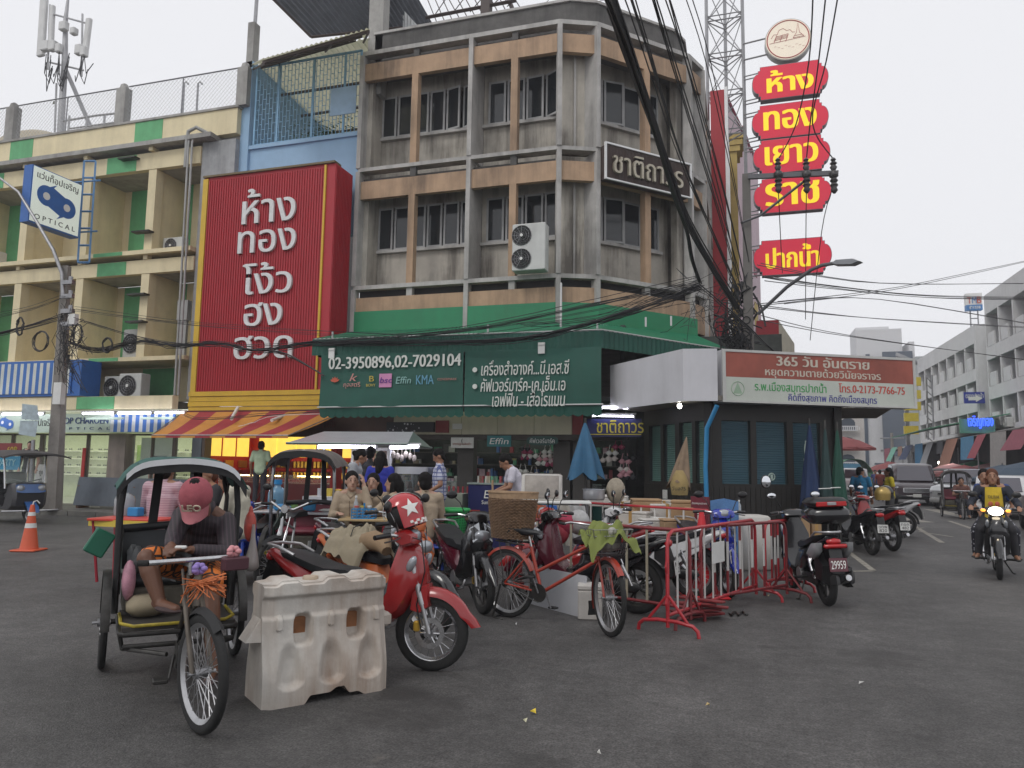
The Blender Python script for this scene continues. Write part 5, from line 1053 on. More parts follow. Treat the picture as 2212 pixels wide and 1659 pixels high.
for y in (907,948,985):
    a,b_=PY(1816,y,89.8),PY(1848,y+22,89.8); q=MB(); q.slab([(a.x,89.9,b_.z),(b_.x,89.9,b_.z),(b_.x,89.9,a.z-.3)]+[(a.x+(b_.x-a.x)*(.5+.5*math.cos(t)),89.9,a.z-.3+.5*math.sin(t)) for t in [PI*k/6 for k in range(1,6)]]+[(a.x,89.9,a.z-.3)],.05); q.build('arched_window',M['dark_blue_glass'],o,world_=True)
    q=MB(); q.bx(a.x-.2,b_.x+.2,89.3,89.8,b_.z-.1,b_.z); q.bx(a.x-.2,b_.x+.2,89.3,89.4,b_.z+.35,b_.z+.45); [q.bx(a.x+.2*k,a.x+.2*k+.08,89.3,89.4,b_.z,b_.z+.35) for k in range(10)]; q.build('balustrade',M['tower_white'],o,world_=True)
q=MB(); a,b_=PY(1806,1001,80),PY(1860,1020,80); q.bx(a.x,b_.x,80,83,b_.z,a.z); q.build('blue_shopfront',mat('far_blue',(.07,.22,.35),.6),o,world_=True)
o=thing('grey_block','small grey-green far block between the tower and the white apartments','building',PY(1965,1000,95)); ptw('wall',1978,2012,770,1040,98,mat('grey_green',(.36,.38,.38),.8,var=.1),5); ptw('window',1985,1998,870,900,97.8,M['dark_blue_glass'],.1)
o=thing('yellow_signs','column of yellow shop signs on a small lattice mast on the far right side','sign',PY(1960,900,66))
for k,y in enumerate((815,843,868,892,920)): a,b_=PY(1965,y,66),PY(1990 if k<3 else 1985,y+18,66); q=MB(); q.bx(a.x-(.0 if k<2 else .4),b_.x,66,66.3,b_.z,a.z); q.build('sign_plate',mat('far_yellow',(.55,.42,.03),.5),o,world_=True)
q=MB(); [q.tube([PY(x,810,66.2),PY(x+4,950,66.2)],.06,4) for x in (2001,2013)]; [q.tube([PY(2001,y,66.2),PY(2014,y+12,66.2)],.04,3) for y in range(815,950,14)]; q.build('lattice',M['steel'],o,world_=True)
o=thing('utility_pole','thin distant pole with several crossarms in front of the white tower','pole',PY(1925,1040,75)); q=MB(); a=PY(1926,935,75); q.tube([(a.x,75,0),(a.x,75,a.z)],.14,6); q.build('shaft',pc,o,world_=True); q=MB(); [q.tube([(a.x-1,74.9,z),(a.x+1,74.9,z)],.06,4) for z in (a.z-.5,a.z-1.6,a.z-3)]; q.build('crossarm',M['steel'],o,world_=True)
for i,(p,r_,lab) in enumerate((((1960,772,70),1.1,'white satellite dish on the roof of the farther apartment block'),)):
    c=D(*p); q=MB(); q.ell(c,(r_,.3,r_*.7),14,4,zmax=0,rot=Matrix.Rotation(.5,3,'Y')); q.tube([c,c-V((0,0,1.6))],.05,4); one('satellite_dish',lab,'satellite dish',q,M['steel'],loc=c)
# market canopies along the right kerb
mkt=thing('market_canopy','row of patched awnings and hanging coloured sheets along the white apartments','canopy',(14.5,45,3))
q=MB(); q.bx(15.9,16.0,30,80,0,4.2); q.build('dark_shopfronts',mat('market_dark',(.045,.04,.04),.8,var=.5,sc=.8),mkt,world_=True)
q=MB(); q.slab([(12.6,30,3.75),(12.6,76,3.4),(16,76,4.2),(16,30,4.4)],.06); q.build('roof_sheet',mat('old_sheet',(.3,.29,.27),.8,streak=.4,var=.3),mkt,world_=True)
q=MB(); q.slab([(11.4,52,4.3),(11.4,64,4.2),(15.9,64,5.2),(15.9,52,5.2)],.06); q.build('green_roof_sheet',mat('far_green_sheet',(.10,.28,.18),.7),mkt,world_=True)
y=30.0; ci=0; cols=[(.03,.05,.12),(.30,.17,.12),(.14,.36,.27),(.28,.07,.10),(.42,.40,.38),(.3,.05,.07),(.07,.25,.42),(.30,.14,.09),(.09,.09,.1),(.35,.35,.36),(.05,.20,.36)]
while y<74:
    w=random.Random(int(y*7)).uniform(1.2,2.8); h=random.Random(int(y*3)).uniform(.7,1.9); c=cols[ci%len(cols)]
    q=MB(); q.sheet(lambda u,v:(12.55-.5*v*(ci%2)-.0,y+w*u+.3*v,3.65-h*v),6,3,.01); q.build('hanging_sheet',mat('cloth_%d'%(ci%len(cols)),c,.8,var=.15),mkt,world_=True); y+=w+random.Random(int(y)).uniform(.2,1.4); ci+=1
q=MB(); [q.tube([(12.7,y,0),(12.7,y,3.1)],.04,5) for y in range(31,76,4)]; q.build('pole',M['steel'],mkt,world_=True,kind='stuff')
neon=mat('blue_neon',(.02,.04,.5),.5,var=0,emit=3.0,ecol=(.03,.08,1)); o=thing('neon_sign','glowing blue neon lettering on a green board above the market awnings','sign',PY(2118,912,50))
a,b_=PY(2072,905,50.5),PY(2128,925,50.5); q=MB(); q.bx(a.x,b_.x+.5,50.4,50.6,b_.z-.3,a.z); q.build('board',M['far_green_sheet'],o,world_=True); text('เจริญทอง',neon,o,PY(2118,912,50.2),(1,0,0),(0,0,1),1.3,.75,.02,2,world_=True)
# parasols
def parasol(loc,r,h,col,lab,grp,opening=1):
    o=thing('parasol',lab,'parasol',loc,group=grp); q=MB(); n=10; vs=[(0,0,h)]
    for k in range(n*2): a=PI*k/n; rr_=r*(1 if k%2==0 else .96); vs.append((rr_*.55*math.cos(a),rr_*.55*math.sin(a),h-.22*r*.55-.03))
    for k in range(n*2): a=PI*k/n; rr_=r*(1 if k%2==0 else .95); vs.append((rr_*math.cos(a),rr_*math.sin(a),h-.36*r))
    for k in range(n*2): a=PI*k/n; rr_=r*1.0; vs.append((rr_*math.cos(a),rr_*math.sin(a),h-.36*r-.15))
    m=n*2; fs=[(0,1+k,1+(k+1)%m) for k in range(m)]+[(1+k,1+m+k,1+m+(k+1)%m,1+(k+1)%m) for k in range(m)]+[(1+m+k,1+2*m+k,1+2*m+(k+1)%m,1+m+(k+1)%m) for k in range(m)]
    q.add(vs,fs); q.build('cloth',col,o); q=MB(); q.tube([(0,0,0),(0,0,h+.08)],.025,6); q.build('pole',M['steel'],o); return o
pr=mat('parasol_red',(.35,.10,.10),.8,var=.1,transl=.3); pg=mat('parasol_green',(.06,.26,.14),.8); pn=mat('parasol_navy',(.06,.09,.13),.8); pk2=mat('parasol_pink',(.5,.28,.28),.8,transl=.3); pbl=mat('parasol_blue',(.10,.20,.34),.8)
for (px,py,dp,r,c,lab) in ((1925,1000,62,2.0,pr,'faded red parasol left of the dark van roof'),(1950,1012,55,1.3,pbl,'small blue parasol behind the yellow-shirted woman'),(2058,1004,44,1.4,pk2,'pale pink parasol just right of the van'),(2083,1008,42,1.5,pr,'dull red parasol over the small tuk-tuk'),(2108,998,48,1.6,pg,'green parasol among the market stalls'),(2140,1003,42,1.6,pk2,'rosy parasol beside the hanging sheets'),(2165,1008,36,1.7,pn,'navy parasol over the silver pickup'),(2215,1002,31,2.0,pn,'large dark navy parasol at the right edge'),(1815,945,50,2.2,pr,'red parasol peeping out right of the police box')):
    a=D(px,py,dp); parasol((a.x,a.y,0),r,a.z+.1 if a.z>1.8 else 2.4,c,lab,'market parasols')
for px,py,dp in ((2030,1000,50),(2050,1010,44)): q=MB(); c=D(px,py,dp); q.ell(c,(.12,.12,.12),8,6); one('light_bulb','bright bulb glowing under the market awnings','lamp',q,bu,group='bulbs in the market',loc=c)
# ================================================================ VEHICLES
def wheel(par,c,r,tw,kind='spoke',steer=0,disc=True,rimm='alloy',nsp=18,n=32):
    F_=Matrix.Translation(V(c))@Matrix.Rotation(steer,4,'Z')
    q=MB(F_); pr=[(r-tw*1.1,-tw*.42),(r-tw*.5,-tw*.55),(r-tw*.12,-tw*.38),(r,-tw*.1),(r,tw*.1),(r-tw*.12,tw*.38),(r-tw*.5,tw*.55),(r-tw*1.1,tw*.42)]
    q.lathe(pr+[pr[0]],n,(0,0,0),'Y',caps=False); w=q.build('wheel',M['rubber'],par,60)
    q=MB(F_); ri=r-tw*1.05; q.lathe([(ri,-tw*.42),(ri-.012,-tw*.3),(ri-.025,0),(ri-.012,tw*.3),(ri,tw*.42),(ri-.004,tw*.38),(ri-.03,0),(ri-.004,-tw*.38),(ri,-tw*.42)],n,(0,0,0),'Y',caps=False); q.build('rim',M[rimm],w,60)
    q=MB(F_)
    if kind=='spoke':
        for k in range(nsp): a=2*PI*k/nsp; b_=a+(.35 if k%2 else -.35); q.tube([(.025*math.cos(b_),(.028 if k%2 else -.028),.025*math.sin(b_)),((ri-.02)*math.cos(a),0,(ri-.02)*math.sin(a))],.0022 if tw<.05 else .003,3,False)
    elif kind=='alloy':
        for k in range(5):
            a=2*PI*k/5
            for s in (-.16,.16): q.tube([(.04*math.cos(a),0,.04*math.sin(a)),((ri-.02)*math.cos(a+s),0,(ri-.02)*math.sin(a+s))],.012,4)
    elif kind=='disc': q.cyl((0,0,0),ri-.01,tw*.6,20,'Y')
    q.build('spokes',M[rimm],w,40)
    q=MB(F_); q.cyl((0,0,0),.03 if tw<.06 else .05,.09 if tw<.06 else .11,12,'Y'); q.cyl((0,0,0),.011,.16,8,'Y'); q.build('hub',M['steel'],w,40)
    if disc and kind!='disc':
        q=MB(F_); q.lathe([(.075,-.06),(.115,-.06),(.115,-.056),(.075,-.056),(.075,-.06)],24,(0,0,0),'Y',caps=False); [q.tube([(.03*math.cos(a),-.058,.03*math.sin(a)),(.08*math.cos(a),-.058,.08*math.sin(a))],.006,4) for a in [k*PI/3 for k in range(6)]]; q.build('brake_disc',M['chrome'],w); q=MB(F_); q.rbox((-.1,-.065,.05),(.05,.045,.08),.01); q.build('caliper',M['gold'],w)
    return w
def plate(par,c,rot,w,h,m,s,tm,name='number_plate'):
    q=MB(Matrix.Translation(V(c))@rot.to_4x4()); q.rbox((0,0,0),(.006,w,h),.004); p=q.build(name,m,par)
    R3=rot; text(s[0],tm,p,V(c)+R3@V((-.004,0,h*.22 if len(s)>1 else 0)),R3@V((0,-1,0)),R3@V((0,0,1)),w*.8,h*(.32 if len(s)>1 else .6),.001)
    if len(s)>1: text(s[1],tm,p,V(c)+R3@V((-.004,0,-h*.2)),R3@V((0,-1,0)),R3@V((0,0,1)),w*.7,h*.36,.001)
    return p
def motorbike(name,label,loc,hd,body='red_gloss',second='black_gloss',panel=None,wk='spoke',steer=0,lean=.0,group=None,style='cub',seatm='seat_vinyl',pl=None,rimm='alloy',mirrors=True,rack=False):
    """local x points forward, origin on the ground midway between the wheels"""
    o=thing(name,label,'motorcycle',loc,hd,group); o.rotation_euler=(lean,0,hd); P=panel or body
    B,S_,K=M[body],M[second],M['black_plastic']; fx,rx_=.62,-.60; r=.288
    wheel(o,(rx_,0,r),r,.078,wk,0,False,rimm)
    St=Matrix.Translation((fx-.06,0,0))@Matrix.Rotation(steer,4,'Z')@Matrix.Translation((-(fx-.06),0,0))
    fw_=wheel(o,St@V((fx,0,r)),r,.07,wk,steer,True,rimm)
    q=MB(St); 
    for s in (-1,1): q.tube([(fx,s*.075,r),(fx-.06,s*.075,.50)],.017,8); q.tube([(fx-.06,s*.075,.50),(fx-.15,s*.07,.80)],.024,8)
    q.build('fork',M['alloy'],o,50)
    q=MB(St)
    n=14; a0,a1=R(8),R(150); vs=[]
    for k in range(n+1):
        a=a0+(a1-a0)*k/n; R1=r+.035+(.05 if k<2 else 0)*(2-k)/2; 
        for y,dr in ((-.058,-.055),(-.045,0),(0,.016),(.045,0),(.058,-.055)): vs.append((fx+(R1+dr)*math.cos(a),y*(1 if k>1 else .5+.25*k),r+(R1+dr)*math.sin(a)))
    q.add(vs,[(k*5+j,k*5+j+1,k*5+5+j+1,k*5+5+j) for k in range(n) for j in range(4)]); q.side([(fx-.02,r+.36),(fx-.14,.62),(fx-.16,.45),(fx-.08,r+.14),(fx-.0,r+.2)],.085); q.build('front_fender',B,o,60)
    # leg shield and front cowl
    cub=style=='cub'
    q=MB(); q.side([(.36,.97),(.47,.93),(.55,.80),(.56,.66),(.50,.54),(.42,.42),(.30,.34),(.12,.27),(.06,.33),(.22,.44),(.30,.58),(.33,.78)],.160,.22,.5,wt=lambda x,z:1.0 if z<.8 else .62); q.build('front_cowl',B,o,50)
    if not cub:
        q=MB(); q.side([(.44,.98),(.56,.86),(.60,.72),(.56,.62),(.50,.70),(.44,.84)],.12,.3,.4); q.build('nose_panel',S_,o,50)
    q=MB()
    for s in (-1,1): q.add([(.52 if not cub else .47,s*.025,.945 if not cub else .93),(.60 if not cub else .56,s*.03,.80),(.585 if not cub else .56,s*.11,.74),(.50 if not cub else .45,s*.13,.88)],[(0,1,2,3) if s<0 else (3,2,1,0)]); 
    if cub: q=MB(St); q.ell((.46,0,1.0),(.05,.085,.055),12,8)
    else: q.ell((.555,0,.80),(.06,.10,.075),12,8,rot=Matrix.Rotation(.7,3,'Y'))
    q.build('headlight',M['lens_clear'],o,60)
    for s in (-1,1): q=MB(); q.ell((.50,s*.115,.80),(.035,.03,.07),10,6,rot=Matrix.Rotation(.5,3,'Y')); q.build('indicator',M['lens_clear'],o,60)
    # body
    q=MB(); q.side([(.13,.31),(.02,.28),(-.2,.36),(-.36,.44),(-.5,.56),(-.82,.68),(-.97,.80),(-.93,.83),(-.72,.78),(-.40,.66),(-.15,.62),(.0,.60),(.04,.5),(.16,.42)],.125,.2,.4,wt=lambda x,z:1 if x>-.55 else .8); q.build('side_panel',M[P],o,50)
    q=MB(); q.side([(-.36,.44),(-.5,.56),(-.78,.67),(-.72,.60),(-.5,.46),(-.38,.38)],.128,.25,.4); q.side([(.22,.36),(-.02,.24),(-.3,.26),(-.32,.34),(-.05,.36),(.18,.44)],.10,.2,.4); q.build('lower_panel',S_,o,50)
    q=MB(); q.side([(.05,.60),(.06,.66),(-.08,.71),(-.3,.715),(-.42,.74),(-.72,.825),(-.82,.83),(-.80,.79),(-.45,.68),(-.2,.625)],.135,.16,.45,wt=lambda x,z:1 if x<-.1 else .75); q.build('seat',M[seatm],o,60)
    q=MB(); q.tube([(-.62,-.13,.80),(-.78,-.14,.86),(-.93,-.09,.87),(-.96,0,.87),(-.93,.09,.87),(-.78,.14,.86),(-.62,.13,.80)],.014,6); q.build('grab_rail',M['alloy'],o,60)
    q=MB(); q.ell((-.945,0,.765),(.045,.085,.045),12,6); q.build('tail_light',M['lens_red'],o,60)
    q=MB(St); q.tube([(.42,-.12,1.02),(.55,-.10,.98),(.58,-.09,.75),(.52,-.09,.50),(.56,-.09,.32)],.005,4); q.tube([(.42,.12,1.02),(.53,.06,.98),(.54,.07,.7),(.60,.08,.36)],.005,4); q.build('control_cable',K,o)
    q=MB(); q.side([(-.80,.68),(-.95,.74),(-1.0,.60),(-1.02,.42),(-.98,.40),(-.92,.52),(-.80,.60)],.07,.1,.4); n=10; vs=[]
    for k in range(n+1):
        a=R(40)+R(150-40)*k/n
        for y,dr in ((-.055,-.04),(0,.01),(.055,-.04)): vs.append((rx_+(r+.05+dr)*math.cos(a+R(30)),y,r+(r+.05+dr)*math.sin(a+R(30))))
    q.add(vs,[(k*3+j,k*3+j+1,k*3+3+j+1,k*3+3+j) for k in range(n) for j in range(2)]); q.build('rear_fender',K,o,50)
    pl=pl or (M['plate_white'],('กขค','482'),M['ink_black']); plate(o,(-1.035,0,.52),Matrix.Rotation(.12,3,'Y'),.2,.15,*pl)
    # engine, exhaust, chain case, shocks
    q=MB(); q.rbox((.0,0,.30),(.30,.20,.17),.03); q.cyl((.19,0,.36),.06,.18,12,'X'); [q.cyl((.13+.022*k,0,.36),.078,.008,12,'X') for k in range(6)]; q.cyl((-.02,-.115,.29),.085,.03,16,'Y'); q.cyl((-.04,.115,.29),.085,.03,16,'Y'); q.build('engine',M['alloy'],o,40)
    q=MB(); q.tube([(.22,-.06,.30),(.24,-.10,.22),(.1,-.13,.18),(-.3,-.14,.20)],.017,8); q.tube([(-.3,-.15,.20),(-.36,-.155,.215),(-.78,-.165,.33),(-.86,-.168,.35)],[.03,.045,.05,.035],12); q.build('exhaust',M['dark_steel' if second!='black_gloss' else 'chrome'],o,50)
    q=MB(); q.side([(-.0,.34),(-.62,.35),(-.68,.29),(-.62,.23),(-.0,.24)],.022,.1,.4,yc=.095); q.tube([(-.1,-.09,.30),(rx_,-.09,r)],.018,6); q.build('chain_case',K,o,50)
    q=MB()
    for s in (-1,1):
        q.tube([(rx_+.02,s*.12,r+.02),(rx_+.14,s*.125,.58)],.012,6); q.tube([(rx_+.06,s*.122,r+.10),(rx_+.13,s*.125,.52)],.028,8)
    q.build('shock_absorber',M['chrome'],o,50)
    q=MB(); 
    for s in (-1,1): q.tube([(.02,s*.1,.24),(.02,s*.26,.24)],.018,6); q.tube([(-.32,s*.12,.30),(-.34,s*.24,.30)],.014,6)
    q.build('footpeg',M['rubber'],o,50)
    q=MB(); q.tube([(-.12,.09,.22),(-.22,.20,.02),(-.19,.23,.01)],.012,6); q.build('side_stand',M['dark_steel'],o)
    # handlebar cover, bars, mirrors
    q=MB(St); q.side([(.30,.98),(.33,1.04),(.42,1.06),(.50,1.02),(.50,.95),(.40,.92)],.13,.3,.4); q.build('handlebar_cover',B if cub else S_,o,60)
    q=MB(St)
    for s in (-1,1): q.tube([(.38,s*.08,1.0),(.34,s*.2,1.02),(.30,s*.22,1.02)],.014,6)
    q.build('handlebar',M['chrome'],o,60)
    for s in (-1,1):
        q=MB(St); q.tube([(.33,s*.2,1.02),(.26,s*.335,1.01)],.019,8); q.tube([(.40,s*.16,1.0),(.38,s*.22,.985),(.33,s*.31,.975)],.006,4); q.build('grip',K,o,60)
        if mirrors:
            q=MB(St); q.tube([(.37,s*.14,1.04),(.36,s*.19,1.15),(.34,s*.25,1.21)],.006,5); q.build('mirror_stem',K,o); q=MB(St); q.ell((.34,s*.28,1.235),(.02,.065,.045),12,6); mm=q.build('mirror',K,o,60)
            q=MB(St); q.ell((.323,s*.28,1.235),(.006,.056,.037),12,6); q.build('mirror_glass',M['mirror'],mm,60)
    return o
# --- red underbone in front
mc=motorbike('motorcycle','red step-through motorcycle with a checkered-trim helmet on its bars behind the white barrier',(-2.89,5.43,0),R(-7),'red_gloss','black_gloss',steer=R(14),rimm='chrome',pl=(M['plate_white'],('กขค','17'),M['ink_black']))
# folded rain jacket strapped on the seat and the helmet
def drape(name,lab,cat,fn,m,nu=14,nv=10,t=.012,loc=None): q=MB(); q.sheet(fn,nu,nv,t); return one(name,lab,cat,q,m,smooth=80,loc=loc)
Mc=world(mc); Mc2=Matrix.Translation((-3.3,6.55,0))@Matrix.Rotation(R(-22),4,'Z')@Matrix.Translation((-.12,0,-.06)); canv=mat('canvas_khaki',(.27,.23,.16),.85,var=.12,sc=6,bump=.5,bsc=9)
q=MB(Mc2)
q.sheet(lambda u,v:(-.62+.62*u+.03*math.sin(v*7),(-.27+.54*v),.99-.02*math.cos(u*9+v*5)+.014*math.sin(u*31+v*17)+.012*math.sin(v*37-u*9)-.26*abs(2*v-1)**2.2-.12*abs(2*u-1)**3-.02*math.sin(u*16+v*9)),34,28,.045); one('folded_jacket','crumpled khaki canvas jacket strapped on the motorcycle behind the red one','jacket',q,canv,smooth=80,loc=Mc2@V((-.3,0,.8)))
q=MB(Mc2); q.tube([(.28,-.10,.80),(.18,-.06,.86),(.05,-.06,.88),(-.06,-.08,.86)],[.05,.09,.1,.09],10); one('rolled_mat','tan and charcoal rolled sleeve lying before the khaki jacket','roll',q,mat('roll_tan',(.28,.19,.11),.8,var=.3,sc=3),smooth=60,loc=Mc2@V((.1,-.06,.85)))
q=MB(Mc2); q.tube([(-.20,-.2,.76),(-.22,-.1,.985),(-.24,0,1.02),(-.24,.12,.97)],.006,4); one('strap','thin dark elastic strap across the khaki jacket','strap',q,M['matt_black'],loc=Mc2@V((-.2,-.1,.9)))
def helmet(lab,loc,rot,r,c,c2=None,visor=False,group=None,open_=True,star=None):
    o=thing('helmet',lab,'helmet',loc,group=group); o.rotation_euler=rot; q=MB(); n=20; m=12; vs=[];fs=[]
    def pt(i,k,rr):
        th=-.95+(1.57+.95)*i/m; a=2*PI*k/n; x=rr*1.1*math.cos(th)*math.cos(a) if th>0 else rr*1.1*(1+th*.12)*math.cos(a); y=rr*.92*math.cos(th)*math.sin(a) if th>0 else rr*.92*(1+th*.12)*math.sin(a); z=rr*math.sin(th) if th>0 else rr*th
        return (x,y,z)
    for i in range(m+1):
        for k in range(n): vs.append(pt(i,k,r))
    for i in range(m):
        for k in range(n):
            a=2*PI*(k+.5)/n; th=-.95+(1.57+.95)*(i+.5)/m
            if open_ and math.cos(a)>.45 and th<.38: continue
            fs.append((i*n+k,i*n+(k+1)%n,(i+1)*n+(k+1)%n,(i+1)*n+k))
    q.add(vs,fs); q.build('shell',c,o,60); q=MB(); q.ell((-.005,0,-.01),(r*1.0,r*.84,r*.93),16,10); q.build('lining',M['matt_black'],o,60)
    if c2:
        q=MB(); q.sheet(lambda u,v:(1.012*r*1.1*math.cos(R(-10)+u*R(170))*1.0,(v-.5)*r*.62,1.012*r*math.sqrt(max(0,1-((v-.5)*.62/.92)**2))*math.sin(R(-10)+u*R(170))),20,4,.002); q.build('stripe',c2,o,60)
    if open_: 
        q=MB(); P=[]
        for k in range(24):
            s_=k/24*2*PI; P.append((r*1.02*(.55+.42*math.cos(s_)*.2+.1),r*.84*math.sin(s_)*.98,-r*.35+r*.72*math.cos(s_)))
        q.tube(P,.006,4,closed=True); q.build('rim_trim',M['alloy'],o)
    if star:
        for sy in (-1,1):
            q=MB(); pts=[]
            for k in range(10): a=PI/2+k*PI/5; rr_=star*(1 if k%2==0 else .42); x,z=rr_*math.cos(a)-.05,rr_*math.sin(a)+.0; y=r*.92*math.sqrt(max(.05,1-(x/(r*1.1))**2-(z/r)**2 if z>0 else 1-(x/(r*1.1))**2)); pts.append((x,sy*(y+.004),z))
            q.slab(pts if sy<0 else pts[::-1],.002); q.build('star',M['ink_white'],o)
        q=MB(); 
        for k in range(16):
            a=R(100)+R(160)*k/15
            for j in (0,1):
                if (k+j)%2: q.box((r*1.0*math.cos(a),r*.84*math.sin(a),-r*.86+j*.018),(.022,.022,.018),a)
        q.build('checker_trim',M['ink_white'],o)
    return o
hl=mat('helmet_red',(.42,.012,.018),.18,coat=.7,var=0); 
hp=Mc@V((.36,-.03,1.19)); helmet('glossy red open-face helmet with a white star and stripe on the red motorcycle',hp,(R(10),R(18),R(212)),.145,hl,mat('helmet_white',(.6,.6,.58),.25),star=.075)
# --- other parked bikes near the barricades
motorbike('motorcycle','black motorcycle with twin clear lamps wedged behind the red one',(-3.3,6.55,0),R(-22),'black_gloss','orange_plastic',panel='orange_plastic',style='sport',steer=R(8))
motorbike('scooter','black and red scooter facing right between the green tub and the wicker basket',(-3.02,8.02,0),R(-50),'black_gloss','black_gloss',panel='maroon_gloss',style='sport',wk='alloy',rimm='dark_steel')
motorbike('motorcycle','black motorcycle with red script, tail toward the cone, behind the white barricade bars',(-1.68,8.25,0),R(172),'maroon_gloss','black_gloss',panel='black_gloss',wk='alloy',rimm='dark_steel',style='sport',pl=(M['plate_white'],('กฮฮ','262'),M['ink_black']))
motorbike('motorcycle','red and white motorcycle with pink grips leaning among the back row',(-1.95,9.2,0),R(205),'red_gloss','white_gloss',style='cub')
motorbike('motorcycle','black motorcycle with a white and orange tail flash, right of the wicker basket row',(-1.15,9.45,0),R(175),'black_gloss','white_gloss',panel='white_gloss',style='sport')
motorbike('motorcycle','bright blue motorcycle behind the tall red cone',(-.42,10.15,0),R(-64),'blue_gloss','black_gloss',steer=R(-8),style='cub')
motorbike('motorcycle','grey-seated motorcycle with chrome shocks behind the khaki-uniformed table',(-4.15,7.9,0),R(-20),'black_gloss','white_gloss',panel='maroon_gloss',style='sport')
motorbike('motorcycle','blue motorcycle partly hidden between the two cycle rickshaws',(-6.35,8.75,0),R(-78),'blue_gloss','black_gloss',style='cub')
motorbike('motorcycle','dark motorcycle with round mirrors parked left of the pink-shirted diner',(-7.6,9.3,0),R(-110),'black_gloss','black_gloss',style='cub')
# --- scooter with top box at right
SX=motorbike('scooter','black and silver scooter with a large top box and red plate, rear toward the viewer',(.80,10.05,0),R(104),'black_gloss','black_gloss',panel='black_gloss',style='sport',wk='alloy',rimm='dark_steel',lean=R(-3),pl=(M['maroon_gloss'],('29959',),M['ink_white']))
q=MB(); q.rbox((-.78,0,1.06),(.40,.46,.20),.06); q.build('top_box',M['black_gloss'],SX,50); q=MB(); q.rbox((-.79,0,1.20),(.38,.43,.10),.05); lid=q.build('top_box_lid',M['black_plastic'],SX,50)
q=MB(); q.rbox((-.975,0,1.185),(.02,.34,.055),.008); q.build('reflector',M['lens_red'],lid); q=MB(); q.rbox((-.99,0,1.19),(.012,.10,.035),.004); q.build('badge',M['alloy'],lid)
q=MB(); 
for s in (-1,1): q.side([(-.60,.60),(-.80,.74),(-.98,.76),(-.96,.66),(-.80,.56)],.045,.25,.4,yc=s*.17)
q.build('tail_panel',M['silver_gloss'],SX,50); q=MB(); q.rbox((-.99,0,.72),(.04,.26,.05),.015); q.build('tail_light',M['lens_red'],SX,50)
q=MB(); q.side([(-.95,.5),(-.75,.62),(-.62,.64),(-.62,.3),(-.85,.28)],.13,.2,.4); q.build('rear_guard',M['black_plastic'],SX,50); q=MB(); q.rbox((-.55,-.23,.33),(.42,.12,.22),.05); q.build('exhaust_guard',M['black_plastic'],SX,50)
q=MB(); c=(.36,.33,1.42); q.ell(c,(.02,.07,.09),12,8); q.build('mirror',M['black_plastic'],SX,60); q=MB(); q.ell((.34,.33,1.42),(.008,.058,.078),8,6); q.build('mirror_glass',M['mirror'],SX,60); q=MB(); q.tube([(.37,.14,1.04),(.36,.22,1.2),(.36,.33,1.36)],.008,5); q.build('mirror_stem',M['black_plastic'],SX)
# --- row at the right kerb
motorbike('motorcycle','black motorcycle with a white two-line plate and tool box, first in the right row',(2.15,16.0,0),R(108),'black_gloss','black_gloss',wk='alloy',rimm='dark_steel',style='sport',pl=(M['plate_white'],('ขถพ','820'),M['ink_black']))
motorbike('motorcycle','slim red motorcycle standing just right of the black plated one',(2.62,16.9,0),R(112),'red_gloss','black_gloss',style='cub',rimm='chrome')
motorbike('motorcycle','white-tailed motorcycle parked side-on beyond the red one',(3.25,20.6,0),R(172),'red_gloss','white_gloss',panel='white_gloss',style='cub')
motorbike('motorcycle','blue motorcycle under a beige cloth beside the blue-shirted man',(2.1,19.0,0),R(120),'blue_gloss','blue_gloss',style='cub')
helmet('round gold helmet on the red motorcycle of the right row',(2.75,16.6,1.12),(0,0,0),.14,mat('helmet_gold',(.4,.28,.09),.3,.4),open_=False)
helmet('glossy black helmet on the white-tailed motorcycle',(3.15,18.6,1.1),(0,0,0),.15,M['black_gloss'],open_=False)
helmet('charcoal helmet on the seat post by the checkered-shirt man',D(893,1085,9.4),(0,0,2),.13,M['matt_black'],open_=False)
q=MB(); o_=V((1.9,18.2,.78)); q.sheet(lambda u,v:(1.75+.6*u+.04*math.sin(v*6),18.1+.6*v,1.0+.1*math.sin(u*5)+.08*math.cos(v*6)-.3*abs(2*u-1)**2),12,10,.03); one('cloth_cover','crumpled beige cloth over the blue motorcycle','cloth',q,canv,smooth=80,loc=o_)
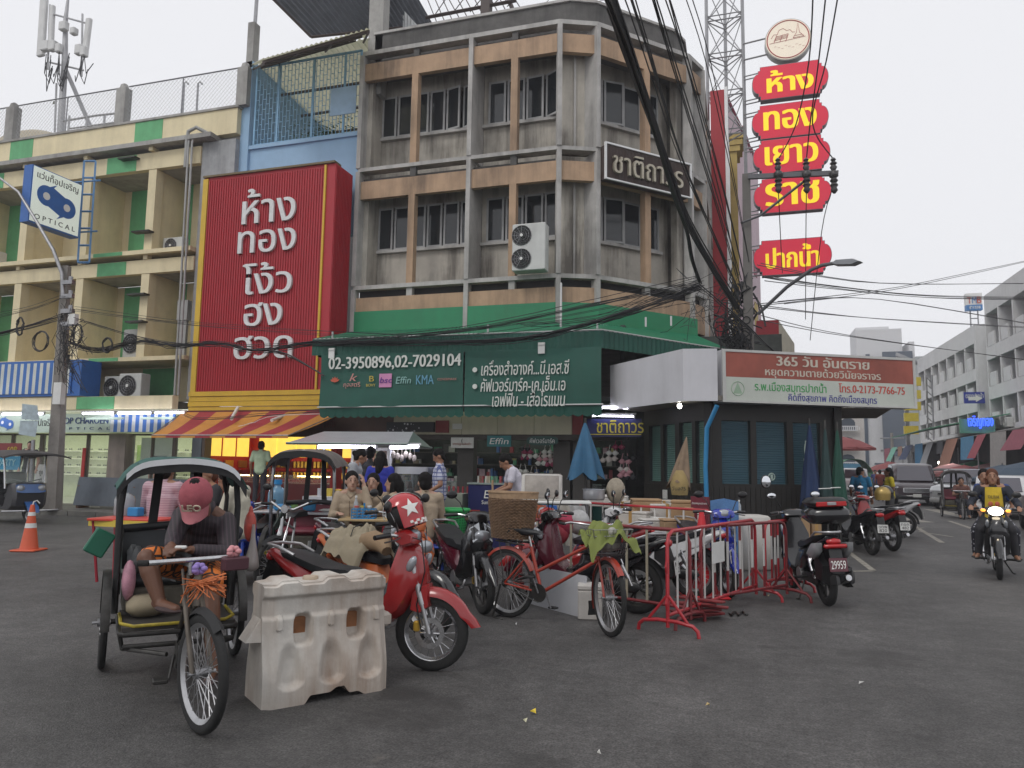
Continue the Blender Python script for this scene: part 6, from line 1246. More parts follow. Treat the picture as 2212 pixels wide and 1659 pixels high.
# --- bicycles
def bicycle(name,label,rear,front,fm,steer=0,basket=True,fend=None,saddle=True,bar='city',group=None,rimm='alloy'):
    rear,front=V(rear),V(front); hd=math.atan2(front.y-rear.y,front.x-rear.x); wb_=(front-rear).length; o=thing(name,label,'bicycle',(rear.x,rear.y,0),hd,group); r=.35
    wheel(o,(0,0,r),r,.042,'spoke',0,False,rimm,32,40); St=Matrix.Translation((wb_-.06,0,0))@Matrix.Rotation(steer,4,'Z')@Matrix.Translation((-(wb_-.06),0,0)); wheel(o,St@V((wb_,0,r)),r,.042,'spoke',steer,False,rimm,32,40)
    hx=wb_-.20
    q=MB(); ht,hb=V((hx-.02,0,.88)),V((hx+.05,0,.68)); bb,st=V((.44,0,.30)),V((.30,0,.74)); q.tube([ht,hb],.022,8); q.tube([hb,bb],.018,8); q.tube([ht.lerp(hb,.25),bb.lerp(st,.45)],.018,8); q.tube([bb,st],.018,8)
    for s in (-1,1): q.tube([bb+V((0,s*.02,0)),(0,s*.06,r)],.010,6); q.tube([st-V((0,0,.05)),(0,s*.06,r)],.010,6)
    q.build('frame',fm,o,60)
    q=MB(St); 
    for s in (-1,1): q.tube([(hx+.05,s*.045,.70),(hx+.1,s*.045,.60),(wb_,s*.05,r)],.012,6)
    q.build('fork',fm,o,60)
    for Mx,cx,a0,a1,nm in ((Matrix.Identity(4),0,R(25),R(200),'rear_fender'),(St,wb_,R(40),R(205),'front_fender')):
        q=MB(Mx); n=16; vs=[]
        for k in range(n+1):
            a=a0+(a1-a0)*k/n
            for y,dr in ((-.033,-.03),(-.02,0),(.02,0),(.033,-.03)): vs.append((cx+(r+.025+dr)*math.cos(a),y,r+(r+.025+dr)*math.sin(a)))
        q.add(vs,[(k*4+j,k*4+j+1,k*4+4+j+1,k*4+4+j) for k in range(n) for j in range(3)]); q.build(nm,fend or fm,o,60)
    q=MB(); q.cyl((.44,-.05,.30),.09,.006,20,'Y'); q.cyl((0,-.05,r),.04,.012,12,'Y'); q.build('chainring',M['dark_steel'],o)
    q=MB(); q.tube([(.44,-.055,.39),(0,-.055,r+.04)],.005,4); q.tube([(.44,-.055,.21),(0,-.055,r-.04)],.005,4); q.build('chain',M['dark_steel'],o)
    for s in (-1,1): q=MB(); q.tube([(.44,s*.06,.30),(.44+s*.05,s*.09,.30-s*.16)],.009,5); q.build('crank',M['steel'],o); q=MB(); q.rbox((.44+s*.05,s*.13,.30-s*.16),(.09,.07,.02),.006); q.build('pedal',M['rubber'],o)
    q=MB(St)
    if bar=='city': q.tube([(hx-.02,0,.88),(hx-.03,0,1.0)],.013,6); q.tube([(hx-.22,-.29,1.0),(hx-.1,-.27,1.02),(hx+.0,-.1,1.0),(hx+.0,.1,1.0),(hx-.1,.27,1.02),(hx-.22,.29,1.0)],.011,6)
    else: q.tube([(hx-.02,0,.88),(hx-.03,0,.98)],.014,6); q.tube([(hx-.10,-.32,1.10),(hx-.03,-.12,1.0),(hx-.03,.12,1.0),(hx-.10,.32,1.10)],.014,6); q.cyl((hx+.01,0,1.0),.04,.05,12,'X')
    q.build('handlebar',M['chrome'],o,60)
    for s in (-1,1): q=MB(St); y=.29 if bar=='city' else .32; z=1.0 if bar=='city' else 1.10; q.tube([(hx-(.20 if bar=='city' else .08),s*y,z),(hx-(.32 if bar=='city' else .18),s*(y+.01),z)],.016,6); q.build('grip',M['rubber'],o,60)
    if saddle:
        q=MB(); q.tube([st,(.27,0,.84)],.012,6); q.build('seat_post',M['chrome'],o,60); q=MB(); q.side([(.02,.86),(.05,.93),(.2,.93),(.42,.90),(.44,.87),(.2,.85)],.10,.25,.4,wt=lambda x,z:1.15 if x<.15 else .45); q.build('saddle',M['seat_vinyl'],o,60)
    if basket:
        q=MB(St); x0=hx+.04; 
        for z in (.74,.80,.86,.92,.98): w=.14+.06*(z-.74)/.24; q.tube([(x0,-w,z),(x0+.2+.06*(z-.74)/.24,-w,z),(x0+.2+.06*(z-.74)/.24,w,z),(x0,w,z)],.004,3,closed=True)
        for k in range(7): f=-1+k/3; q.tube([(x0+.2,f*.14,.74),(x0+.26,f*.2,.98)],.003,3); q.tube([(x0,f*.14,.74),(x0,f*.2,.98)],.003,3)
        for k in range(5): q.tube([(x0+.05*k,-.14,.74),(x0+.06*k,-.2,.98)],.003,3); q.tube([(x0+.05*k,.14,.74),(x0+.06*k,.2,.98)],.003,3); q.tube([(x0+.05*k,-.14,.74),(x0+.05*k,.14,.74)],.003,3)
        q.build('wire_basket',M['steel'],o,kind='stuff')
    return o
obr=mat('orange_red_enamel',(.36,.04,.022),.35,coat=.3,var=.2,sc=6,streak=.2,dirt=(.12,.05,.03))
brear,bfront=G(1096,1333),G(1322,1374)
bi=bicycle('bicycle','orange-red city bicycle with a big wicker basket on its rear rack',brear,bfront,obr,steer=R(-34)); Mb=world(bi)
q=MB(); q.tube([(-.1,-.09,.78),(.28,-.09,.76)],.008,4); q.tube([(-.1,.09,.78),(.28,.09,.76)],.008,4); [q.tube([(x,-.09,.78),(x,.09,.78)],.007,4) for x in (-.1,0,.1,.2)]; [q.tube([(-.05,s*.09,.78),(0,s*.07,.35)],.007,4) for s in (-1,1)]; q.build('rear_rack',M['dark_steel'],bi); q=MB(); q.tube([(0,-.12,.35),(-.08,-.14,.02),(.05,-.14,.0)],.012,5); q.tube([(0,.12,.35),(-.08,.14,.02),(.05,.14,.0)],.012,5); q.tube([(-.08,-.14,.02),(-.08,.14,.02)],.012,5); q.build('stand',M['dark_steel'],bi)
q=MB(); q.box((bfront-brear).length-.5 and (0,0,0),(.001,.001,.001))
q=MB(); L_b=(bfront-brear).length; StB=Matrix.Translation((L_b-.06,0,0))@Matrix.Rotation(R(-34),4,'Z')@Matrix.Translation((-(L_b-.06),0,0)); q=MB(StB); q.sheet(lambda u,v:(L_b-.38+.012*math.sin(v*5),-.05+.1*u,.26-.14*v),2,2,.006); q.build('mud_flap',M['matt_black'],bi)
# wicker basket as a half-round creel on the rack
wk=mat('wicker',(.19,.115,.065),.75,var=.5,sc=25,streak=.35,dirt=(.05,.035,.03)); wkl=mat('wicker_rim',(.33,.22,.13),.7,var=.3,sc=14); bo=Mb@V((0,0,.80))
wb_o=thing('wicker_basket','large brown half-round wicker basket strapped behind the orange-red bicycle saddle','basket',bo,world(bi).to_euler().z)
def bsk(u,h,g=0):
    """half-round section: flat at the back (x=-), round in front"""
    f=.80+.20*min(1,h/.35); a=PI*u; return ((-.30*math.cos(a))*f*1.0,(-.24*math.sin(a)+.10)*f-g*.0,h)
q=MB(); nu=34; 
for r_ in range(26):
    h=.012+r_*.0155; pts=[]
    for k in range(nu+1):
        x,y,z=bsk(k/nu,h); d=.006*(1 if (k+r_)%2 else -1); pts.append((x*(1+d*2),y*(1+d)+(-d if k not in(0,nu) else 0),z))
    pts+= [(.30*(1-i/5)*(.8+.2*min(1,h/.35))-.30*(i/5)*(.8+.2*min(1,h/.35)),.10*(.8+.2*min(1,h/.35))+.004*(i%2),h) for i in range(1,5)]
    q.tube(pts,.0075,4,closed=True)
q.build('weave',wk,wb_o,kind='stuff')
q=MB()
for k in range(0,nu+1,2): q.tube([bsk(k/nu,0),bsk(k/nu,.2),bsk(k/nu,.42)],.006,4)
q.build('stake',wk,wb_o,kind='stuff')
q=MB(); ring=[bsk(k/nu,.43) for k in range(nu+1)]; q.tube([(x*1.02,y*1.02,z+.05) for x,y,z in ring],.014,6,closed=True); vs=[]
q.sheet(lambda u,v:tuple(V(bsk(u,.42+.05*v))*1.0+V((0,-.006,0))),nu,1,.014); q.tube([(-.31,.10,.40),(-.325,.105,.55),(-.33,.11,.60)],.012,6); q.build('rim',wkl,wb_o,60)
q=MB(); q.sheet(lambda u,v:tuple(V(bsk(u,.40+.06*v))*V((.93,.9,1)) if 0 else (bsk(u,.41)[0]*.93*(1-v),bsk(u,.41)[1]*.9*(1-v)+.05*v,.38-.16*v)),nu,4); q.build('inner_lining',mat('basket_inner',(.22,.08,.05),.7),wb_o)
# stuff in the wire basket of the bicycle
q=MB(Mb@StB); hx=L_b-.2
q.sheet(lambda u,v:(hx+.02+.34*u,-.24+.48*v,1.01+.035*math.sin(u*11+v*6)+.03*math.cos(v*15+u*4)+.02*math.sin(v*27+u*19)-.13*abs(2*v-1)**2.5-.13*u**3),26,26,.015); one('green_cloth','olive green rag heaped on the bicycle front basket','cloth',q,mat('olive_cloth',(.17,.20,.05),.85,bump=.4,bsc=12),smooth=80,loc=Mb@V((hx,0,1)))
q=MB(Mb@StB); q.ell((hx+.16,0,.87),(.10,.14,.11),14,10); [q.ell((hx+.12+.05*i,-.08+.05*i,.95),(.05,.05,.05),8,6) for i in range(3)]; one('grey_bag','crumpled pale plastic bag stuffed in the bicycle wire basket','bag',q,mat('bag_grey',(.34,.33,.30),.6,var=.3,sc=20,bump=.6,bsc=14),smooth=60,loc=Mb@V((hx,0,.85)))
# --- samlor (cycle rickshaw)
def samlor(name,label,rear,front,steer,fm,roofm,edgem,seatm,straps,cushion=True,bar='straight',zr=1.62,postm='steel'):
    rear,front=V(rear),V(front); hd=math.atan2(front.y-rear.y,front.x-rear.x); wb_=(front-rear).length; o=thing(name,label,'cycle rickshaw',(rear.x,rear.y,0),hd); r=.335
    for s in (-1,1): wheel(o,(0,s*.47,r),r,.045,'spoke',0,False,'steel',28,36)
    St=Matrix.Translation((wb_-.08,0,0))@Matrix.Rotation(steer,4,'Z')@Matrix.Translation((-(wb_-.08),0,0)); wheel(o,St@V((wb_,0,r)),r,.05,'spoke',steer,False,'alloy',32,40)
    K=M['dark_steel']; q=MB()
    q.tube([(0,-.5,r),(0,.5,r)],.02,8)
    for s in (-1,1):
        q.tube([(-.05,s*.38,.36),(.62,s*.38,.36),(.66,s*.34,.36)],.018,6); q.tube([(-.1,s*.40,.45),(-.1,s*.40,.9),(-.42,s*.38,1.0)],.016,6)
        q.tube([(.62,s*.38,.36),(.60,s*.36,.26),(.9,s*.1,.26)],.016,6)
    for z in (.36,.28): q.tube([(.66,-.36,z),(.68,0,z),(.66,.36,z)],.018,6)
    q.tube([(.0,0,.36),(wb_-.75,0,.30),(wb_-.30,0,.66)],.022,8); q.build('chassis',K,o,60)
    q=MB(); q.bx(-.1,.62,-.37,.37,.37,.40); q.build('floor_board',mat('old_floor',(.05,.045,.04),.7,var=.4),o); q=MB(); q.tube([(.10,-.375,.41),(.5,-.375,.41),(.63,-.3,.41),(.63,.3,.41),(.5,.375,.41),(.10,.375,.41)],.012,5); q.build('yellow_edging',mat('edge_yellow',(.42,.33,.03),.5,var=.4,sc=20),o,60)
    q=MB(); q.rbox((-.12,0,.50),(.42,.72,.18),.02); q.build('seat_box',mat('seat_box',(.10,.09,.07),.7,var=.4,sc=8),o)
    q=MB(); q.rbox((-.12,0,.64),(.46,.74,.10),.04); q.build('seat',M[seatm] if cushion else M['seat_vinyl'],o,60)
    q=MB(); q.sheet(lambda u,v:(-.36-.05*v-.02*math.cos((u-.5)*PI),-.37+.74*u,.68+.30*v),8,4,.07); q.build('backrest',M[seatm],o,70); q=MB(); q.tube([(-.40,-.38,1.0),(-.44,0,1.02),(-.40,.38,1.0)],.035,6); q.build('backrest_roll',M['seat_vinyl'],o,60)
    for s in (-1,1):
        q=MB(); q.sheet(lambda u,v:(-.42+.52*u,s*.40,.55+v*(.42-.26*u)),6,3,.02); q.build('side_panel',mat('side_tin',(.035,.06,.05),.6,var=.4,streak=.3),o)
        q=MB(); q.lathe([(r+.05,-.03),(r+.055,0),(r+.05,.03)],24,(0,s*.47,r),'Y',caps=False,arc=.5); q.build('mudguard',M['dark_steel'],o,60)
    # canopy
    q=MB()
    for s in (-1,1): q.tube([(-.42,s*.40,.45),(-.44,s*.42,1.25),(-.42,s*.38,zr-.12),(-.35,s*.28,zr-.02)],.018,6); q.tube([(.14,s*.41,.42),(.16,s*.42,1.2),(.15,s*.40,zr-.14),(.12,s*.30,zr-.03)],.024,6)
    q.tube([(-.42,-.38,zr-.1),(-.42,0,zr),(-.42,.38,zr-.1)],.014,5); q.tube([(.18,-.40,zr-.13),(.2,-.2,zr-.02),(.2,0,zr+.01),(.2,.2,zr-.02),(.18,.40,zr-.13)],.014,5); q.build('canopy_frame',M[postm],o,60)
    def rf(u,v,dz=0): y=-.46+.92*v; x=-.52+.84*u; e=abs(2*v-1); return (x,y,zr+.035-.22*e**4.5-.03*(2*u-1)**2+dz+.006*math.sin(u*20+v*13))
    q=MB(); q.sheet(lambda u,v:rf(u,v),12,18,.015); q.build('canopy',roofm,o,70)
    q=MB(); q.sheet(lambda u,v:(.325+.004*math.sin(u*30),-.455+.91*u,rf(1,u)[2]-.004-.085*v+.02*abs(2*u-1)**2*v),18,2,.01); q.build('canopy_fringe',M['matt_black'],o,70)
    if edgem: q=MB(); q.sheet(lambda u,v:(.335,-.40+.80*u,rf(1,.06+.88*u)[2]+.016-.045*v),16,1,.008); q.build('edge_strip',edgem,o,70)
    q=MB(); 
    for y in straps: q.sheet(lambda u,v:(-.44,y-.035+.07*u+.03*v*(1 if y<0 else -1),1.0+(zr-.06-1.0)*v),1,2,.012)
    q.build('rear_strap',M['matt_black'],o)
    for s in (-1,1): q=MB(); q.sheet(lambda u,v:(-.46+.10*u*(1-v*.6)+.02*math.sin(v*8),s*(.42-.02*math.sin(v*3)),.75+(zr-.18-.75)*v),3,8,.015); q.build('side_curtain',mat('old_canvas',(.045,.035,.03),.85,var=.3),o,70)
    # cycle half
    hx=wb_-.24
    q=MB(); q.tube([(hx-.01,0,.88),(hx+.04,0,.68)],.022,8); q.tube([(hx+.02,0,.74),(hx-.42,0,.32)],.018,8); q.tube([(hx-.01,0,.85),(hx-.5,0,.72)],.016,8); q.tube([(hx-.42,0,.32),(hx-.55,0,.80)],.017,8); q.tube([(hx-.5,0,.66),(.62,0,.36)],.015,6); q.build('cycle_frame',fm,o,60)
    q=MB(St)
    for s in (-1,1): q.tube([(hx+.04,s*.05,.74),(hx+.11,s*.055,.62),(wb_,s*.055,r)],.015,6); q.tube([(hx-.02,s*.05,.90),(wb_,s*.062,r)],.008,5)
    q.build('fork',M['chrome'] if bar!='straight' else fm,o,60)
    q=MB(St)
    if bar=='straight': q.tube([(hx-.02,0,.86),(hx-.02,0,.95)],.015,6); q.tube([(hx-.02,-.25,.95),(hx-.02,.25,.95)],.017,8)
    else: q.tube([(hx-.02,0,.88),(hx-.03,0,.99)],.016,6); q.tube([(hx-.08,-.26,1.07),(hx-.03,-.09,.99),(hx-.03,.09,.99),(hx-.08,.26,1.07)],.017,8); q.cyl((hx+.01,0,1.0),.05,.06,14,'X')
    q.build('handlebar',M['chrome'],o,60)
    q=MB(St); [q.tube([(hx-.02-(0 if bar=='straight' else .06),s*.25,.95 if bar=='straight' else 1.06),(hx-(.05 if bar=='straight' else .2),s*(.30),.95 if bar=='straight' else 1.08)],.02,6) for s in (-1,1)]; q.build('grip',M['rubber'],o,60)
    q=MB(); q.tube([(hx-.54,0,.78),(hx-.56,0,.86)],.013,6); q.side([(hx-.72,.86),(hx-.68,.95),(hx-.5,.94),(hx-.34,.90),(hx-.32,.87),(hx-.55,.85)],.11,.25,.4,wt=lambda x,z:1.2 if x<hx-.55 else .5); q.build('saddle',M['seat_vinyl'],o,60)
    q=MB(St); n=12; vs=[]
    for k in range(n+1):
        a=R(50)+R(110)*k/n
        for y,dr in ((-.035,-.03),(0,.005),(.035,-.03)): vs.append((wb_+(r+.03+dr)*math.cos(a),y,r+(r+.03+dr)*math.sin(a)))
    q.add(vs,[(k*3+j,k*3+j+1,k*3+3+j+1,k*3+3+j) for k in range(n) for j in range(2)]); q.build('front_fender',M['matt_black'],o,60)
    q=MB(); q.cyl((hx-.42,-.06,.30),.09,.006,18,'Y'); q.tube([(hx-.42,-.07,.3),(hx-.36,-.1,.16)],.01,5); q.rbox((hx-.36,-.15,.16),(.09,.09,.025),.006); q.tube([(hx-.42,.07,.3),(hx-.48,.1,.44)],.01,5); q.rbox((hx-.48,.15,.44),(.09,.09,.025),.006); q.build('crankset',K,o)
    return o,St
mat('maroon_vinyl',(.16,.012,.03),.5,var=.2,sc=4,bump=.2,bsc=9); mat('dark_vinyl',(.03,.035,.04),.5,var=.3)
f1=G(420,1585); Lw,Rw=G(226,1445),G(494,1412); rm=(Lw+Rw)/2
S1,St1=samlor('cycle_rickshaw','old cycle rickshaw with ragged green canopy and its driver resting in the seat',rm,f1,R(15),mat('worn_tube',(.14,.12,.10),.5,.5,var=.4),mat('canopy_green',(.02,.10,.085),.75,var=.5,sc=5,streak=.3),mat('strip_white',(.62,.64,.66),.5),'dark_vinyl',(-.16,.20),zr=1.55,postm='matt_black')
f2=G(588,1288); r2=D(655,1200,10.1); r2.z=0
S2_,St2=samlor('cycle_rickshaw','cycle rickshaw with maroon seat and silver front frame behind the first one',r2,f2,R(-16),mat('silver_frame',(.42,.43,.44),.35,.5),mat('canopy_brown',(.15,.13,.12),.8,var=.3,sc=5,streak=.3),None,'maroon_vinyl',(-.12,.14),bar='riser',zr=1.71)
# extras on the first rickshaw
Ms=world(S1); wbS=(f1-rm).length; hx=wbS-.24
q=MB(Ms@St1)
for k in range(60):
    a=random.random()*2*PI; q.tube([(hx+.06+random.uniform(-.05,.05),random.uniform(-.08,.08)+.04,.82),(hx+.10+.10*math.cos(a),.04+.13*math.sin(a),.80+random.uniform(-.10,.07))],.0035,3)
one('raffia_bundle','frayed orange raffia tied under the rickshaw handlebar','string',q,mat('raffia_orange',(.55,.16,.05),.7,var=.4,sc=40),loc=Ms@St1@V((hx+.08,0,.8)),kind='stuff')
for (dy,dz,c,lab) in ((.03,.90,(.28,.2,.5),'small lilac paper flower on the rickshaw handlebar stem'),(.24,.99,(.62,.28,.30),'pink paper flower at the right end of the rickshaw handlebar')):
    q=MB(Ms@St1)
    for k in range(7): a=k*.9; q.ell((hx+.03+.012*math.cos(a*2),dy+.028*math.cos(a),dz+.022*math.sin(a)),(.018,.022,.018),8,5)
    one('paper_flower',lab,'flower',q,mat('flower_%d'%int(dz*100),c,.7),smooth=60,loc=Ms@St1@V((hx,dy,dz)))
q=MB(Ms@St1); q.rbox((hx+.04,.25,.915),(.07,.16,.08),.008); one('small_box','little dark box hanging at the end of the rickshaw handlebar','box',q,mat('maroon_box',(.07,.02,.03),.5),loc=Ms@St1@V((hx,.25,.9)))
q=MB(Ms); q.rbox((-.1,-.54,.92),(.12,.15,.19),.01,rot=Matrix.Rotation(-.5,3,'X')); one('plastic_bin','small dark green plastic bin tied on the outer side of the first rickshaw','bin',q,mat('bin_green',(.01,.12,.07),.5),loc=Ms@V((-.1,-.6,.9)))
q=MB(Ms); q.ell((-.05,.56,1.02),(.05,.05,.13),12,8); q.ell((-.05,.56,1.13),(.02,.02,.06),8,5); one('red_bag','knotted red plastic bag hanging from the right post of the first rickshaw','bag',q,mat('bag_red',(.48,.07,.05),.4,var=.3,sc=14,bump=.6,bsc=20),smooth=60,loc=Ms@V((-.05,.56,1.0)))
q=MB(Ms); q.lathe([(.012,.12),(.02,0),(.055,-.18),(.062,-.23),(.035,-.26),(.0,-.27)],12,(.0,.58,.92),'Z',caps=False); one('clear_bag','translucent bag of brown liquid hanging below the red bag','bag',q,mat('bag_clear',(.42,.38,.36),.3,var=.15,alpha=.8),smooth=60,loc=Ms@V((0,.58,.8)))
q=MB(Ms); q.sheet(lambda u,v:(-.36+.50*u,-.34+.30*v,.74+.10*math.sin(u*6+v*4)+.05*math.sin(v*11)),12,10,.04); one('grey_bundle','grey cloth bundle heaped beside the rickshaw driver','cloth',q,mat('cloth_grey',(.10,.105,.11),.85,bump=.5,bsc=10),smooth=80,loc=Ms@V((-.1,-.2,.75)))
q=MB(Ms); q.rbox((.22,-.2,.48),(.3,.28,.14),.05); one('straw_cushion','beige sack on the rickshaw floor behind the driver leg','sack',q,mat('sack_beige',(.26,.22,.15),.85,var=.25),smooth=50,loc=Ms@V((.22,-.2,.48)))
q=MB(Ms); q.ell((.17,-.33,.66),(.06,.05,.15),10,8); one('pink_bag','pink and white plastic bag hanging inside the left rickshaw post','bag',q,mat('bag_pink',(.5,.25,.32),.4,var=.35,sc=12),smooth=60,loc=Ms@V((.17,-.33,.66)))
# --- cars and other traffic down the street
def car(name,label,cat,loc,hd,L,W,H,col,kind='van',group=None,lights=False):
    o=thing(name,label,cat,loc,hd,group); c=M[col] if isinstance(col,str) else col; h=L/2; gnd=.28; r=.36 if kind!='sedan' else .32; wr=L*.31
    if kind=='van': low=[(-h,.45),(-h,H*.56),(h*.62,H*.56),(h*.95,H*.47),(h,H*.40),(h,.42),(h*.9,gnd),(-h*.95,gnd)]; cab=[(-h*.98,H*.55),(-h*.94,H*.97),(-h*.8,H),(h*.18,H),(h*.36,H*.93),(h*.66,H*.56)]
    elif kind=='pickup': low=[(-h,.55),(-h,H*.60),(h*.50,H*.62),(h*.9,H*.56),(h,H*.46),(h,.48),(h*.92,gnd+.1),(-h*.96,gnd+.15)]; cab=[(-h*.18,H*.6),(-h*.12,H*.94),(h*.0,H),(h*.18,H*.98),(h*.45,H*.62)]
    else: low=[(-h,.42),(-h*.98,H*.62),(h*.45,H*.62),(h*.9,H*.52),(h,H*.42),(h,.38),(h*.92,gnd),(-h*.94,gnd)]; cab=[(-h*.85,H*.6),(-h*.68,H*.95),(-h*.5,H),(h*.05,H*.99),(h*.2,H*.94),(h*.48,H*.6)]
    q=MB(); q.side(low,W/2,.10,.2); q.build('body',c,o,40)
    q=MB(); q.side(cab,W/2*.9,.16,.25); q.build('cabin',c,o,40)
    def inset(p,k=.88): cx=sum(a for a,_ in p)/len(p); cz=sum(b_ for _,b_ in p)/len(p); return [(cx+(a-cx)*k,cz+(b_-cz)*k) for a,b_ in p]
    q=MB(); 
    for s in (-1,1): P=inset(cab,.80); q.slab([(x,s*W/2*.80+s*.055*0+s*W/2*.105*(1 if 1 else 0),z) for x,z in (P if s<0 else P[::-1])],.02)
    q.build('side_window',M['dark_blue_glass'],o)
    a,b_=cab[-2],cab[-1]; d=V((b_[0]-a[0],0,b_[1]-a[1])); nn=V((-d.z,0,d.x)).normalized(); nn=nn if nn.x>0 else -nn
    q=MB(); A=V((a[0],0,a[1]))+nn*.02; B_=V((b_[0],0,b_[1]))+nn*.02; y0,y1=W/2*.68,W/2*.80
    q.slab([A.lerp(B_,.06)+V((0,y0,0)),A.lerp(B_,.06)-V((0,y0,0)),A.lerp(B_,.97)-V((0,y1,0)),A.lerp(B_,.97)+V((0,y1,0))][::-1],.03); q.build('windscreen',mat('windscreen',(.08,.075,.095),.12,var=0,spec=.8),o)
    for sx in (-1,1):
        for sy in (-1,1): wheel(o,(sx*wr,sy*(W/2-.1),r),r,.2,'disc',0,False,'alloy',n=20)
    q=MB(); q.side([(h*.98,H*.42),(h*1.012,H*.40),(h*1.015,.62),(h*.99,.60)],W*.30,.05,.1); q.build('grille',M['chrome'],o)
    q=MB(); [q.box((h*1.02,0,.66+i*(H*.40-.66)/4),(.02,W*.56,.02)) for i in range(5)]; q.build('grille_bars',M['black_plastic'],o)
    hlm=bu if lights else M['lens_clear']
    for s in (-1,1): q=MB(); q.ell((h*.95,s*W*.40,H*.41),(.09,.16,.07),10,6); q.build('headlight',M['lens_clear'],o,60)
    q=MB(); q.rbox((h*.99,0,.40),(.12,W*.96,.22),.04); q.build('bumper',c if kind!='van' else M['black_gloss'],o,50)
    q=MB(); q.box((h*1.03,0,.48),(.01,.34,.15)); q.build('number_plate',M['plate_white'],o)
    for s in (-1,1): q=MB(); q.rbox((h*.38,s*(W/2+.12),H*.62),(.1,.2,.14),.03); q.build('mirror',c,o,50)
    return o
vp=D(1968,1035,37.0); vp.z=0; tocam=math.atan2(-vp.y,-vp.x)
mat('van_plum',(.045,.03,.038),.25,coat=.6,var=.05)
car('van','large dark plum van driving toward the viewer','van',vp,R(-96),4.9,1.9,2.0,'van_plum','van')
p=D(1845,1040,52); p.z=0; car('suv','white sport utility vehicle queued behind the dark van lane','car',p,R(-92),4.6,1.8,1.8,'white_gloss','sedan')
p=D(1812,1040,58); p.z=0; car('car','pale sedan half hidden behind the police box','car',p,R(-90),4.4,1.75,1.5,'silver_gloss','sedan')
p=D(1847,1012,60); q=MB(); q.sheet(lambda u,v:(p.x-1.4+2.8*v,p.y+4*u,p.z+.75-1.2*abs(2*v-1)**3),6,12,.05); q.bx(p.x-1.3,p.x+1.3,p.y,p.y+4,.4,p.z-.3); one('truck','truck with a green tarpaulin hood behind the white vehicle','truck',q,mat('truck_green',(.05,.16,.08),.8,var=.2),loc=(p.x,p.y,0),smooth=60)
p=D(2090,1040,33); p.z=0; car('pickup_truck','silver four-door pickup parked along the market','pickup truck',p,R(-118),5.0,1.8,1.75,'silver_gloss','pickup')
p=D(2165,1040,27); p.z=0; car('car','white hatchback beside the silver pickup','car',p,R(-112),4.2,1.7,1.5,'white_gloss','sedan')
p=D(2205,1045,20); p.z=0; pk_=car('pickup_truck','grey-pink pickup with a steel cage bed cut by the right edge','pickup truck',p+V((.9,-.4,0)),R(78),5.0,1.8,1.6,mat('pinkgrey_paint',(.26,.21,.21),.35,coat=.3),'pickup')
q=MB(); 
for s in (-1,1):
    for z in (1.15,1.4,1.65,1.9): q.tube([(-2.4,s*.85,z),(-.5,s*.85,z)],.025,5)
    for x in (-2.4,-1.5,-.5): q.tube([(x,s*.85,.95),(x,s*.85,1.92)],.03,5)
for z in (1.15,1.4,1.65,1.9): q.tube([(-2.4,-.85,z),(-2.4,.85,z)],.025,5)
q.build('cage',M['steel'],pk_)
# tuk-tuks
def tuktuk(label,loc,hd,c1,c2,cut=False,group='three-wheeled taxis'):
    o=thing('tuk_tuk',label,'tuk-tuk',loc,hd,group)
    for c in ((-.75,-.55,.24),(-.75,.55,.24),(1.15,0,.24)): wheel(o,c,.24,.1,'disc',0,False,'alloy',n=20)
    q=MB(); q.side([(-1.2,.35),(-1.2,.95),(-.6,.85),(-.3,.42),(.5,.40),(.75,.95),(1.0,1.0),(1.15,.75),(1.1,.45),(.9,.34)],.6,.08,.2,wt=lambda x,z:1 if x<.4 else .6); q.build('body',c1,o,40)
    q=MB(); q.side([(1.12,.5),(1.35,.45),(1.45,.30),(1.2,.5),(1.0,.62)],.12,.1,.3); q.build('front_fender',c2,o,50)
    q=MB(); q.sheet(lambda u,v:(-1.35+2.75*u,-.72+1.44*v,1.78-.10*abs(2*v-1)**3-.08*(2*u-1)**2),10,12,.04); q.build('roof',mat('tuk_roof',(.055,.05,.05),.6,var=.3),o,60)
    q=MB()
    for x,y,x2 in ((-1.1,.58,-1.15),(-1.1,-.58,-1.15),(.72,.42,.55),(.72,-.42,.55),(0,.6,0),(0,-.6,0)): q.tube([(x,y,.85),(x2,y*1.08,1.72)],.022,6)
    q.build('roof_post',M['chrome'],o,60)
    q=MB(); q.rbox((-.72,0,.72),(.5,1.1,.16),.05); q.rbox((-1.0,0,1.0),(.14,1.1,.45),.05); q.rbox((.12,0,.66),(.36,.42,.14),.04); q.build('seat',M['seat_vinyl'],o,50)
    q=MB(); q.slab([(.80,-.46,.98),(.80,.46,.98),(.60,.42,1.62),(.60,-.42,1.62)],.01); q.build('windscreen',gl,o)
    for s in (-1,1): q=MB(); q.ell((1.12,s*.22,.86),(.07,.09,.09),12,8); q.build('headlight',M['lens_clear'],o,60)
    q=MB(); q.tube([(.72,-.34,1.08),(.78,0,1.0),(.72,.34,1.08)],.015,6); q.build('handlebar',M['chrome'],o,60)
    q=MB(); q.side([(.9,.98),(1.1,.96),(1.2,.76),(1.0,.74)],.3,.2,.4); q.build('nose_panel',c2,o,50)
    q=MB(); q.tube([(1.2,-.6,.34),(1.3,0,.34),(1.2,.6,.34)],.025,6); q.build('bumper_bar',M['chrome'],o,60)
    return o
p=D(28,1095,18.5); p.z=0
tuktuk('dark roofed tuk-tuk with blue bodywork parked by the kerb at the far left',p,R(-22),mat('tuk_dark',(.03,.03,.035),.4,coat=.3),mat('tuk_blue',(.03,.10,.28),.35,coat=.4))
p=D(2038,1040,37); p.z=0; tuktuk('blue and yellow tuk-tuk just right of the dark van',p,R(-100),mat('tuk_navy',(.015,.03,.12),.35,coat=.4),mat('tuk_yellow',(.5,.38,.03),.4))
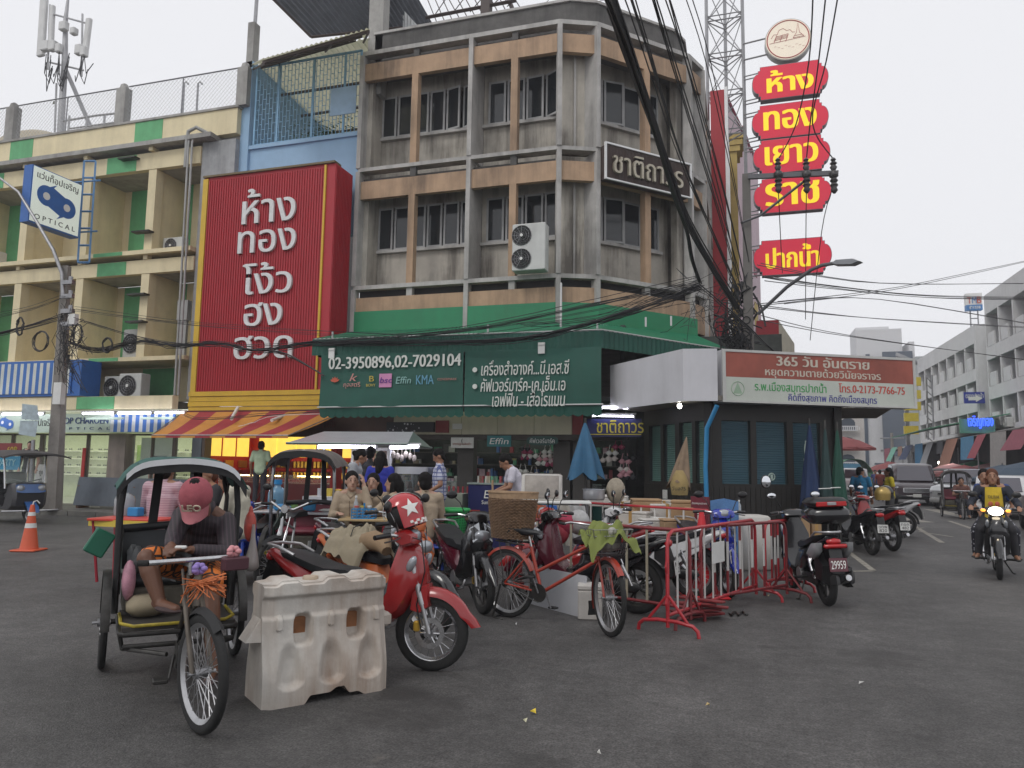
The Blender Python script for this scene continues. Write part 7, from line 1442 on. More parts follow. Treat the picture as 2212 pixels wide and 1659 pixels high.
p=D(1925,1040,50); p.z=0; tuktuk('small yellow tuk-tuk far off left of the dark van',p,R(-95),mat('tuk_yellow2',(.45,.35,.04),.4),M['tuk_blue'])
p=D(2066,1078,26.5); p.z=0; f=p+V((-.2,-1.6,0)); samlor('cycle_rickshaw','distant cycle rickshaw with red seat near the silver pickup',p,f,0,M['dark_steel'],mat('dark_canopy',(.05,.04,.04),.8),None,'maroon_vinyl',(-.1,.1))
# ================================================================ PEOPLE
cl=lambda n,c,**k: mat(n,c,.85,var=.18,sc=7,bump=.9,bsc=9,**k)
def mesh_blob(name,items,vox,m,par,smooth_it=4):
    """items: (p0,p1,r0,r1) limbs and (centre,radii) masses, fused into one surface"""
    q=MB()
    for it in items:
        if len(it)==2: q.ell(it[0],it[1],14,10)
        elif len(it)==3: q.ell(it[0],it[1],14,10,rot=it[2])
        else:
            a,b_,r0,r1=it; a,b_=V(a),V(b_); q.tube([a,b_],[r0,r1],10); q.ell(a,(r0,)*3,10,8); q.ell(b_,(r1,)*3,10,8)
    o=q.build(name,m,par,180); r=o.modifiers.new('r','REMESH'); r.mode='VOXEL'; r.voxel_size=vox; r.use_smooth_shade=True
    s=o.modifiers.new('s','SMOOTH'); s.iterations=smooth_it; s.factor=.5; return bake(o)
def person(label,loc,hd,J=None,base='stand',skin='skin_tan',shirt=(.3,.3,.3),pants=(.03,.03,.04),hair='short',sleeve=.5,leg='long',vox=.011,H=1.0,shoes=(.03,.03,.03),lookyaw=0,lookpitch=0,group=None,shirtmat=None,pantsmat=None,open_front=None,haircol='hair_black',worldspace=False,collar=None,name='person'):
    o=thing(name,label,'person',loc,hd,group)
    if base=='stand': P=dict(pelvis=(0,0,.92),chest=(0,0,1.22),neck=(.0,0,1.42),head=(.02,0,1.545),shL=(0,.175,1.37),shR=(0,-.175,1.37),elL=(-.03,.24,1.09),elR=(-.03,-.24,1.09),haL=(.06,.24,.85),haR=(.06,-.24,.85),hipL=(0,.09,.90),hipR=(0,-.09,.90),knL=(.03,.10,.49),knR=(.03,-.10,.49),anL=(-.01,.10,.09),anR=(-.01,-.10,.09),toL=(.15,.12,.035),toR=(.15,-.12,.035))
    else: P=dict(pelvis=(0,0,.54),chest=(.05,0,.84),neck=(.08,0,1.03),head=(.11,0,1.155),shL=(.06,.17,.98),shR=(.06,-.17,.98),elL=(.12,.23,.72),elR=(.12,-.23,.72),haL=(.36,.13,.76),haR=(.36,-.13,.76),hipL=(0,.1,.53),hipR=(0,-.1,.53),knL=(.42,.13,.50),knR=(.42,-.13,.50),anL=(.38,.12,.10),anR=(.38,-.12,.10),toL=(.54,.13,.035),toR=(.54,-.13,.035))
    if J: P.update(J)
    iv=world(o).inverted() if worldspace else None
    P={k:(iv@V(v) if (worldspace and k in J) else V(v)*H) for k,v in P.items()}
    sk=M[skin] if isinstance(skin,str) else skin; h=P['head']; s=H
    RH=Matrix.Rotation(R(lookyaw),3,'Z')@Matrix.Rotation(R(lookpitch),3,'Y')
    def hp(x,y,z): return h+RH@V((x*s,y*s,z*s))
    L=[(P['neck']-V((0,0,.03*s)),h-RH@V((.015*s,0,.05*s)),.055*s,.05*s),(h+RH@V((-.01*s,0,.02*s)),(.098*s,.078*s,.105*s),RH),(hp(.02,0,-.055),(.072*s,.060*s,.075*s),RH),(hp(.055,0,-.095),(.03*s,.032*s,.028*s),RH),
       (hp(.083,0,.02),hp(.104,0,-.025),.011*s,.015*s),(hp(-.005,.078,-.01),(.02*s,.012*s,.032*s),RH),(hp(-.005,-.078,-.01),(.02*s,.012*s,.032*s),RH)]
    # forearms with hands of five fingers
    for sd in 'LR':
        e,w=P['el'+sd],P['ha'+sd]; sh=P['sh'+sd]; L.append((sh.lerp(e,.3),e,.046*s,.040*s)); L.append((e,w,.038*s,.026*s)); d=(w-e).normalized(); sg=1 if sd=='L' else -1
        side=d.cross(V((0,0,1))); side=side.normalized() if side.length>.1 else V((0,1,0)); up=side.cross(d).normalized()
        pc_=w+d*.045*s; RM=Matrix((d,side,up)).transposed(); L.append((pc_,(.05*s,.036*s,.018*s),RM))
        for k in range(4):
            f0=pc_+d*.035*s+side*(-.028+.019*k)*s; ln_=(.058,.066,.062,.05)[k]*s; f1=f0+d*ln_*.55-up*.008*s; f2=f1+d*ln_*.35-up*.022*s; L.append((f0,f1,.009*s,.0085*s)); L.append((f1,f2,.0085*s,.007*s))
        th=pc_-d*.02*s+side*(.032*-1)*s; L.append((th,th+d*.04*s-side*.02*s-up*.01*s,.011*s,.008*s))
    if leg=='short' or leg=='bare':
        for sd in 'LR': L.append((P['hip'+sd],P['kn'+sd],.075*s,.055*s)); L.append((P['kn'+sd],P['kn'+sd].lerp(P['an'+sd],.3),.052*s,.056*s)); L.append((P['kn'+sd].lerp(P['an'+sd],.3),P['an'+sd],.056*s,.034*s))
    for sd in 'LR': a,t=P['an'+sd],P['to'+sd]; L.append((a,t,.034*s,.026*s)); L.append((a-(t-a)*.25,a,.03*s,.034*s))
    L.append((P['chest'],P['neck'],.10*s,.06*s)); L.append((P['pelvis'],P['chest'],.10*s,.11*s))
    for sd in 'LR': L.append((P['neck'].lerp(P['sh'+sd],.4),P['sh'+sd],.05*s,.05*s)); L.append((P['pelvis'],P['hip'+sd],.08*s,.08*s)); L.append((P['sh'+sd],P['sh'+sd].lerp(P['el'+sd],.3),.05*s,.046*s)); L.append((P['hip'+sd],P['hip'+sd].lerp(P['kn'+sd],.4),.078*s,.07*s))
    if leg=='long':
        for sd in 'LR': L.append((P['hip'+sd].lerp(P['kn'+sd],.3),P['kn'+sd],.066*s,.05*s)); L.append((P['kn'+sd],P['an'+sd],.046*s,.032*s))
    mesh_blob('body',L,vox*.8 if vox<.009 else vox*.85,sk,o,3)
    # shirt
    sm=shirtmat or cl('shirt_%d_%d_%d'%tuple(int(c*100) for c in shirt),shirt); T=[]
    pe,ch,ne=P['pelvis'],P['chest'],P['neck']; wa=pe.lerp(ch,.35); low=pe-(ch-pe)*.10
    bw=(P['shL']-P['shR']).normalized()
    def band(c,w,d_): 
        upv=(ne-pe).normalized(); fwd=bw.cross(upv).normalized(); return (c,(d_*s,w*s,.10*s),Matrix((fwd,bw,upv)).transposed())
    T+=[band(low.lerp(ch,k_/9),.166-.012*math.sin(k_/9*PI)+.008*k_/9,.126-.008*math.sin(k_/9*PI)) for k_ in range(10)]+[band(ch.lerp(ne,.4),.165,.112)]
    T.append((P['shL']-V((0,0,.012*s)),P['shR']-V((0,0,.012*s)),.068*s,.068*s)); T.append((ch.lerp(ne,.5),ne-(ne-ch)*.02,.09*s,.066*s))
    for sd in 'LR':
        S0,E0=P['sh'+sd],P['el'+sd]; 
        if sleeve<=1: T.append((S0,S0.lerp(E0,max(.25,sleeve)),.064*s,.062*s))
        else: T.append((S0,E0,.064*s,.056*s)); T.append((E0,E0.lerp(P['ha'+sd],min(.96,sleeve-1)),.054*s,.042*s))
    fwd_=bw.cross((ne-pe).normalized()).normalized()
    mesh_blob('shirt',T,vox*1.1,sm,o,9)
    pm=pantsmat or cl('trousers_%d_%d_%d'%tuple(int(c*100) for c in pants),pants); T=[band(pe-(ch-pe)*.05,.158,.118),band(wa,.14,.105)]
    for sd in 'LR':
        T.append((P['hip'+sd],P['kn'+sd] if leg!='short' else P['hip'+sd].lerp(P['kn'+sd],.86),.092*s,.075*s if leg=='long' else .086*s))
        if leg=='long': T.append((P['kn'+sd],P['an'+sd]+V((0,0,.03*s)),.068*s,.055*s))
    mesh_blob('trousers' if leg=='long' else 'shorts',T,vox*1.1,pm,o,3)
    q=MB()
    for sd in 'LR':
        a,t=P['an'+sd],P['to'+sd]; d=(t-a); d.z=0; d=d.normalized() if d.length>0 else V((1,0,0)); c=a.lerp(t,.5); q.ell((c.x,c.y,min(a.z,t.z)-.012),(.13*s,.048*s,.022*s),12,6,rot=Matrix.Rotation(math.atan2(d.y,d.x),3,'Z'))
    q.build('footwear',cl('shoe_%d'%int(shoes[0]*100),shoes),o,60)
    # hair and face
    hm=M[haircol]; T=[(hp(-.018,0,.040),(.098*s,.087*s,.098*s),RH),(hp(-.06,0,-.02),(.06*s,.078*s,.08*s),RH)]
    if hair=='long': T+=[(hp(-.055,0,-.02),hp(-.085,0,-.22),.075*s,.05*s),(hp(-.02,.07,-.02),hp(-.03,.085,-.19),.03*s,.022*s),(hp(-.02,-.07,-.02),hp(-.03,-.085,-.19),.03*s,.022*s)]
    if hair=='bun': T+=[(hp(-.125,0,.01),(.045*s,.045*s,.045*s),RH)]
    if hair=='tail': T+=[(hp(-.11,0,.0),hp(-.15,0,-.16),.04*s,.02*s)]
    if hair=='wave': T+=[(hp(-.02,.085,-.02),hp(-.02,.10,-.16),.035*s,.04*s),(hp(-.02,-.085,-.02),hp(-.02,-.10,-.16),.035*s,.04*s),(hp(-.07,0,-.02),hp(-.09,0,-.2),.08*s,.06*s)]
    # keep the face clear: shift masses back
    ho=mesh_blob('hair',T,vox,hm,o,2)
    q=MB()
    for sy in (-1,1): q.ell(hp(.080,sy*.030,.016),(.008*s,.012*s,.005*s),8,5,rot=RH)
    q.build('eyes',M['eye_white'],o,60); q=MB()
    for sy in (-1,1): q.ell(hp(.085,sy*.030,.016),(.005*s,.008*s,.006*s),8,5,rot=RH); q.tube([hp(.089,sy*.014,.038),hp(.084,sy*.034,.041),hp(.076,sy*.044,.036)],.0025*s,4)
    q.build('brows_and_irises',M['hair_black'],o,60)
    q=MB(); q.tube([hp(.078,-.022,-.062),hp(.090,0,-.058),hp(.078,.022,-.062)],.006*s,5); q.build('lips',mat('lips',(.24,.07,.06),.45,var=0),o,60)
    if collar:
        cm_=M[collar]; nk=P['neck']; q=MB(); q.tube([nk+bw*.065*s+V((0,0,-.01)),nk+bw*.05*s+V(fwd_)*.05*s+V((0,0,-.035)),nk+V(fwd_)*.085*s+V((0,0,-.075))],.013*s,5); q.tube([nk-bw*.065*s+V((0,0,-.01)),nk-bw*.05*s+V(fwd_)*.05*s+V((0,0,-.035)),nk+V(fwd_)*.085*s+V((0,0,-.075))],.013*s,5); q.tube([nk+bw*.065*s,nk-V(fwd_)*.06*s+V((0,0,.012)),nk-bw*.065*s],.014*s,5); q.build('collar',cm_,o,60)
        q=MB(); a1=nk+V(fwd_)*.12*s+V((0,0,-.11)); a2=pe+V(fwd_)*.135*s; q.tube([a1,a1.lerp(a2,.5)+V(fwd_)*.02*s,a2],.004*s,4); [q.ell(a1.lerp(a2,k_/5)+V(fwd_)*.012*s,(.008,.008,.008),6,4) for k_ in range(5)]; q.build('button_band',mat('button_brown',(.12,.08,.05),.5),o)
    return o,P,hp,RH,s
FL=.127
def at(px,dep,z=0,py=1010): p=D(px,py,dep); return V((p.x,p.y,z))
TC_=lambda p: math.degrees(math.atan2(-p.y,-p.x))   # heading that faces the viewer
khk=(.36,.285,.205)
# --- rickshaw driver, joints surveyed in place
dz=0
DJ=dict(head=D(424,1078,5.18),neck=D(446,1098,5.33),chest=D(445,1150,5.45),pelvis=D(430,1222,5.62),shL=D(488,1126,5.38),shR=D(394,1114,5.30),elL=D(492,1196,5.22),elR=D(376,1162,5.16),haL=D(412,1188,4.98),haR=D(370,1178,4.98),
 hipL=D(452,1226,5.55),hipR=D(398,1224,5.45),knL=D(452,1262,5.02),knR=D(316,1206,4.98),anL=D(462,1440,4.85),anR=D(346,1305,4.92),toL=D(450,1470,4.72),toR=D(380,1316,4.80))
hdS=world(S1).to_euler().z
stp=stripemat('dark_striped_shirt',(.022,.015,.02),(.055,.035,.045),38,1,duty=.7)
dr,P,hp,RH,s=person('man in a faded pink cap and striped dark shirt in the first cycle rickshaw',(rm.x,rm.y,0),hdS,DJ,skin='skin_dark',shirtmat=stp,pantsmat=voromat('orange_print',(.62,.16,.02),(.03,.015,.01),14,.10),leg='short',sleeve=1.85,vox=.0085,lookpitch=52,lookyaw=-18,worldspace=True,shoes=(.05,.03,.03),haircol='hair_black',H=1.12)
q=MB(); cpk=mat('cap_pink',(.34,.08,.10),.85,var=.2,sc=14,bump=.3,bsc=30); cpl=mat('cap_pink_pale',(.44,.15,.17),.85,var=.12)
cap=thing('cap','faded pink baseball cap with raised pale letters on the rickshaw driver','cap',hp(0,0,.05)); cap.rotation_mode='XYZ'; cap.matrix_basis=Matrix.Translation(world(dr)@hp(-.01,0,.03))@(world(dr).to_3x3()@RH).to_4x4()
q=MB(); q.ell((0,0,0),(.129,.110,.120),20,10,zmin=-.15); q.build('crown',cpk,cap,60)
q=MB(); q.sheet(lambda u,v:(.122*math.cos((u-.5)*2.0)+.09*v*math.cos((u-.5)*2.4),(.110*math.sin((u-.5)*2.1)*(1-.12*v)),-.012-.03*v-.045*abs(2*u-1)**2*(.3+v)),12,5,.006); q.build('peak',cpl,cap,60)
text('LEO',mat('cap_letters',(.55,.47,.36),.7),cap,(.134,0,.036),(0,1,0),(-.35,0,1),.12,.05,.004,bold=4)
q=MB(); pp_=D(391,1182,4.90); q.rbox(pp_,(.07,.035,.02),.005,rz=.4); one('paper_roll','small white paper the rickshaw driver holds in both hands','paper',q,M['plate_white'],loc=pp_)
# --- diners and others on the forecourt
def P_(label,px,dep,hd,z=FL,**k):
    p=at(px,dep,z); return person(label,p,R(hd),**k)
pinkm=stripemat('pink_striped_knit',(.50,.34,.38),(.38,.22,.27),34,2,duty=.7)
P_('seated diner seen from behind in a pink finely striped jumper with dark tied hair',350,9.3,104,base='sit',shirtmat=pinkm,hair='bun',sleeve=1.9,pants=(.05,.05,.07),H=1.13)
P_('seated person in a cream jacket with navy bands, dark headscarf, facing left',528,9.2,190,base='sit',shirt=(.50,.47,.38),sleeve=1.9,pants=(.03,.03,.04),hair='wave',H=1.1,J=dict(head=(.20,0,1.10),neck=(.13,0,1.0)),lookpitch=20)
P_('seated person with reddish hair and dark top behind the pink cap',470,9.8,-120,base='sit',shirt=(.03,.03,.035),hair='short',sleeve=.6,H=1.1,haircol='hair_brown')
P_('standing woman in a grey T-shirt with a dark hair bun at the food stall',762,12.6,35,shirt=(.30,.31,.33),pants=(.22,.22,.24),hair='bun',sleeve=.55,lookpitch=25,J=dict(haL=(.22,.22,1.0),haR=(.22,-.22,1.0),chest=(.04,0,1.22),neck=(.08,0,1.41),head=(.13,0,1.52)),H=1.02)
P_('standing man in a black T-shirt seen from behind at the stall menu board',800,13.4,98,shirt=(.015,.015,.018),hair='short',sleeve=.5,H=1.05)
P_('standing person in a royal blue polo shirt and dark headscarf, seen from behind',822,12.0,95,shirt=(.02,.03,.30),hair='wave',sleeve=.7,J=dict(haL=(.22,.16,1.0),haR=(.22,-.16,1.0)),H=.98)
mat('khaki_collar',(.25,.19,.13),.8); wv=dict(collar='khaki_collar',base='sit',shirt=khk,pants=(.20,.15,.11),skin='skin_pale')
a_,P1,hp1,_,_=P_('seated woman in khaki uniform holding a phone to her ear',765,9.9,-72,hair='short',sleeve=1.8,J=dict(haL=(.20,.17,1.12),elL=(.22,.24,.86),haR=(.36,-.10,.76)),lookyaw=20,H=1.04,**wv)
mx_=world(a_); q=MB(); c_=mx_@hp1(.03,.105,-.02); q.rbox(c_,(.03,.02,.13),.006); one('mobile_phone','black mobile phone held to the ear of the khaki-uniformed woman','phone',q,M['black_plastic'],loc=c_)
q=MB(); c_=mx_@(P1['shR']+V((.0,0,.062))); q.rbox(c_,(.10,.05,.015),.005); one('shoulder_board','gold shoulder board on the khaki uniform of the phoning woman','insignia',q,mat('gold_braid',(.6,.42,.03),.5),loc=c_)
P_('seated woman in khaki uniform with loose shoulder-length hair staring at the viewer',812,10.1,-78,hair='wave',sleeve=.9,H=1.02,**wv)
P_('seated woman in khaki uniform with black hair, her arm stretched over the table',868,9.9,-170,hair='wave',sleeve=1.85,J=dict(haL=(.45,.16,.80),elL=(.25,.24,.80),haR=(.42,-.1,.78)),H=1.02,**wv)
P_('seated person in khaki uniform seen from behind at the right of the table',922,9.5,125,hair='short',sleeve=1.7,H=1.04,**wv)
ckm=voromat('blue_check_cloth',(.50,.52,.62),(.10,.13,.28),1,.0); MATS.pop('blue_check_cloth')
def checkmat(n,c1,c2,f):
    m=mat(n,c1,.8,var=0); t=m.node_tree; N=t.nodes.new; L=t.links.new; b=t.nodes['Principled BSDF']; tc=N('ShaderNodeTexCoord'); sp=N('ShaderNodeSeparateXYZ'); L(tc.outputs['Object'],sp.inputs[0]); o_=[]
    for ax in (1,2):
        mu=N('ShaderNodeMath'); mu.operation='MULTIPLY'; mu.inputs[1].default_value=f; L(sp.outputs[ax],mu.inputs[0]); fr_=N('ShaderNodeMath'); fr_.operation='FRACT'; L(mu.outputs[0],fr_.inputs[0]); g_=N('ShaderNodeMath'); g_.operation='GREATER_THAN'; g_.inputs[1].default_value=.72; L(fr_.outputs[0],g_.inputs[0]); o_.append(g_.outputs[0])
    ad=N('ShaderNodeMath'); ad.operation='MAXIMUM'; L(o_[0],ad.inputs[0]); L(o_[1],ad.inputs[1]); mc=N('ShaderNodeMix'); mc.data_type='RGBA'; mc.inputs[6].default_value=tuple(c1)+(1,); mc.inputs[7].default_value=tuple(c2)+(1,); L(ad.outputs[0],mc.inputs[0]); L(mc.outputs[2],b.inputs['Base Color']); return m
P_('standing man in a blue and white checked short-sleeved shirt looking down',950,12.4,200,shirtmat=checkmat('check_shirt',(.48,.50,.60),(.10,.12,.27),16),pants=(.10,.09,.07),hair='short',sleeve=.65,lookpitch=28,J=dict(haL=(.18,.2,.95),haR=(.18,-.2,.95)),H=1.02)
P_('person in a white top with purple trim bending over the foam box',1125,12.2,205,shirt=(.55,.53,.60),pants=(.04,.04,.06),hair='short',sleeve=.6,lookpitch=35,J=dict(chest=(.10,0,1.20),neck=(.18,0,1.36),head=(.25,0,1.44),shL=(.15,.17,1.31),shR=(.15,-.17,1.31),elL=(.2,.22,1.05),elR=(.2,-.22,1.05),haL=(.38,.15,.98),haR=(.38,-.15,.98)),H=1.04)
P_('man in a pale green shirt at the gold shop counter, back to the viewer',562,19.6,110,z=.42,shirt=(.42,.52,.36),hair='short',sleeve=.7,H=1.02)
P_('person in a black T-shirt standing before the optician behind the tuk-tuk',62,22.5,-65,z=.40,shirt=(.02,.02,.025),hair='short',sleeve=.5,H=1.02,skin='skin_pale')
P_('man in a bright blue T-shirt standing beyond the right-hand motorcycles',1858,19.3,75,z=0,shirt=(.03,.22,.42),pants=(.04,.04,.06),hair='short',sleeve=.6,lookyaw=-50)
P_('woman in a yellow polo shirt with long dark hair, facing left by the van',1920,19.8,185,z=0,shirt=(.55,.45,.03),pants=(.08,.08,.08),hair='long',sleeve=.6,J=dict(haL=(.28,.12,1.0),haR=(.28,-.12,1.0)),skin='skin_dark')
P_('distant passer-by in dark clothes near the market stalls',1890,46,-90,z=0,shirt=(.05,.07,.2),H=1.0,vox=.02)
P_('distant pedestrian in a red top left of the dark van',1900,40,90,z=0,shirt=(.25,.05,.04),H=1.0,vox=.02)
p=at(2073,26.0,0); person('far rickshaw rider in a brown shirt beside the silver pickup',p,R(-95),base='sit',shirt=(.12,.05,.04),H=1.1,vox=.02)
# --- motorcycle with two riders coming up the road
rp_=G(2160,1252); hr=math.radians(TC_(rp_)+2); MR=motorbike('motorcycle','dark motorcycle with lit headlight ridden toward the viewer at the right',rp_-V((math.cos(hr),math.sin(hr),0))*.62,hr,'black_gloss','black_gloss',style='cub',rimm='dark_steel')
Mm=world(MR); q=MB(); q.ell((.515,0,.99),(.035,.10,.065),14,8); q.build('lit_headlamp',mat('headlamp_lit',(1,1,1),var=0,emit=11,ecol=(1,.86,.62)),MR,60)
q=MB(); [q.ell((.49,s_*.16,1.0),(.03,.035,.025),10,6) for s_ in (-1,1)]; q.build('lit_indicator',mat('indicator_lit',(.6,.2,.02),var=0,emit=1.5,ecol=(1,.4,.05)),MR,60)
rj=dict(pelvis=(-.22,0,.86),chest=(-.14,0,1.16),neck=(-.11,0,1.36),head=(-.08,0,1.50),shL=(-.12,.19,1.31),shR=(-.12,-.19,1.31),elL=(-.02,.31,1.08),elR=(-.02,-.31,1.08),haL=(.22,.31,1.04),haR=(.22,-.31,1.04),hipL=(-.20,.1,.84),hipR=(-.20,-.1,.84),knL=(.18,.20,.70),knR=(.18,-.20,.70),anL=(.02,.24,.30),anR=(.02,-.24,.30),toL=(.16,.27,.26),toR=(.16,-.27,.26))
rd_,PR2,hpr,_,_=person('reddish-haired motorcycle rider in a dark jacket over a printed yellow T-shirt',MR.location,hr,rj,shirt=(.018,.022,.035),pants=(.03,.03,.035),hair='long',sleeve=1.85,skin='skin_tan',haircol='hair_brown')
q=MB(); fwd=.145
q.sheet(lambda u,v:(-.02+.0*v-.04*abs(2*u-1)**2+.02*math.sin(v*3),(-.13+.26*u)*(1-.2*v),.84+.50*v),8,8,.02); yt=q.build('undershirt',cl('yellow_tee',(.60,.42,.03)),rd_,70)
for v in yt.data.vertices: v.co.x+=.005
text('SOUL FRANK',M['ink_black'],rd_,(.035,0,1.19),(0,1,0),(0,0,1),.15,.05,.002,bold=3); 
q=MB(); [q.ell((.03,yy,1.08),(.012,.035,.04),10,6) for yy in (-.045,.045)]; q.build('shirt_print',mat('print_red',(.45,.10,.05),.6),rd_,60)
pj={k:(v[0]-.34,v[1]*1.0,v[2]+.02) for k,v in rj.items()}; pj.update(haL=(-.28,.20,.95),haR=(-.28,-.20,.95),elL=(-.46,.27,1.05),elR=(-.46,-.27,1.05),head=(-.42,-.10,1.50),knL=(-.1,.26,.66),knR=(-.1,-.26,.66),anL=(-.28,.27,.28),anR=(-.28,-.27,.28),toL=(-.15,.30,.25),toR=(-.15,-.30,.25))
person('passenger peering past the rider, in blue with patterned trousers',MR.location,hr,pj,shirt=(.03,.06,.2),pantsmat=voromat('floral_trousers',(.02,.02,.03),(.5,.5,.55),22,.30,feature='F1'),hair='short',sleeve=.6,skin='skin_tan')
# ================================================================ ROAD FURNITURE
# water-filled plastic barrier
pbm=mat('barrier_plastic',(.56,.53,.485),.6,var=.16,sc=4,streak=.75,dirt=(.24,.15,.095),bump=.2,bsc=25); rust=mat('barrier_hole',(.26,.11,.045),.8,var=.35,sc=10)
bl_,br_=G(574,1536),G(832,1490); bd=(br_-bl_); BLn=bd.length; bn=V((bd.y,-bd.x,0)).normalized(); bc=(bl_+br_)/2-bn*.21
WB=thing('water_barrier','grimy white plastic water-filled barrier with two square holes and three arched dimples','barrier',bc,math.atan2(bd.y,bd.x))
Lb=BLn/2+.02; Hb=.76
def ss(a,b_,x): t=max(0,min(1,(x-a)/(b_-a))); return t*t*(3-2*t)
holes=((-.17,.46),(.20,.46)); arch=(-.26,.02,.29)
def prof(x,z):
    h=.215 if z<.13 else .215-.065*ss(.13,.50,z)
    h-=.02*ss(.535,.56,z); h+=.03*ss(.66,.69,z)
    for hx_,hz in holes: 
        d=(abs((x-hx_)/.062)**4+abs((z-hz)/.095)**4)**.25; h-=.085*(1-ss(.72,1.12,d))
    for ax_ in arch:
        d=math.hypot((x-ax_)/.075,max(0,z-.16)/.19,max(0,.16-z)/.05); h-=.05*(1-ss(.55,1.3,d))
    for rx_ in (-.33,.02,.35): 
        if abs(x-rx_)<.018 and .47<z<.56: h+=.018
    e=(Lb-abs(x)); h-=.035*(1-ss(0,.06,e)); return max(h,.03)
nx,nz=120,90; q=MB()
def zr(x,t):
    zb=.0+.05*(ss(-.17,-.12,x)*(1-ss(.10,.15,x)))+.07*ss(.36,.40,x)*(1-ss(Lb-.06,Lb-.03,x))*0+.06*(1-ss(-Lb+.12,-Lb+.17,x))*0; zt=Hb+.022*ss(-.36,-.31,x)*(1-ss(-.22,-.18,x))+.03*ss(-.05,0,x)*(1-ss(.10,.16,x))+.022*ss(.24,.28,x)*(1-ss(.38,.42,x)); zb+=.09*ss(.0,.06,x)*(1-ss(.20,.26,x))*.3
    return zb+(zt-zb)*t
for s in (-1,1): q.add([(-Lb+2*Lb*i/nx,s*(prof(-Lb+2*Lb*i/nx,zr(-Lb+2*Lb*i/nx,j/nz))-(.03*(j/nz>.985))),zr(-Lb+2*Lb*i/nx,j/nz)) for j in range(nz+1) for i in range(nx+1)],[((j*(nx+1)+i,j*(nx+1)+i+1,(j+1)*(nx+1)+i+1,(j+1)*(nx+1)+i) if s<0 else (j*(nx+1)+i,(j+1)*(nx+1)+i,(j+1)*(nx+1)+i+1,j*(nx+1)+i+1)) for j in range(nz) for i in range(nx)])
k=(nx+1)*(nz+1); w=nx+1
q.f+=[(nz*w+i,nz*w+i+1,k+nz*w+i+1,k+nz*w+i) for i in range(nx)]+[(i,k+i,k+i+1,i+1) for i in range(nx)]+[(j*w,(j+1)*w,k+(j+1)*w,k+j*w) for j in range(nz)]+[(j*w+nx,k+j*w+nx,k+(j+1)*w+nx,(j+1)*w+nx) for j in range(nz)]; q.mi=[0]*len(q.f)
shell=q.build('shell',pbm,WB,50)
for hx_,hz in holes: q=MB(); y=prof(hx_,hz)+.003; q.rbox((hx_,-y,hz),(.085,.004,.145),.03); q.build('hole_lining',rust,WB)
q=MB(); q.lathe([(.05,0),(.055,.02),(.048,.035),(.03,.036)],16,(-.08,0,Hb-.012)); q.build('filler_cap',mat('cap_beige',(.45,.36,.27),.6,var=.1),WB,60)
q=MB(); q.add([(-Lb-.09,-.08,.40),(-Lb+.02,-.12,.40),(-Lb+.02,.12,.40),(-Lb-.09,.08,.40),(-Lb+.01,-.07,.56),(-Lb+.02,-.08,.56),(-Lb+.02,.08,.56),(-Lb+.01,.07,.56)],[(3,2,1,0),(4,5,6,7),(0,1,5,4),(1,2,6,5),(2,3,7,6),(3,0,4,7)]); q.rbox((Lb+.04,0,.44),(.10,.14,.10),.02); q.build('end_lug',pbm,WB)
q=MB(); q.torus((-Lb+.02,-.16,.10),.022,.006,'X',12,5); q.build('drain_plug',M['steel'],WB)
# crowd-control barricades
rtu=mat('barricade_red',(.42,.018,.028),.4,coat=.2,var=.2,sc=8,streak=.25,dirt=(.10,.02,.02)); wtu=mat('bar_white',(.58,.57,.55),.5,var=.12,streak=.2); rtd=mat('barricade_dull_red',(.20,.02,.025),.5,var=.3,sc=8,streak=.3); wrust=mat('bar_rusty_white',(.38,.36,.28),.6,var=.3,streak=.6,dirt=(.16,.07,.02))
def barricade(label,a,b_,H,n,mr_,mb_,feet=(1,1),z0=.17,redends=False,board=None,group='red and white barricades',footw=.31,braces=True):
    a,b_=V(a),V(b_); a.z=b_.z=0; d=b_-a; L=d.length; o=thing('barricade',label,'barricade',a,math.atan2(d.y,d.x),group)
    q=MB(); r=.12; pts=[(0,0,.06),(0,0,H-r),(.035,0,H-.035),(r,0,H),(L-r,0,H),(L-.035,0,H-.035),(L,0,H-r),(L,0,.06)]; q.tube(pts,.019,8); q.build('frame',mr_,o,60)
    q=MB(); q.tube([(0,0,z0),(L,0,z0)],.017,8); q.build('bottom_rail',mr_,o,60)
    for i in range(n):
        x=L*(i+1)/(n+1); q=MB(); q.box((x,0,(H+z0)/2),(.026,.010,H-z0-.03)); bar=q.build('bar',mb_,o)
        if redends: 
            for zc_,hh_ in ((z0+.14,.24),(H-.10,.16)): q=MB(); q.box((x,0,zc_),(.03,.014,hh_)); q.build('red_band',mr_,bar)
    for e,x in ((0,0),(1,L)):
        if feet[e]:
            q=MB(); w=footw; q.tube([(x,-w,.0),(x,-w+.01,.06),(x,-w+.06,.10),(x,-.1,.12),(x,.1,.12),(x,w-.06,.10),(x,w-.01,.06),(x,w,.0)],.019,8)
            if braces: q.tube([(x,-.2,.12),(x,0,.36)],.014,6); q.tube([(x,.2,.12),(x,0,.36)],.014,6)
            q.build('foot',mr_,o,60)
    for z in (.28,.62): q=MB(); q.tube([(-.02,0,z-.05),(-.035,0,z),(-.02,0,z+.05)],.012,6); q.build('hook',mr_,o)
    if board:
        q=MB(); q.box((board[0],-.02,board[1]),(board[2],.008,board[3])); bo_=q.build('plate',M['plate_white'],o)
        if board[4]: text(board[4],M['ink_black'],bo_,(board[0],-.026,board[1]),(1,0,0),(0,0,1),board[2]*.85,board[3]*.5,.001,2)
    return o
b1a,b1b=V((-.68,7.30,0)),V((.16,9.60,0))
barricade('bright red barricade with eleven white bars standing nearest the road',b1a,b1b,.95,10,rtu,wtu,redends=False,board=(1.22,.66,.34,.22,''))
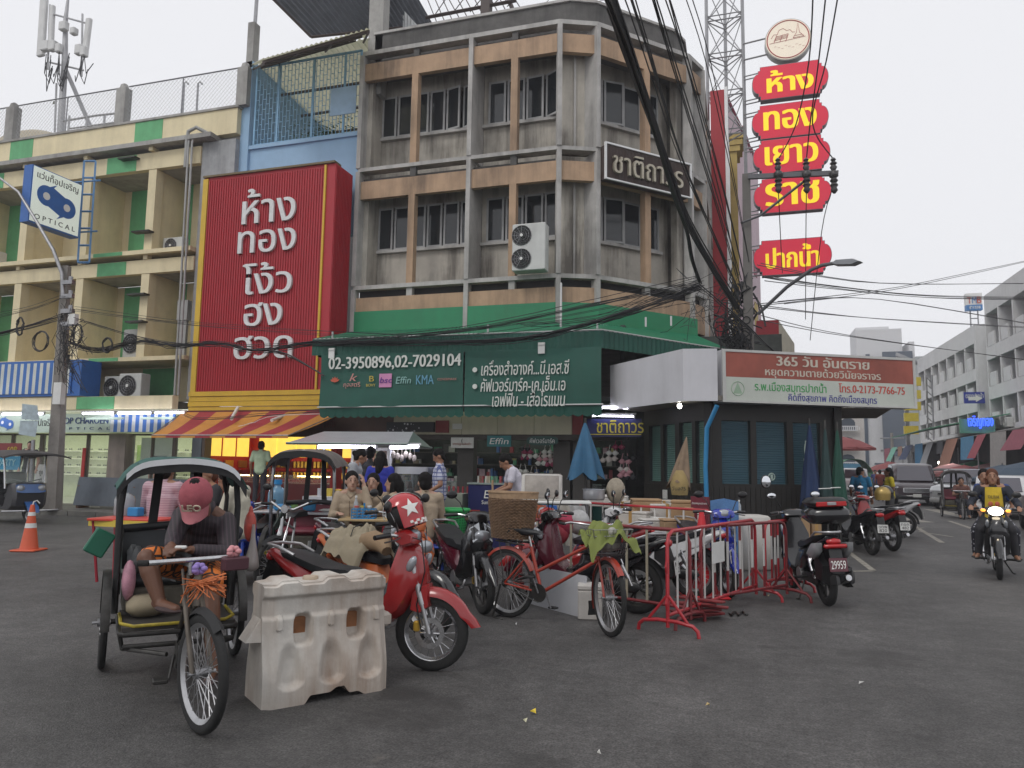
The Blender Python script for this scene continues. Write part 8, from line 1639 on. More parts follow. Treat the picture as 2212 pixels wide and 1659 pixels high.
barricade('dull red barricade with rusty white bars running behind the bicycle wheel',at(1128,9.0),V((-.50,7.75,0)),.93,8,rtd,wrust,feet=(0,1))
barricade('red barricade with a white municipal name plate before the box pile',at(1252,12.3),at(1542,10.35),.98,9,rtu,wtu,board=(1.62,.76,.72,.16,'เทศบาลนครสมุทรปราการ'))
barricade('red barricade with red-banded bars set behind the nearest one',V((-.42,8.35,0)),V((.52,9.75,0)),.93,6,rtd,wtu,feet=(0,1),redends=True)
barricade('short red barricade folded against the box pile beside the scooter',V((.28,9.95,0)),V((.62,10.55,0)),.9,3,rtu,wtu,feet=(0,1),redends=True)
# cones
def cone(label,loc,H,rb,m,bands,base=.36,tilt=(0,0)):
    o=thing('traffic_cone',label,'traffic cone',loc,.3); o.rotation_euler=(tilt[0],tilt[1],.3); q=MB(); q.lathe([(rb,.03),(rb*.93,.05),(.035,H*.96),(.03,H)],20); q.build('cone',m,o,50); q=MB(); q.rbox((0,0,.018),(base,base,.034),.02); q.build('base',m,o)
    for z0,z1 in bands:
        r=lambda z: rb*.93+(.035-rb*.93)*(z-.05)/(H*.96-.05)+.003
        q=MB(); q.lathe([(r(z0*H),z0*H),(r(z1*H),z1*H)],20,caps=False); q.build('white_band',M['plate_white'],o,60)
    return o
orc=mat('cone_orange',(.60,.09,.03),.5,var=.1,streak=.15); rdc=mat('cone_red',(.58,.02,.03),.45,var=.08)
cn=cone('orange traffic cone with two white bands alone on the road at left',G(62,1190),.78,.15,orc,((.50,.60),(.76,.84)),.42)
q=MB(); q.tube([(0,0,.76),(.01,.01,.83),(.05,.03,.85),(.09,.05,.80)],.01,6); q.build('wire_loop',M['plate_white'],cn)
cone('tall red cone with a white band standing inside the barricades',G(1518,1288),1.02,.20,rdc,((.58,.66),),.55)
wr=mat('red_board',(.20,.025,.028),.7,var=.3,sc=7); rr=random.Random(2); pb0=G(1502,1338)
for i in range(6):
    c=pb0+V((rr.uniform(-.06,.06),rr.uniform(-.06,.06),.03+.035*i)); q=MB(); q.rbox((0,0,0),(.55,.08,.022),.006); o=q.build('plank',wr); o.location=c; o.rotation_euler=(rr.uniform(-.03,.03),rr.uniform(-.05,.05),rr.uniform(-.5,.9)); tag(o,['red painted plank lying lowest in the heap under the barricade','red plank second from the ground in the heap under the barricade','red plank in the lower middle of the heap under the barricade','red plank in the upper middle of the heap under the barricade','red plank second from the top of the heap under the barricade','red plank lying on top of the heap under the barricade'][i],'plank','heap of red planks')
# ================================================================ FOOD STALL
px_=lambda x,y,d: D(x,y,d)
alu=mat('stall_aluminium',(.50,.51,.54),.35,.5,var=.1); FS=thing('food_stall','aluminium roofed food stall with lit tubes and a picture menu','stall',at(770,14.0,FL))
a,b_,c,e=D(618,956,13.4),D(880,960,13.0),D(700,932,14.6),D(893,933,14.2)
a.z=b_.z=(a.z+b_.z)/2; c.z=e.z=(c.z+e.z)/2
q=MB(); q.slab([a,b_,e,c],.03); bk=(c-a); f2_=e+V((0,.9,-.28)); f3_=c+V((0,.9,-.28)); q.slab([c,e,f2_,f3_],.03); q.build('roof',alu,FS,world_=True)
q=MB(); q.slab([b_,f2_-V((0,.0,.0)),e],.01); q.tube([b_,f2_],.02,5); q.tube([a,b_],.02,5); q.build('gable',mat('gable_green_grey',(.22,.27,.25),.3,.5),FS,world_=True)
q=MB(); 
for p in (D(700,960,14.2),D(845,960,14.0)): q.tube([V((p.x,p.y,FL)),p],.03,6)
q.build('post',alu,FS,world_=True)
lampt(D(686,965,13.5),D(814,964,13.4),'long lit tube under the front edge of the food stall roof','tubes under the stall roof',r=.03); lampt(D(842,966,13.3),D(905,964,13.3),'shorter lit tube at the right end of the stall roof','tubes under the stall roof',r=.035)
mb_=D(745,985,14.3); q=MB(); A,B_=D(745,966,14.3),D(838,1032,14.3); A.y=B_.y; q.bx(A.x,B_.x,A.y,A.y+.03,B_.z,A.z); q.build('menu_board',M['plate_white'],FS,world_=True)
fc=[(.35,.2,.1),(.3,.08,.04),(.25,.28,.15),(.2,.12,.08),(.4,.1,.08),(.38,.28,.18),(.35,.22,.2),(.15,.15,.15)]
for i in range(8):
    x=A.x+.06+(B_.x-A.x-.08)*(i%4)/4; z=A.z-.06-.27*(i//4); q=MB(); q.bx(x,x+(B_.x-A.x)/4-.04,A.y-.01,A.y-.002,z-.22,z); q.build('food_photo',mat('food_%d'%i,fc[i],.5,var=.7,sc=16),FS,world_=True)
q=MB(); q.bx(A.x,B_.x,A.y-.012,A.y-.003,B_.z+.02,B_.z+.05); q.build('red_line',M['red_ink'],FS,world_=True); text('ก๋วยเตี๋ยว ข้าวมันไก่',M['red_ink'],FS,((A.x+B_.x)/2,A.y-.012,B_.z+.10),(1,0,0),(0,0,1),(B_.x-A.x)*.8,.09,world_=True)
A,B_=D(655,1040,13.8),D(850,1100,13.6); q=MB(); q.bx(A.x,B_.x,A.y,A.y+.8,.3,.95); q.build('counter',alu,FS,world_=True)
for i in range(8): q=MB(); p=D(670+i*24,1046,13.7); q.cyl((p.x,A.y+.3,1.02),.05+.03*(i%2),.14,12); one('pot',['steel pot at the left end of the stall counter','low pot second on the stall counter','pot third on the stall counter','pot fourth on the stall counter','pot fifth on the stall counter','pot sixth on the stall counter','pot seventh on the stall counter','pot at the right end of the stall counter'][i],'pot',q,[alu,M['gold_ink'],M['red_ink'],M['plate_white']][i%4],group='pots on the stall counter',loc=(p.x,A.y+.3,.96),smooth=50)
# hanging bags at the right of the stall
q=MB()
for i in range(6): p=D(850+i*9,975+4*(i%3),13.5); q.tube([p+V((0,0,.12)),p],.006,4); q.ell(p-V((0,0,.06)),(.05,.03,.07),8,6)
one('hanging_bags','bunch of plastic bags hanging under the right end of the stall roof','bags',q,mat('bags_mixed',(.25,.22,.2),.5,var=.6,sc=12),loc=D(870,980,13.5),smooth=60)
# glazed cabinet
gcb=thing('glass_cabinet','tall aluminium cabinet with dark glass beside the food stall','cabinet',at(888,12.6,FL)); A,B_=D(853,1008,12.7),D(924,1060,12.4); Fc=frame((A.x,A.y,0),V((B_.x-A.x,B_.y-A.y,0)),(0,0,1)); Wc=V((B_.x-A.x,B_.y-A.y,0)).length; zc=A.z
q=MB(Fc)
for x in (0,Wc-.05): 
    for y in (0,.5): q.bx(x,x+.05,y,y+.05,FL,zc)
q.bx(0,Wc,0,.55,zc-.12,zc); q.bx(0,Wc,0,.55,.75,.80); q.bx(0,Wc,0,.55,FL+.1,.75); q.build('frame',alu,gcb,world_=True)
q=MB(Fc); q.bx(.051,Wc-.051,.02,.03,.801,zc-.121); q.build('pane',glass('cabinet_glass',(.1,.12,.12),.05,alpha=.35),gcb,world_=True); q=MB(Fc); q.bx(.06,Wc-.06,.50,.53,.81,zc-.13); q.build('inner_back',M['matt_black'],gcb,world_=True)
q=MB(Fc); [q.ell((.15+.14*i,.25,1.15-.05*(i%2)),(.05,.05,.13),8,6) for i in range(4)]; q.build('hung_meat',mat('roast_meat',(.25,.07,.03),.4,var=.3),gcb,60,True)
q=MB(Fc); q.ell((Wc-.02,-.06,zc-.22),(.09,.05,.13),10,8); one('white_bag','white plastic bag hung on the corner of the glass cabinet','bag',q,mat('bag_white',(.5,.5,.5),.5,bump=.5,bsc=20),loc=Fc@V((Wc,-.06,zc-.2)),smooth=60)
# ================================================================ TABLES AND STOOLS
def table(label,c,w,l,top,legm,rz=0,h=.73):
    o=thing('table',label,'table',c,rz); q=MB(); q.rbox((0,0,h),(w,l,.03),.006); q.build('tabletop',top,o)
    for sx in (-1,1):
        for sy in (-1,1): q=MB(); q.tube([(sx*(w/2-.05),sy*(l/2-.05),h-.02),(sx*(w/2-.12),sy*(l/2-.1),0)],.016,6); q.build('leg',legm,o,60)
    return o
wt=mat('plywood_top',(.42,.30,.15),.6,var=.2,sc=6); rl=mat('table_red',(.30,.015,.03),.4)
c=at(797,9.55,FL); table('wooden topped folding table with red legs where the khaki women sit',c,.62,.55,wt,rl,R(17))
c1_=at(300,9.0,FL); table('red and yellow table at the left where the pink-shirted diner eats',c1_,.9,.5,mat('table_red_top',(.55,.05,.03),.4),rl,R(10)); q=MB(); q.box((c1_.x,c1_.y-.26,FL+.69),(.86,.01,.08),R(0)); q.v=q.v; one('table_trim','yellow and white strip along the front of the red table','trim',q,mat('trim_yellow',(.6,.45,.06),.5),loc=(c1_.x,c1_.y-.26,FL+.69))
def stool(label,c,m,h=.45):
    o=thing('stool',label,'stool',c,group='plastic stools'); q=MB(); q.rbox((0,0,h-.015),(.28,.28,.03),.012); q.build('seat',m,o)
    for sx in (-1,1):
        for sy in (-1,1): q=MB(); q.add([(sx*.11,sy*.11,h-.03),(sx*.135,sy*.11,h-.03),(sx*.135,sy*.135,h-.03),(sx*.11,sy*.135,h-.03),(sx*.135,sy*.135,0),(sx*.165,sy*.135,0),(sx*.165,sy*.165,0),(sx*.135,sy*.165,0)],[(0,1,2,3),(7,6,5,4),(0,4,5,1),(1,5,6,2),(2,6,7,3),(3,7,4,0)]); q.build('leg',m,o)
    return o
srd=mat('stool_red',(.48,.02,.025),.4); sbl=mat('stool_blue',(.02,.06,.35),.4)
stool('red plastic stool under the khaki-uniformed person seen from behind',at(922,9.5,FL),srd); stool('blue plastic stool beside the green tub',at(948,9.2,FL),sbl); stool('tall red plastic stool carrying the green tub',G(975,1262),srd,.62); stool('red stool under the woman with the phone',at(765,9.95,FL),srd,.5)
stool('red stool under the woman staring at the viewer',at(812,10.15,FL),srd,.5); stool('dark stool under the pink-shirted diner',at(350,9.35,FL),sbl,.5); stool('dark stool under the woman stretching her arm',at(870,9.95,FL),sbl,.5); stool('blue stool under the cream-jacketed person',at(528,9.25,FL),sbl,.5)
tb=thing('laundry_tub','bright green slatted plastic tub on the red stool','basket',G(975,1262)+V((0,0,.62))); gb=mat('tub_green',(.03,.38,.10),.4,var=.1); q=MB(); q.lathe([(.15,0),(.155,.01),(.205,.34),(.195,.34),(.147,.02),(.0,.02)],24,caps=False); q.build('tub',gb,tb,50); q=MB(); q.torus((0,0,.35),.215,.02,'Z',28,6); q.build('rim',gb,tb,60); q=MB()
for r_ in range(8):
    for k in range(28): a=k*2*PI/28; rr_=.158+.045*(r_/8)+.006; q.box((rr_*math.cos(a),rr_*math.sin(a),.05+.034*r_),(.004,.016,.022),a)
q.build('slots',mat('tub_slot',(.01,.16,.05),.5),tb,kind='stuff')
cq=at(790,9.4,FL+.745); cd_=thing('condiment_caddy','bright blue plastic caddy on the wooden table','caddy',cq,R(17)); bc_=mat('caddy_blue',(.02,.22,.50),.4); q=MB(); q.bx(-.14,.14,-.08,.08,0,.012)
for z in (.04,.08,.12): 
    for y in (-.08,.08): q.box((0,y,z),(.28,.006,.012))
    for x in (-.14,.14): q.box((x,0,z),(.006,.16,.012))
for x in (-.14,-.07,0,.07,.14): 
    for y in (-.08,.08): q.box((x,y,.06),(.01,.006,.12))
q.tube([(0,-.01,.1),(0,-.01,.19),(.0,.01,.19),(0,.01,.1)],.012,5); q.build('rack',bc_,cd_)
for i,x in enumerate((-.09,-.02,.06)): q=MB(); q.cyl((x,.03*(i-1),.08),.028,.12,10); j=q.build('jar',M['lens_clear'],cd_,50); q=MB(); q.cyl((x,.03*(i-1),.15),.03,.02,10); q.build('lid',[M['red_ink'],M['gold_ink'],M['plate_white']][i],j,50)
def bottle(label,c,h=.24,r=.032,m=None,grp=None):
    o=thing('water_bottle',label,'bottle',c,group=grp); q=MB(); q.lathe([(r,0),(r,h*.62),(r*.9,h*.72),(r*.38,h*.9),(r*.38,h)],14); q.build('bottle',m or glass('bottle_plastic',(.45,.5,.55),.1,alpha=.55),o,50); q=MB(); q.cyl((0,0,h+.01),r*.45,.025,10); q.build('cap',M['plate_white'],o,50); return o
bottle('clear water bottle beside the blue caddy',at(772,9.45,FL+.745),.26); bottle('clear water bottle with blue label on the far table left of the khaki women',at(705,10.6,.85),.28); bottle('clear bottle behind the star helmet',at(880,10.3,.85),.26)
c=at(660,10.7,FL); table('long steel table of stacked dishes seen through the second rickshaw',c,1.3,.6,alu,M['steel'],R(5))
for i,(x,w_,h,m_,lab,z) in enumerate(((672,.26,.16,'blue','blue and yellow stacked boxes on the dishes table',.0),(640,.2,.12,'green','green plastic bag on the dishes table',0),(705,.3,.05,'white','stack of white plates on the dishes table',.0),(620,.28,.1,'cyan','bright blue wrapped pack on the dishes table',0))):
    p=at(x,10.6,FL+.745+h/2); q=MB(); q.rbox((0,0,0),(w_,.2,h),.03); o=one('table_goods',lab,'goods',q,mat('goodsc_'+m_,{'blue':(.03,.2,.4),'green':(.2,.35,.12),'white':(.6,.6,.58),'cyan':(.03,.25,.55)}[m_],.5,var=.3,sc=10)); o.location=p
wj=thing('water_jug','big translucent blue water jug behind the second rickshaw','jug',at(602,11.5,.82)); q=MB(); q.lathe([(.13,0),(.14,.02),(.14,.26),(.12,.32),(.05,.37),(.05,.42)],18); q.build('jug',mat('jug_blue',(.13,.28,.42),.2,alpha=.85),wj,60); q=MB(); q.cyl((0,0,.44),.065,.07,14); q.build('cap',bc_,wj,50)
q=MB(); q.lathe([(.11,0),(.12,.02),(.12,.2),(.1,.24),(.04,.28)],16,at(275,9.3,FL+.745)); one('glass_jar','rounded glass jar on the red table at left','jar',q,glass('jar_glass',(.4,.43,.45),.1,alpha=.6),loc=at(275,9.3,.9),smooth=60)
q=MB(); c=at(300,9.2,FL+.80); q.rbox(c,(.16,.12,.11),.01); one('blue_basket','small bright blue basket on the red table at left','basket',q,bc_,loc=c); q=MB(); c=at(452,9.4,.80); q.rbox(c,(.30,.2,.2),.02); one('pale_blue_box','pale blue plastic box on the table right of the driver','box',q,mat('pale_blue_plastic',(.25,.45,.55),.4),loc=c); table('small red table holding the pale blue box',at(455,9.4,FL),.5,.5,rl,rl,R(17),.55)
# slanted grey windbreak board in front of the optician
bd_=thing('low_board','long grey weathered board standing on the pavement before the optician','board',PY(300,1085,17.6)); A,B_=PY(165,1070,17.5),PY(420,1066,17.5); q=MB(); q.slab([(A.x,17.4,.22),(B_.x,17.4,.22),(B_.x,17.55,1.05),(A.x,17.55,1.05)],.06); q.build('panel',mat('slate_paint',(.10,.12,.145),.7,var=.2,streak=.4,dirt=(.04,.03,.03)),bd_,world_=True); q=MB(); [q.bx(x-.04,x+.04,17.5,17.9,.127,.8) for x in (A.x+.05,(A.x+B_.x)/2,B_.x-.1)]; q.build('leg',M['dark_wood'],bd_,world_=True)
q=MB(); A=PY(78,1003,17.9); B_=PY(110,1066,17.9); q.bx(A.x,B_.x,17.9,17.93,B_.z,A.z); sb_=one('shop_poster','white poster with large Thai words standing before the optician','poster',q,M['plate_white'],loc=A); text('ถูกใจ',M['ink_black'],sb_,(( B_.x-A.x)/2,-.01,-.25),(1,0,0),(0,0,1),.36,.22,.002,2); text('ใช่เลย',M['ink_black'],sb_,((B_.x-A.x)/2,-.01,-.55),(1,0,0),(0,0,1),.36,.2,.002,2)
q=MB(); A=PY(-10,957,17.0); B_=PY(44,985,17.0); q.bx(A.x,B_.x,17.0,17.03,B_.z,A.z); o=one('party_banner','maroon and blue banner reading 60 and PARTY at the far left','banner',q,M['maroon_card'],loc=A); q=MB(); q.bx(0,B_.x-A.x,0,.03,B_.z-A.z-.42,B_.z-A.z-.01); q.build('lower_panel',mat('banner_blue',(.03,.25,.42),.5),o); text('60฿',M['gold_ink'],o,((B_.x-A.x)*.68,-.01,(B_.z-A.z)*.5),(1,0,0),(0,0,1),.4,.2,.002,2); text('PARTY',mat('cyan_ink',(.3,.55,.6),.5),o,((B_.x-A.x)*.5,-.01,B_.z-A.z-.2),(1,0,0),(0,0,1),.7,.2,.002,2,slant=.15)
# ================================================================ FOLDED UMBRELLAS
def folded(label,apex,foot,rb,m,h,n=16,amp=.18,pole=True,seed=0):
    apex,foot=V(apex),V(foot); o=thing('folded_umbrella',label,'umbrella',(foot.x,foot.y,foot.z)); rr=random.Random(seed); d=(foot-apex).normalized(); x=V((1,0,0)).cross(d).normalized() if abs(d.x)<.9 else V((0,1,0)); y=d.cross(x); q=MB(); m_=10
    ph=[rr.uniform(-.15,.15) for _ in range(n)]
    def f(u,v): a=2*PI*u; r_=rb*(.05+.95*v**.85)*(1+amp*math.cos(a*n/2)*min(1,v*1.6)+.05*math.sin(a*3+seed)); return tuple(apex+d*(h*v*(1+.07*math.cos(a*n/2)*v))+x*r_*math.cos(a)+y*r_*math.sin(a))
    q.sheet(f,64,m_,.0); q.build('cloth',m,o,70,True)
    if pole: q=MB(); q.tube([apex-d*.08,foot],.022,6); q.build('pole',M['dark_steel'],o,60,True)
    return o
um=mat('umbrella_blue',(.030,.115,.215),.8,var=.15,sc=3,streak=.2,bump=.2,bsc=10); ap=D(1264,912,13.4); ft=D(1266,1130,13.4); ft.z=FL
folded('faded blue market umbrella folded and standing in front of the shop',ap,ft,.29,um,.98,10,.30,seed=1)
ap=D(1483,944,13.9); ft=D(1462,1075,13.2); folded('beige umbrella wrapped in sacking leaning on the police box',ap,ft,.17,mat('umbrella_beige',(.20,.14,.09),.85,var=.3,sc=4,streak=.3),1.1,8,.24,False,2)
q=MB(); s0=D(1468,1040,13.3); q.lathe([(.14,-.24),(.17,-.05),(.12,.1),(.06,.2)],12,s0); ob=one('sack','yellowish sack with printed 75 tied round the beige umbrella','sack',q,mat('sack_yellow',(.30,.22,.09),.85,var=.25,bump=.4,bsc=12),smooth=60,loc=s0); text('วันล75',M['ink_black'],ob,(0,-.175,-.12),(1,.2,0),(0,0,1),.24,.07,.001)
for i,(px,c,lab,rb,y1) in enumerate(((1748,(.012,.03,.09),'navy umbrella folded tight at the left of three on the police box wall',.19,1085),(1782,(.022,.05,.05),'grey-green umbrella folded in the middle of three on the police box wall',.15,1105),(1808,(.012,.065,.045),'dark green umbrella folded at the right end of the police box wall',.16,1100))):
    ap=D(px,912+4*i,15.1-.1*i); b2=D(px+6,y1,14.9-.1*i); h=(ap-b2).length; ft=V((b2.x,b2.y,0)); folded(lab,ap,ft,rb,mat('umb_%d'%i,c,.85,var=.2,streak=.2),h,10,.25,True,i+5)
    if i: q=MB(); q.tube([D(px-14,1058-2*i,14.7),D(px+14,1057-2*i,14.7)],.012,4); one('white_band','thin white strip tied across folded umbrella number '+('two' if i==1 else 'three'),'band',q,M['plate_white'],loc=D(px,1058,14.7))
# ================================================================ BOXES, COUNTERS AND PILES
foam=mat('polystyrene',(.52,.50,.47),.8,var=.15,sc=6,streak=.3,dirt=(.25,.2,.16),bump=.2,bsc=60); card=mat('cardboard',(.34,.22,.12),.8,var=.15,sc=5,streak=.1); tape=mat('parcel_tape',(.40,.24,.08),.4,var=.1)
def box(label,c,dims,rz,m=foam,tp=True,name='foam_box',lid=True,group=None,rx=0):
    o=thing(name,label,'box',c,rz,group); o.rotation_euler=(rx,0,rz); w,d,h=dims; q=MB(); q.rbox((0,0,h*.42),(w,d,h*.84),.012); q.build('body',m,o); 
    q=MB(); q.rbox((0,0,h*.92),(w*1.02,d*1.02,h*.155),.012); q.build('lid',m,o)
    if tp: q=MB(); q.box((0,0,h/2+.002),(.05,d*1.03,h*1.005)); q.build('tape',tape,o)
    return o
c=D(1170,1086,10.9); o=thing('polystyrene_box','large soiled white foam box lid propped upright on the stall table','box',c,R(12)); q=MB(); q.rbox((0,0,.22),(.60,.07,.42),.03,rot=Matrix.Rotation(-.15,3,'X')); q.build('panel',foam,o,50); q=MB(); q.rbox((0,-.035,.23),(.50,.02,.33),.02,rot=Matrix.Rotation(-.15,3,'X')); q.build('inset',mat('foam_grey',(.33,.30,.27),.8,var=.3,sc=5),o,50)
tc_=at(1180,10.9,FL); o=table('white-clothed stall table behind the wicker basket',tc_,1.3,.6,M['plate_white'],M['steel'],R(14),.92)
for i,(x,c_,lab) in enumerate(((1135,(.45,.44,.4),'striped white cloth hanging from the stall table at left'),(1162,(.45,.12,.05),'orange red and blue cloth hanging from the stall table'),(1185,(.03,.12,.4),'blue cloth hanging from the stall table'),(1212,(.38,.36,.32),'long greyish cloth hanging from the stall table'),(1245,(.42,.42,.42),'white cloth at the right of the stall table'))):
    p=at(x,10.45,1.02); drape('hanging_cloth',lab,'cloth',lambda u,v:(p.x-.12+.24*u+.02*math.sin(v*8),p.y+.03*math.sin(u*12),p.z-.55*v),mat('hc_%d'%i,c_,.85,var=.3,sc=5),8,6,.01,loc=p)
p=at(1213,10.2,.55); 
for i,(x,y,c_,lab) in enumerate(((1218,1130,(.35,.03,.07),'crimson bag heaped behind the bicycle saddle'),(1250,1128,(.40,.40,.40),'grey-white bundle right of the crimson bag'),(1205,1150,(.35,.04,.06),'lower crimson bundle behind the bicycle'),(1330,1060,(.30,.26,.20),'brown paper sack among the crates'))):
    cc=D(x,y,9.6 if y>1100 else 11.5); q=MB(); q.ell((0,0,0),(.15,.12,.16 if i!=3 else .2),14,10); o=one('bag',lab,'bag',q,mat('bagc_%d'%i,c_,.7,var=.3,sc=8,bump=.8,bsc=7),smooth=60); o.location=cc
# Effin counter and other counters
A,B_=D(1012,1046,13.3),D(1118,1105,13.1); Fc=frame((A.x,A.y,0),V((B_.x-A.x,B_.y-A.y,0)),(0,0,1)); Wc=V((B_.x-A.x,B_.y-A.y,0)).length; o=thing('display_counter','navy cosmetics counter lettered Effin Sun Protect','counter',(A.x,A.y,FL)); q=MB(Fc); q.bx(0,Wc,0,.45,FL,A.z); q.build('body',M['navy_board'],o,world_=True); q=MB(Fc); q.bx(-.02,Wc+.02,-.02,.47,A.z+.001,A.z+.03); q.build('top',M['case_top'],o,world_=True)
text('Effin',M['ink_white'],o,Fc@V((Wc*.5,-.01,A.z-.17)),Fc.to_3x3()@V((1,0,0)),(0,0,1),.32,.14,.002,slant=.15,world_=True); text('Sun Protect',M['ink_white'],o,Fc@V((Wc*.5,-.01,A.z-.31)),Fc.to_3x3()@V((1,0,0)),(0,0,1),.4,.07,.002,world_=True)
q=MB(Fc); q.bx(Wc-.3,Wc-.08,-.012,-.001,A.z-.34,A.z-.12); q.bx(.03,.22,-.012,-.001,A.z-.75,A.z-.45); q.build('red_card',mat('red_card',(.4,.04,.03),.5),o,world_=True)
for i,m_ in enumerate(gc[:5]):
    q=MB(Fc); [q.box((rr.uniform(.05,Wc-.1),.2,A.z+.03+.06),(.07,.05,.12)) for _ in range(4)]; q.build('goods',m_,o,world_=True,kind='stuff')
A,B_=D(905,1062,13.6),D(1005,1100,13.5); q=MB(); q.bx(A.x,B_.x,A.y,A.y+.45,FL,A.z-.02); o=one('display_counter','pale lipped counter of lipsticks left of the navy counter','counter',q,mat('counter_pale',(.30,.33,.27),.5),loc=(A.x,A.y,FL)); q=MB(); [q.box((.1+.09*k,.1,A.z-FL+.05),(.03,.03,.12)) for k in range(12)]; q.build('lipstick',gc[1],o,kind='stuff')
# crates and cardboard heap behind the barricade with the name plate
rr=random.Random(21); HP=[]
spots=[(1355,1098,12.0,.5,.35,.2,'foam'),(1395,1100,11.6,.45,.35,.25,'card'),(1440,1108,11.4,.5,.3,.22,'foam'),(1480,1112,11.2,.4,.3,.3,'card'),(1370,1128,11.3,.5,.3,.25,'foam'),(1420,1138,11.0,.5,.3,.2,'foam'),(1465,1142,10.8,.5,.3,.22,'card'),(1505,1125,11.0,.35,.3,.28,'card'),(1330,1085,12.4,.4,.3,.2,'foam'),(1300,1082,12.6,.4,.3,.2,'foam'),(1450,1085,12.2,.5,.4,.12,'foam'),(1400,1082,12.6,.6,.4,.1,'foam'),(1345,1150,11.2,.4,.3,.2,'card'),(1500,1155,10.8,.4,.3,.2,'foam')]
where=['topmost at the left of the heap behind the name-plate barricade','upper left of centre in the heap behind the barricade','upper centre of the heap behind the barricade','upper right in the heap near the maroon sign','lower left in the heap behind the name plate','low in the centre of the heap behind the barricade','low right of centre in the heap','right end of the heap before the maroon sign','at the far left back of the heap near the blue umbrella','farthest left of the heap under the blue umbrella','flat on top at the centre of the heap','flat on top left of centre','lowest at the left of the heap','lowest at the right of the heap']
for i,(x,y,dp,w_,d_,h_,k_) in enumerate(spots):
    c=D(x,y+12,dp); box(('worn foam box ' if k_=='foam' else 'brown carton ')+where[i],c,(w_,d_,h_),rr.uniform(-.5,.6),foam if k_=='foam' else card,i%2==0,name='foam_box' if k_=='foam' else 'carton',group='boxes in the heap'); HP.append(c)
hb=MB(); c=at(1410,11.9,0); hb.rbox((c.x,c.y,.30),(2.2,.8,.56),.03,rz=R(-35)); one('market_table','low dark table under the heap of boxes','table',hb,M['matt_black'],loc=c)
q=MB(); c=D(1283,1080,11.5); q.lathe([(.15,0),(.17,.02),(.17,.16),(.19,.165)],16,c); one('cooking_pot','dull aluminium pot on the stall beside the foam lid','pot',q,alu,loc=c,smooth=50)
# maroon parking sign
A,B_=D(1492,1072,10.9),D(1532,1200,10.7); o=thing('parking_sign','maroon standing sign with a white P and small Thai words','sign',(A.x,A.y,0)); Fc=frame((A.x,A.y,0),V((B_.x-A.x,B_.y-A.y+.001,0)),(0,0,1)); Wc=V((B_.x-A.x,B_.y-A.y,0)).length; q=MB(Fc); q.bx(0,Wc,0,.04,.1,A.z); q.build('board',mat('maroon_board',(.13,.012,.025),.5),o,world_=True); text('P',M['ink_white'],o,Fc@V((Wc*.6,-.005,A.z-.30)),Fc.to_3x3()@V((1,0,0)),(0,0,1),None,.16,.003,4,world_=True); text('ตำรวจสมุทรปราการ',M['ink_white'],o,Fc@V((Wc*.5,-.005,A.z-.1)),Fc.to_3x3()@V((1,0,0)),(0,0,1),Wc*.85,.04,.001,world_=True); q=MB(Fc); q.torus((Wc*.62,-.005,A.z-.52),.06,.008,'Y',16,4); q.build('emblem',M['ink_white'],o,world_=True)
# white cabinet, towel, right foam boxes
c=D(1612,1150,11.9); o=thing('white_cabinet','white foam chest with a few bottles on top against the police box','chest',(c.x,c.y,0),R(20)); q=MB(); q.rbox((0,0,.42),(.62,.5,.84),.03); q.build('body',foam,o,50); bottle('pale green bottle lying among things on the white chest',(c.x-.1,c.y,.85),.2)
q=MB(); c=D(1565,1098,11.4); q.sheet(lambda u,v:(c.x-.2+.4*u,c.y-.25+.25*u*0+.02*math.sin(u*9),c.z+.16-.36*v-.08*abs(u-.5)),10,8,.02); q.rbox((c.x,c.y+.02,c.z/2+.05),(.38,.3,c.z),.03); one('blue_towel','sky blue towel spread over a box left of the white chest','towel',q,mat('towel_blue',(.10,.22,.45),.9,var=.2,bump=.5,bsc=60),loc=c,smooth=60)
for i,(x,y,dp,w_,h_,k_,lab) in enumerate(((1738,1236,11.6,.55,.42,'foam','foam box on the ground just left of the top-box scooter'),(1722,1180,11.8,.32,.46,'card','tall brown carton standing on the foam box by the scooter'),(1758,1180,11.9,.16,.46,'card','narrow taped carton beside the tall brown one'),(1838,1165,17.0,.6,.5,'foam','foam box with blue mark behind the right motorcycles'))):
    c=D(x,y,dp); z=0 if k_=='foam' else .43; box(lab,(c.x,c.y,z),(w_,.3,h_),.25,foam if k_=='foam' else card,True,name='foam_box' if k_=='foam' else 'carton')
# white panel behind the bicycle
A,B_=G(1130,1300),G(1262,1336); d=(B_-A); q=MB(); q.slab([A,B_,B_+V((0,.06,.42)),A+V((0,.06,.42))],.02); one('leaning_board','white flat panel leaning on its edge behind the bicycle','panel',q,mat('panel_white',(.48,.49,.52),.5,var=.08,streak=.15),loc=A)
c=B_+V((.05,.05,0)); box('white foam box end beside the bicycle front wheel',c,(.25,.25,.35),.2,foam,False)
# grey shop column near gold shop hidden plants; manhole-like dark drips are in the road material
q=MB(); q.tube([G(1575+k*5,1328+5*math.sin(k*1.9))+V((0,0,.015)) for k in range(9)],.012,5); one('chain_lock','dark chain lying on the asphalt behind the near barricade','chain',q,M['dark_steel'],loc=G(1590,1328))
# extra lamps that the photograph shows lit: stall tubes also light the counter
lm=bpy.data.lights.new('stall_lamp','AREA'); lm.energy=7; lm.shape='RECTANGLE'; lm.size=2.2; lm.size_y=.1; lm.color=(.92,.92,1); lo=bpy.data.objects.new('stall_lamp',lm); COL.objects.link(lo); lo.location=D(770,968,13.75)
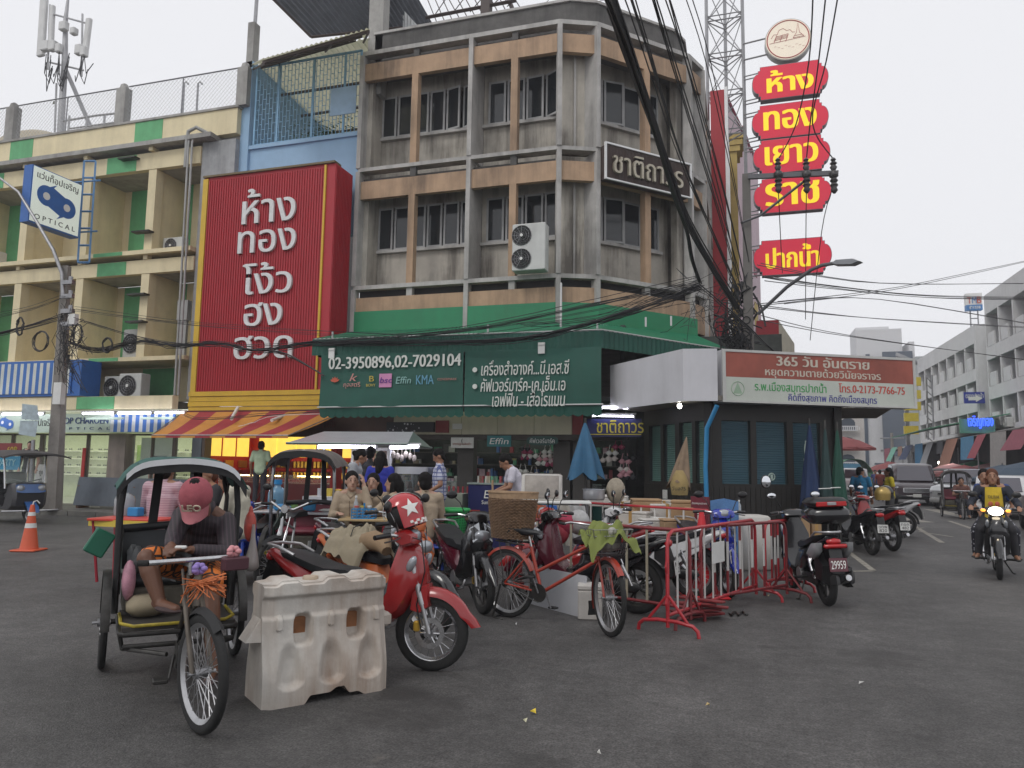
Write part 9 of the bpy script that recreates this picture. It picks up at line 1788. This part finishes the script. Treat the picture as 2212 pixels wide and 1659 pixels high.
# ================================================================ ROOFTOP GEAR AT LEFT
Ym=26.0; mp_=thing('antenna_mast','grey cellular antenna mast with white panels and looping cables on the yellow roof','mast',(-31.3,Ym,13)); base=PY(132,300,Ym)
def my(x,y,d=0): return PY(x,y,Ym+d)
q=MB(); q.tube([my(130,300),my(140,130),my(142,40),my(148,-10)],[.16,.14,.1,.05],8); q.build('pole',gs_,mp_,60,True)
q=MB(); q.tube([my(142,150),my(196,275,1)],.1,6); q.tube([my(112,30),my(185,50)],.05,5); q.tube([my(108,135),my(180,152)],.05,5); q.tube([my(178,30),my(176,165)],.05,5); q.tube([my(108,10),my(103,150)],.05,5); q.tube([my(122,180),my(118,285)],.05,5); q.build('boom',gs_,mp_,60,True)
pw=mat('antenna_white',(.58,.58,.57),.5,var=.1)
for a,b_,w in (((97,-20),(88,122),.42),((193,40),(185,106),.30),((114,12),(110,100),.25)):
    A,B_=my(*a),my(*b_); q=MB(); q.rbox((A+B_)/2,(w,.2,(A-B_).length),.04,rot=V((0,0,1)).rotation_difference((A-B_).normalized()).to_matrix()); q.build('antenna_panel',pw,mp_,world_=True)
for x,y,w,h in ((138,57,.42,.45),(160,68,.3,.35),(172,108,.4,.5),(182,112,.3,.5),(115,100,.4,.5),(100,100,.5,.5),(128,105,.3,.45)): q=MB(); q.rbox(my(x,y,-.2),(w,.3,h),.04); q.build('radio_unit',pw,mp_,world_=True)
q=MB(); rr=random.Random(4)
for i in range(16):
    x0=rr.choice((100,110,128,150,176,182)); y0=rr.uniform(110,140); x1=x0+rr.uniform(-14,20); q.tube([my(x0,y0,-.3),my((x0+x1)/2-6,y0+rr.uniform(30,70),-.3),my(x1,y0+rr.uniform(0,40),-.3)] if i%3 else [my(x0,y0,-.3),my(x0-4,y0+40,-.3),my(x0+6,y0+62,-.3),my(x0+14,y0+30,-.3)],.025,4)
q.build('antenna_cable',blk,mp_,world_=True,kind='stuff')
q=MB(); c=my(98,300,-3); q.lathe([(1.9,.0),(1.5,.55),(.8,.95),(.05,1.1)],18,(c.x,c.y,c.z-.9),caps=False); one('canvas_umbrella','wide faded beige canvas umbrella lying on the yellow roof','umbrella',q,mat('canvas_beige',(.42,.37,.28),.85,var=.2),smooth=50,loc=c)
q=MB()
for k in range(4): a,b_=my(150+k*38,250,-2),my(150+k*38,290,-2); q.tube([a,(a.x,a.y,12.5)],.05,5)
q.tube([my(135,262,-2),my(205,250,-2),my(268,243,-2)],.05,5); q.tube([my(150,278,-2),my(268,262,-2)],.04,5); one('roof_railing','grey pipe railing around the antenna mast foot','railing',q,gs_,loc=my(200,260,-2))
for i,(x,y,w,h) in enumerate(((300,240,1.0,.9),(328,250,.9,.5))): c=PY(x,y,22); q=MB(); q.rbox((c.x,22,13.0+h/2),(w,.6,h+.6),.03); one('roof_unit',['white condenser unit behind the roof fence column','low beige box right of the roof condenser'][i],'air conditioner' if not i else 'box',q,acw,loc=(c.x,22,13))
for i,x in enumerate((395,425)): q=MB(); a,b_=PY(x,240,19.6),PY(x+3,180,19.6); q.tube([(a.x,a.y,13),b_,b_+V((.08,0,.05)),b_+V((.18,0,-.06))],.035,6); one('vent_pipe',('left' if i==0 else 'right')+' of two hooked ladder rails behind the roof fence','pipe',q,gs_,loc=a)
# leaves of a tree peeping at the far left roof edge
tr=thing('tree','sparse dry treetop showing at the left edge behind the roof','tree',(-40,34,0)); q=MB(); q.tube([(-39.2,34,0),(-39.3,34,12),(-39.0,34,18)],[.35,.25,.08],8); [q.tube([(-39.2,34,13+i*.6),(-39.2+math.cos(i*2.1)*2.4,34+math.sin(i*2.1)*2,15.5+i*.7)],.05,4) for i in range(8)]; q.build('trunk',M['dark_wood'],tr,world_=True); q=MB()
for i in range(2600):
    a=rr.uniform(0,6.28); r_=3.0*rr.random()**.5; c=V((-39.2+r_*math.cos(a),34+r_*math.sin(a),16.6+rr.gauss(0,1.5))); s=rr.uniform(.07,.16); u=V((rr.gauss(0,1),rr.gauss(0,1),rr.gauss(0,1))).normalized()*s; w=u.orthogonal().normalized()*s*.6; q.add([c,c+u+w,c+u*2,c+u-w],[(0,1,2,3)])
q.build('crown',mat('dry_leaf',(.10,.11,.06),.7,var=.4,sc=20),tr,world_=True,kind='stuff')
# ================================================================ AIR
hz=bpy.data.materials.new('air'); hz.use_nodes=True; t=hz.node_tree; t.nodes.remove(t.nodes['Principled BSDF']); pv=t.nodes.new('ShaderNodeVolumePrincipled'); pv.inputs['Density'].default_value=.0012; pv.inputs['Color'].default_value=(.93,.94,1,1); pv.inputs['Anisotropy'].default_value=.2
t.links.new(pv.outputs[0],t.nodes['Material Output'].inputs['Volume'])
q=MB(); q.bx(-165,245,-35,455,-1.5,27); o=q.build('haze',hz); tag(o,kind='stuff'); SC.cycles.volume_bounces=1
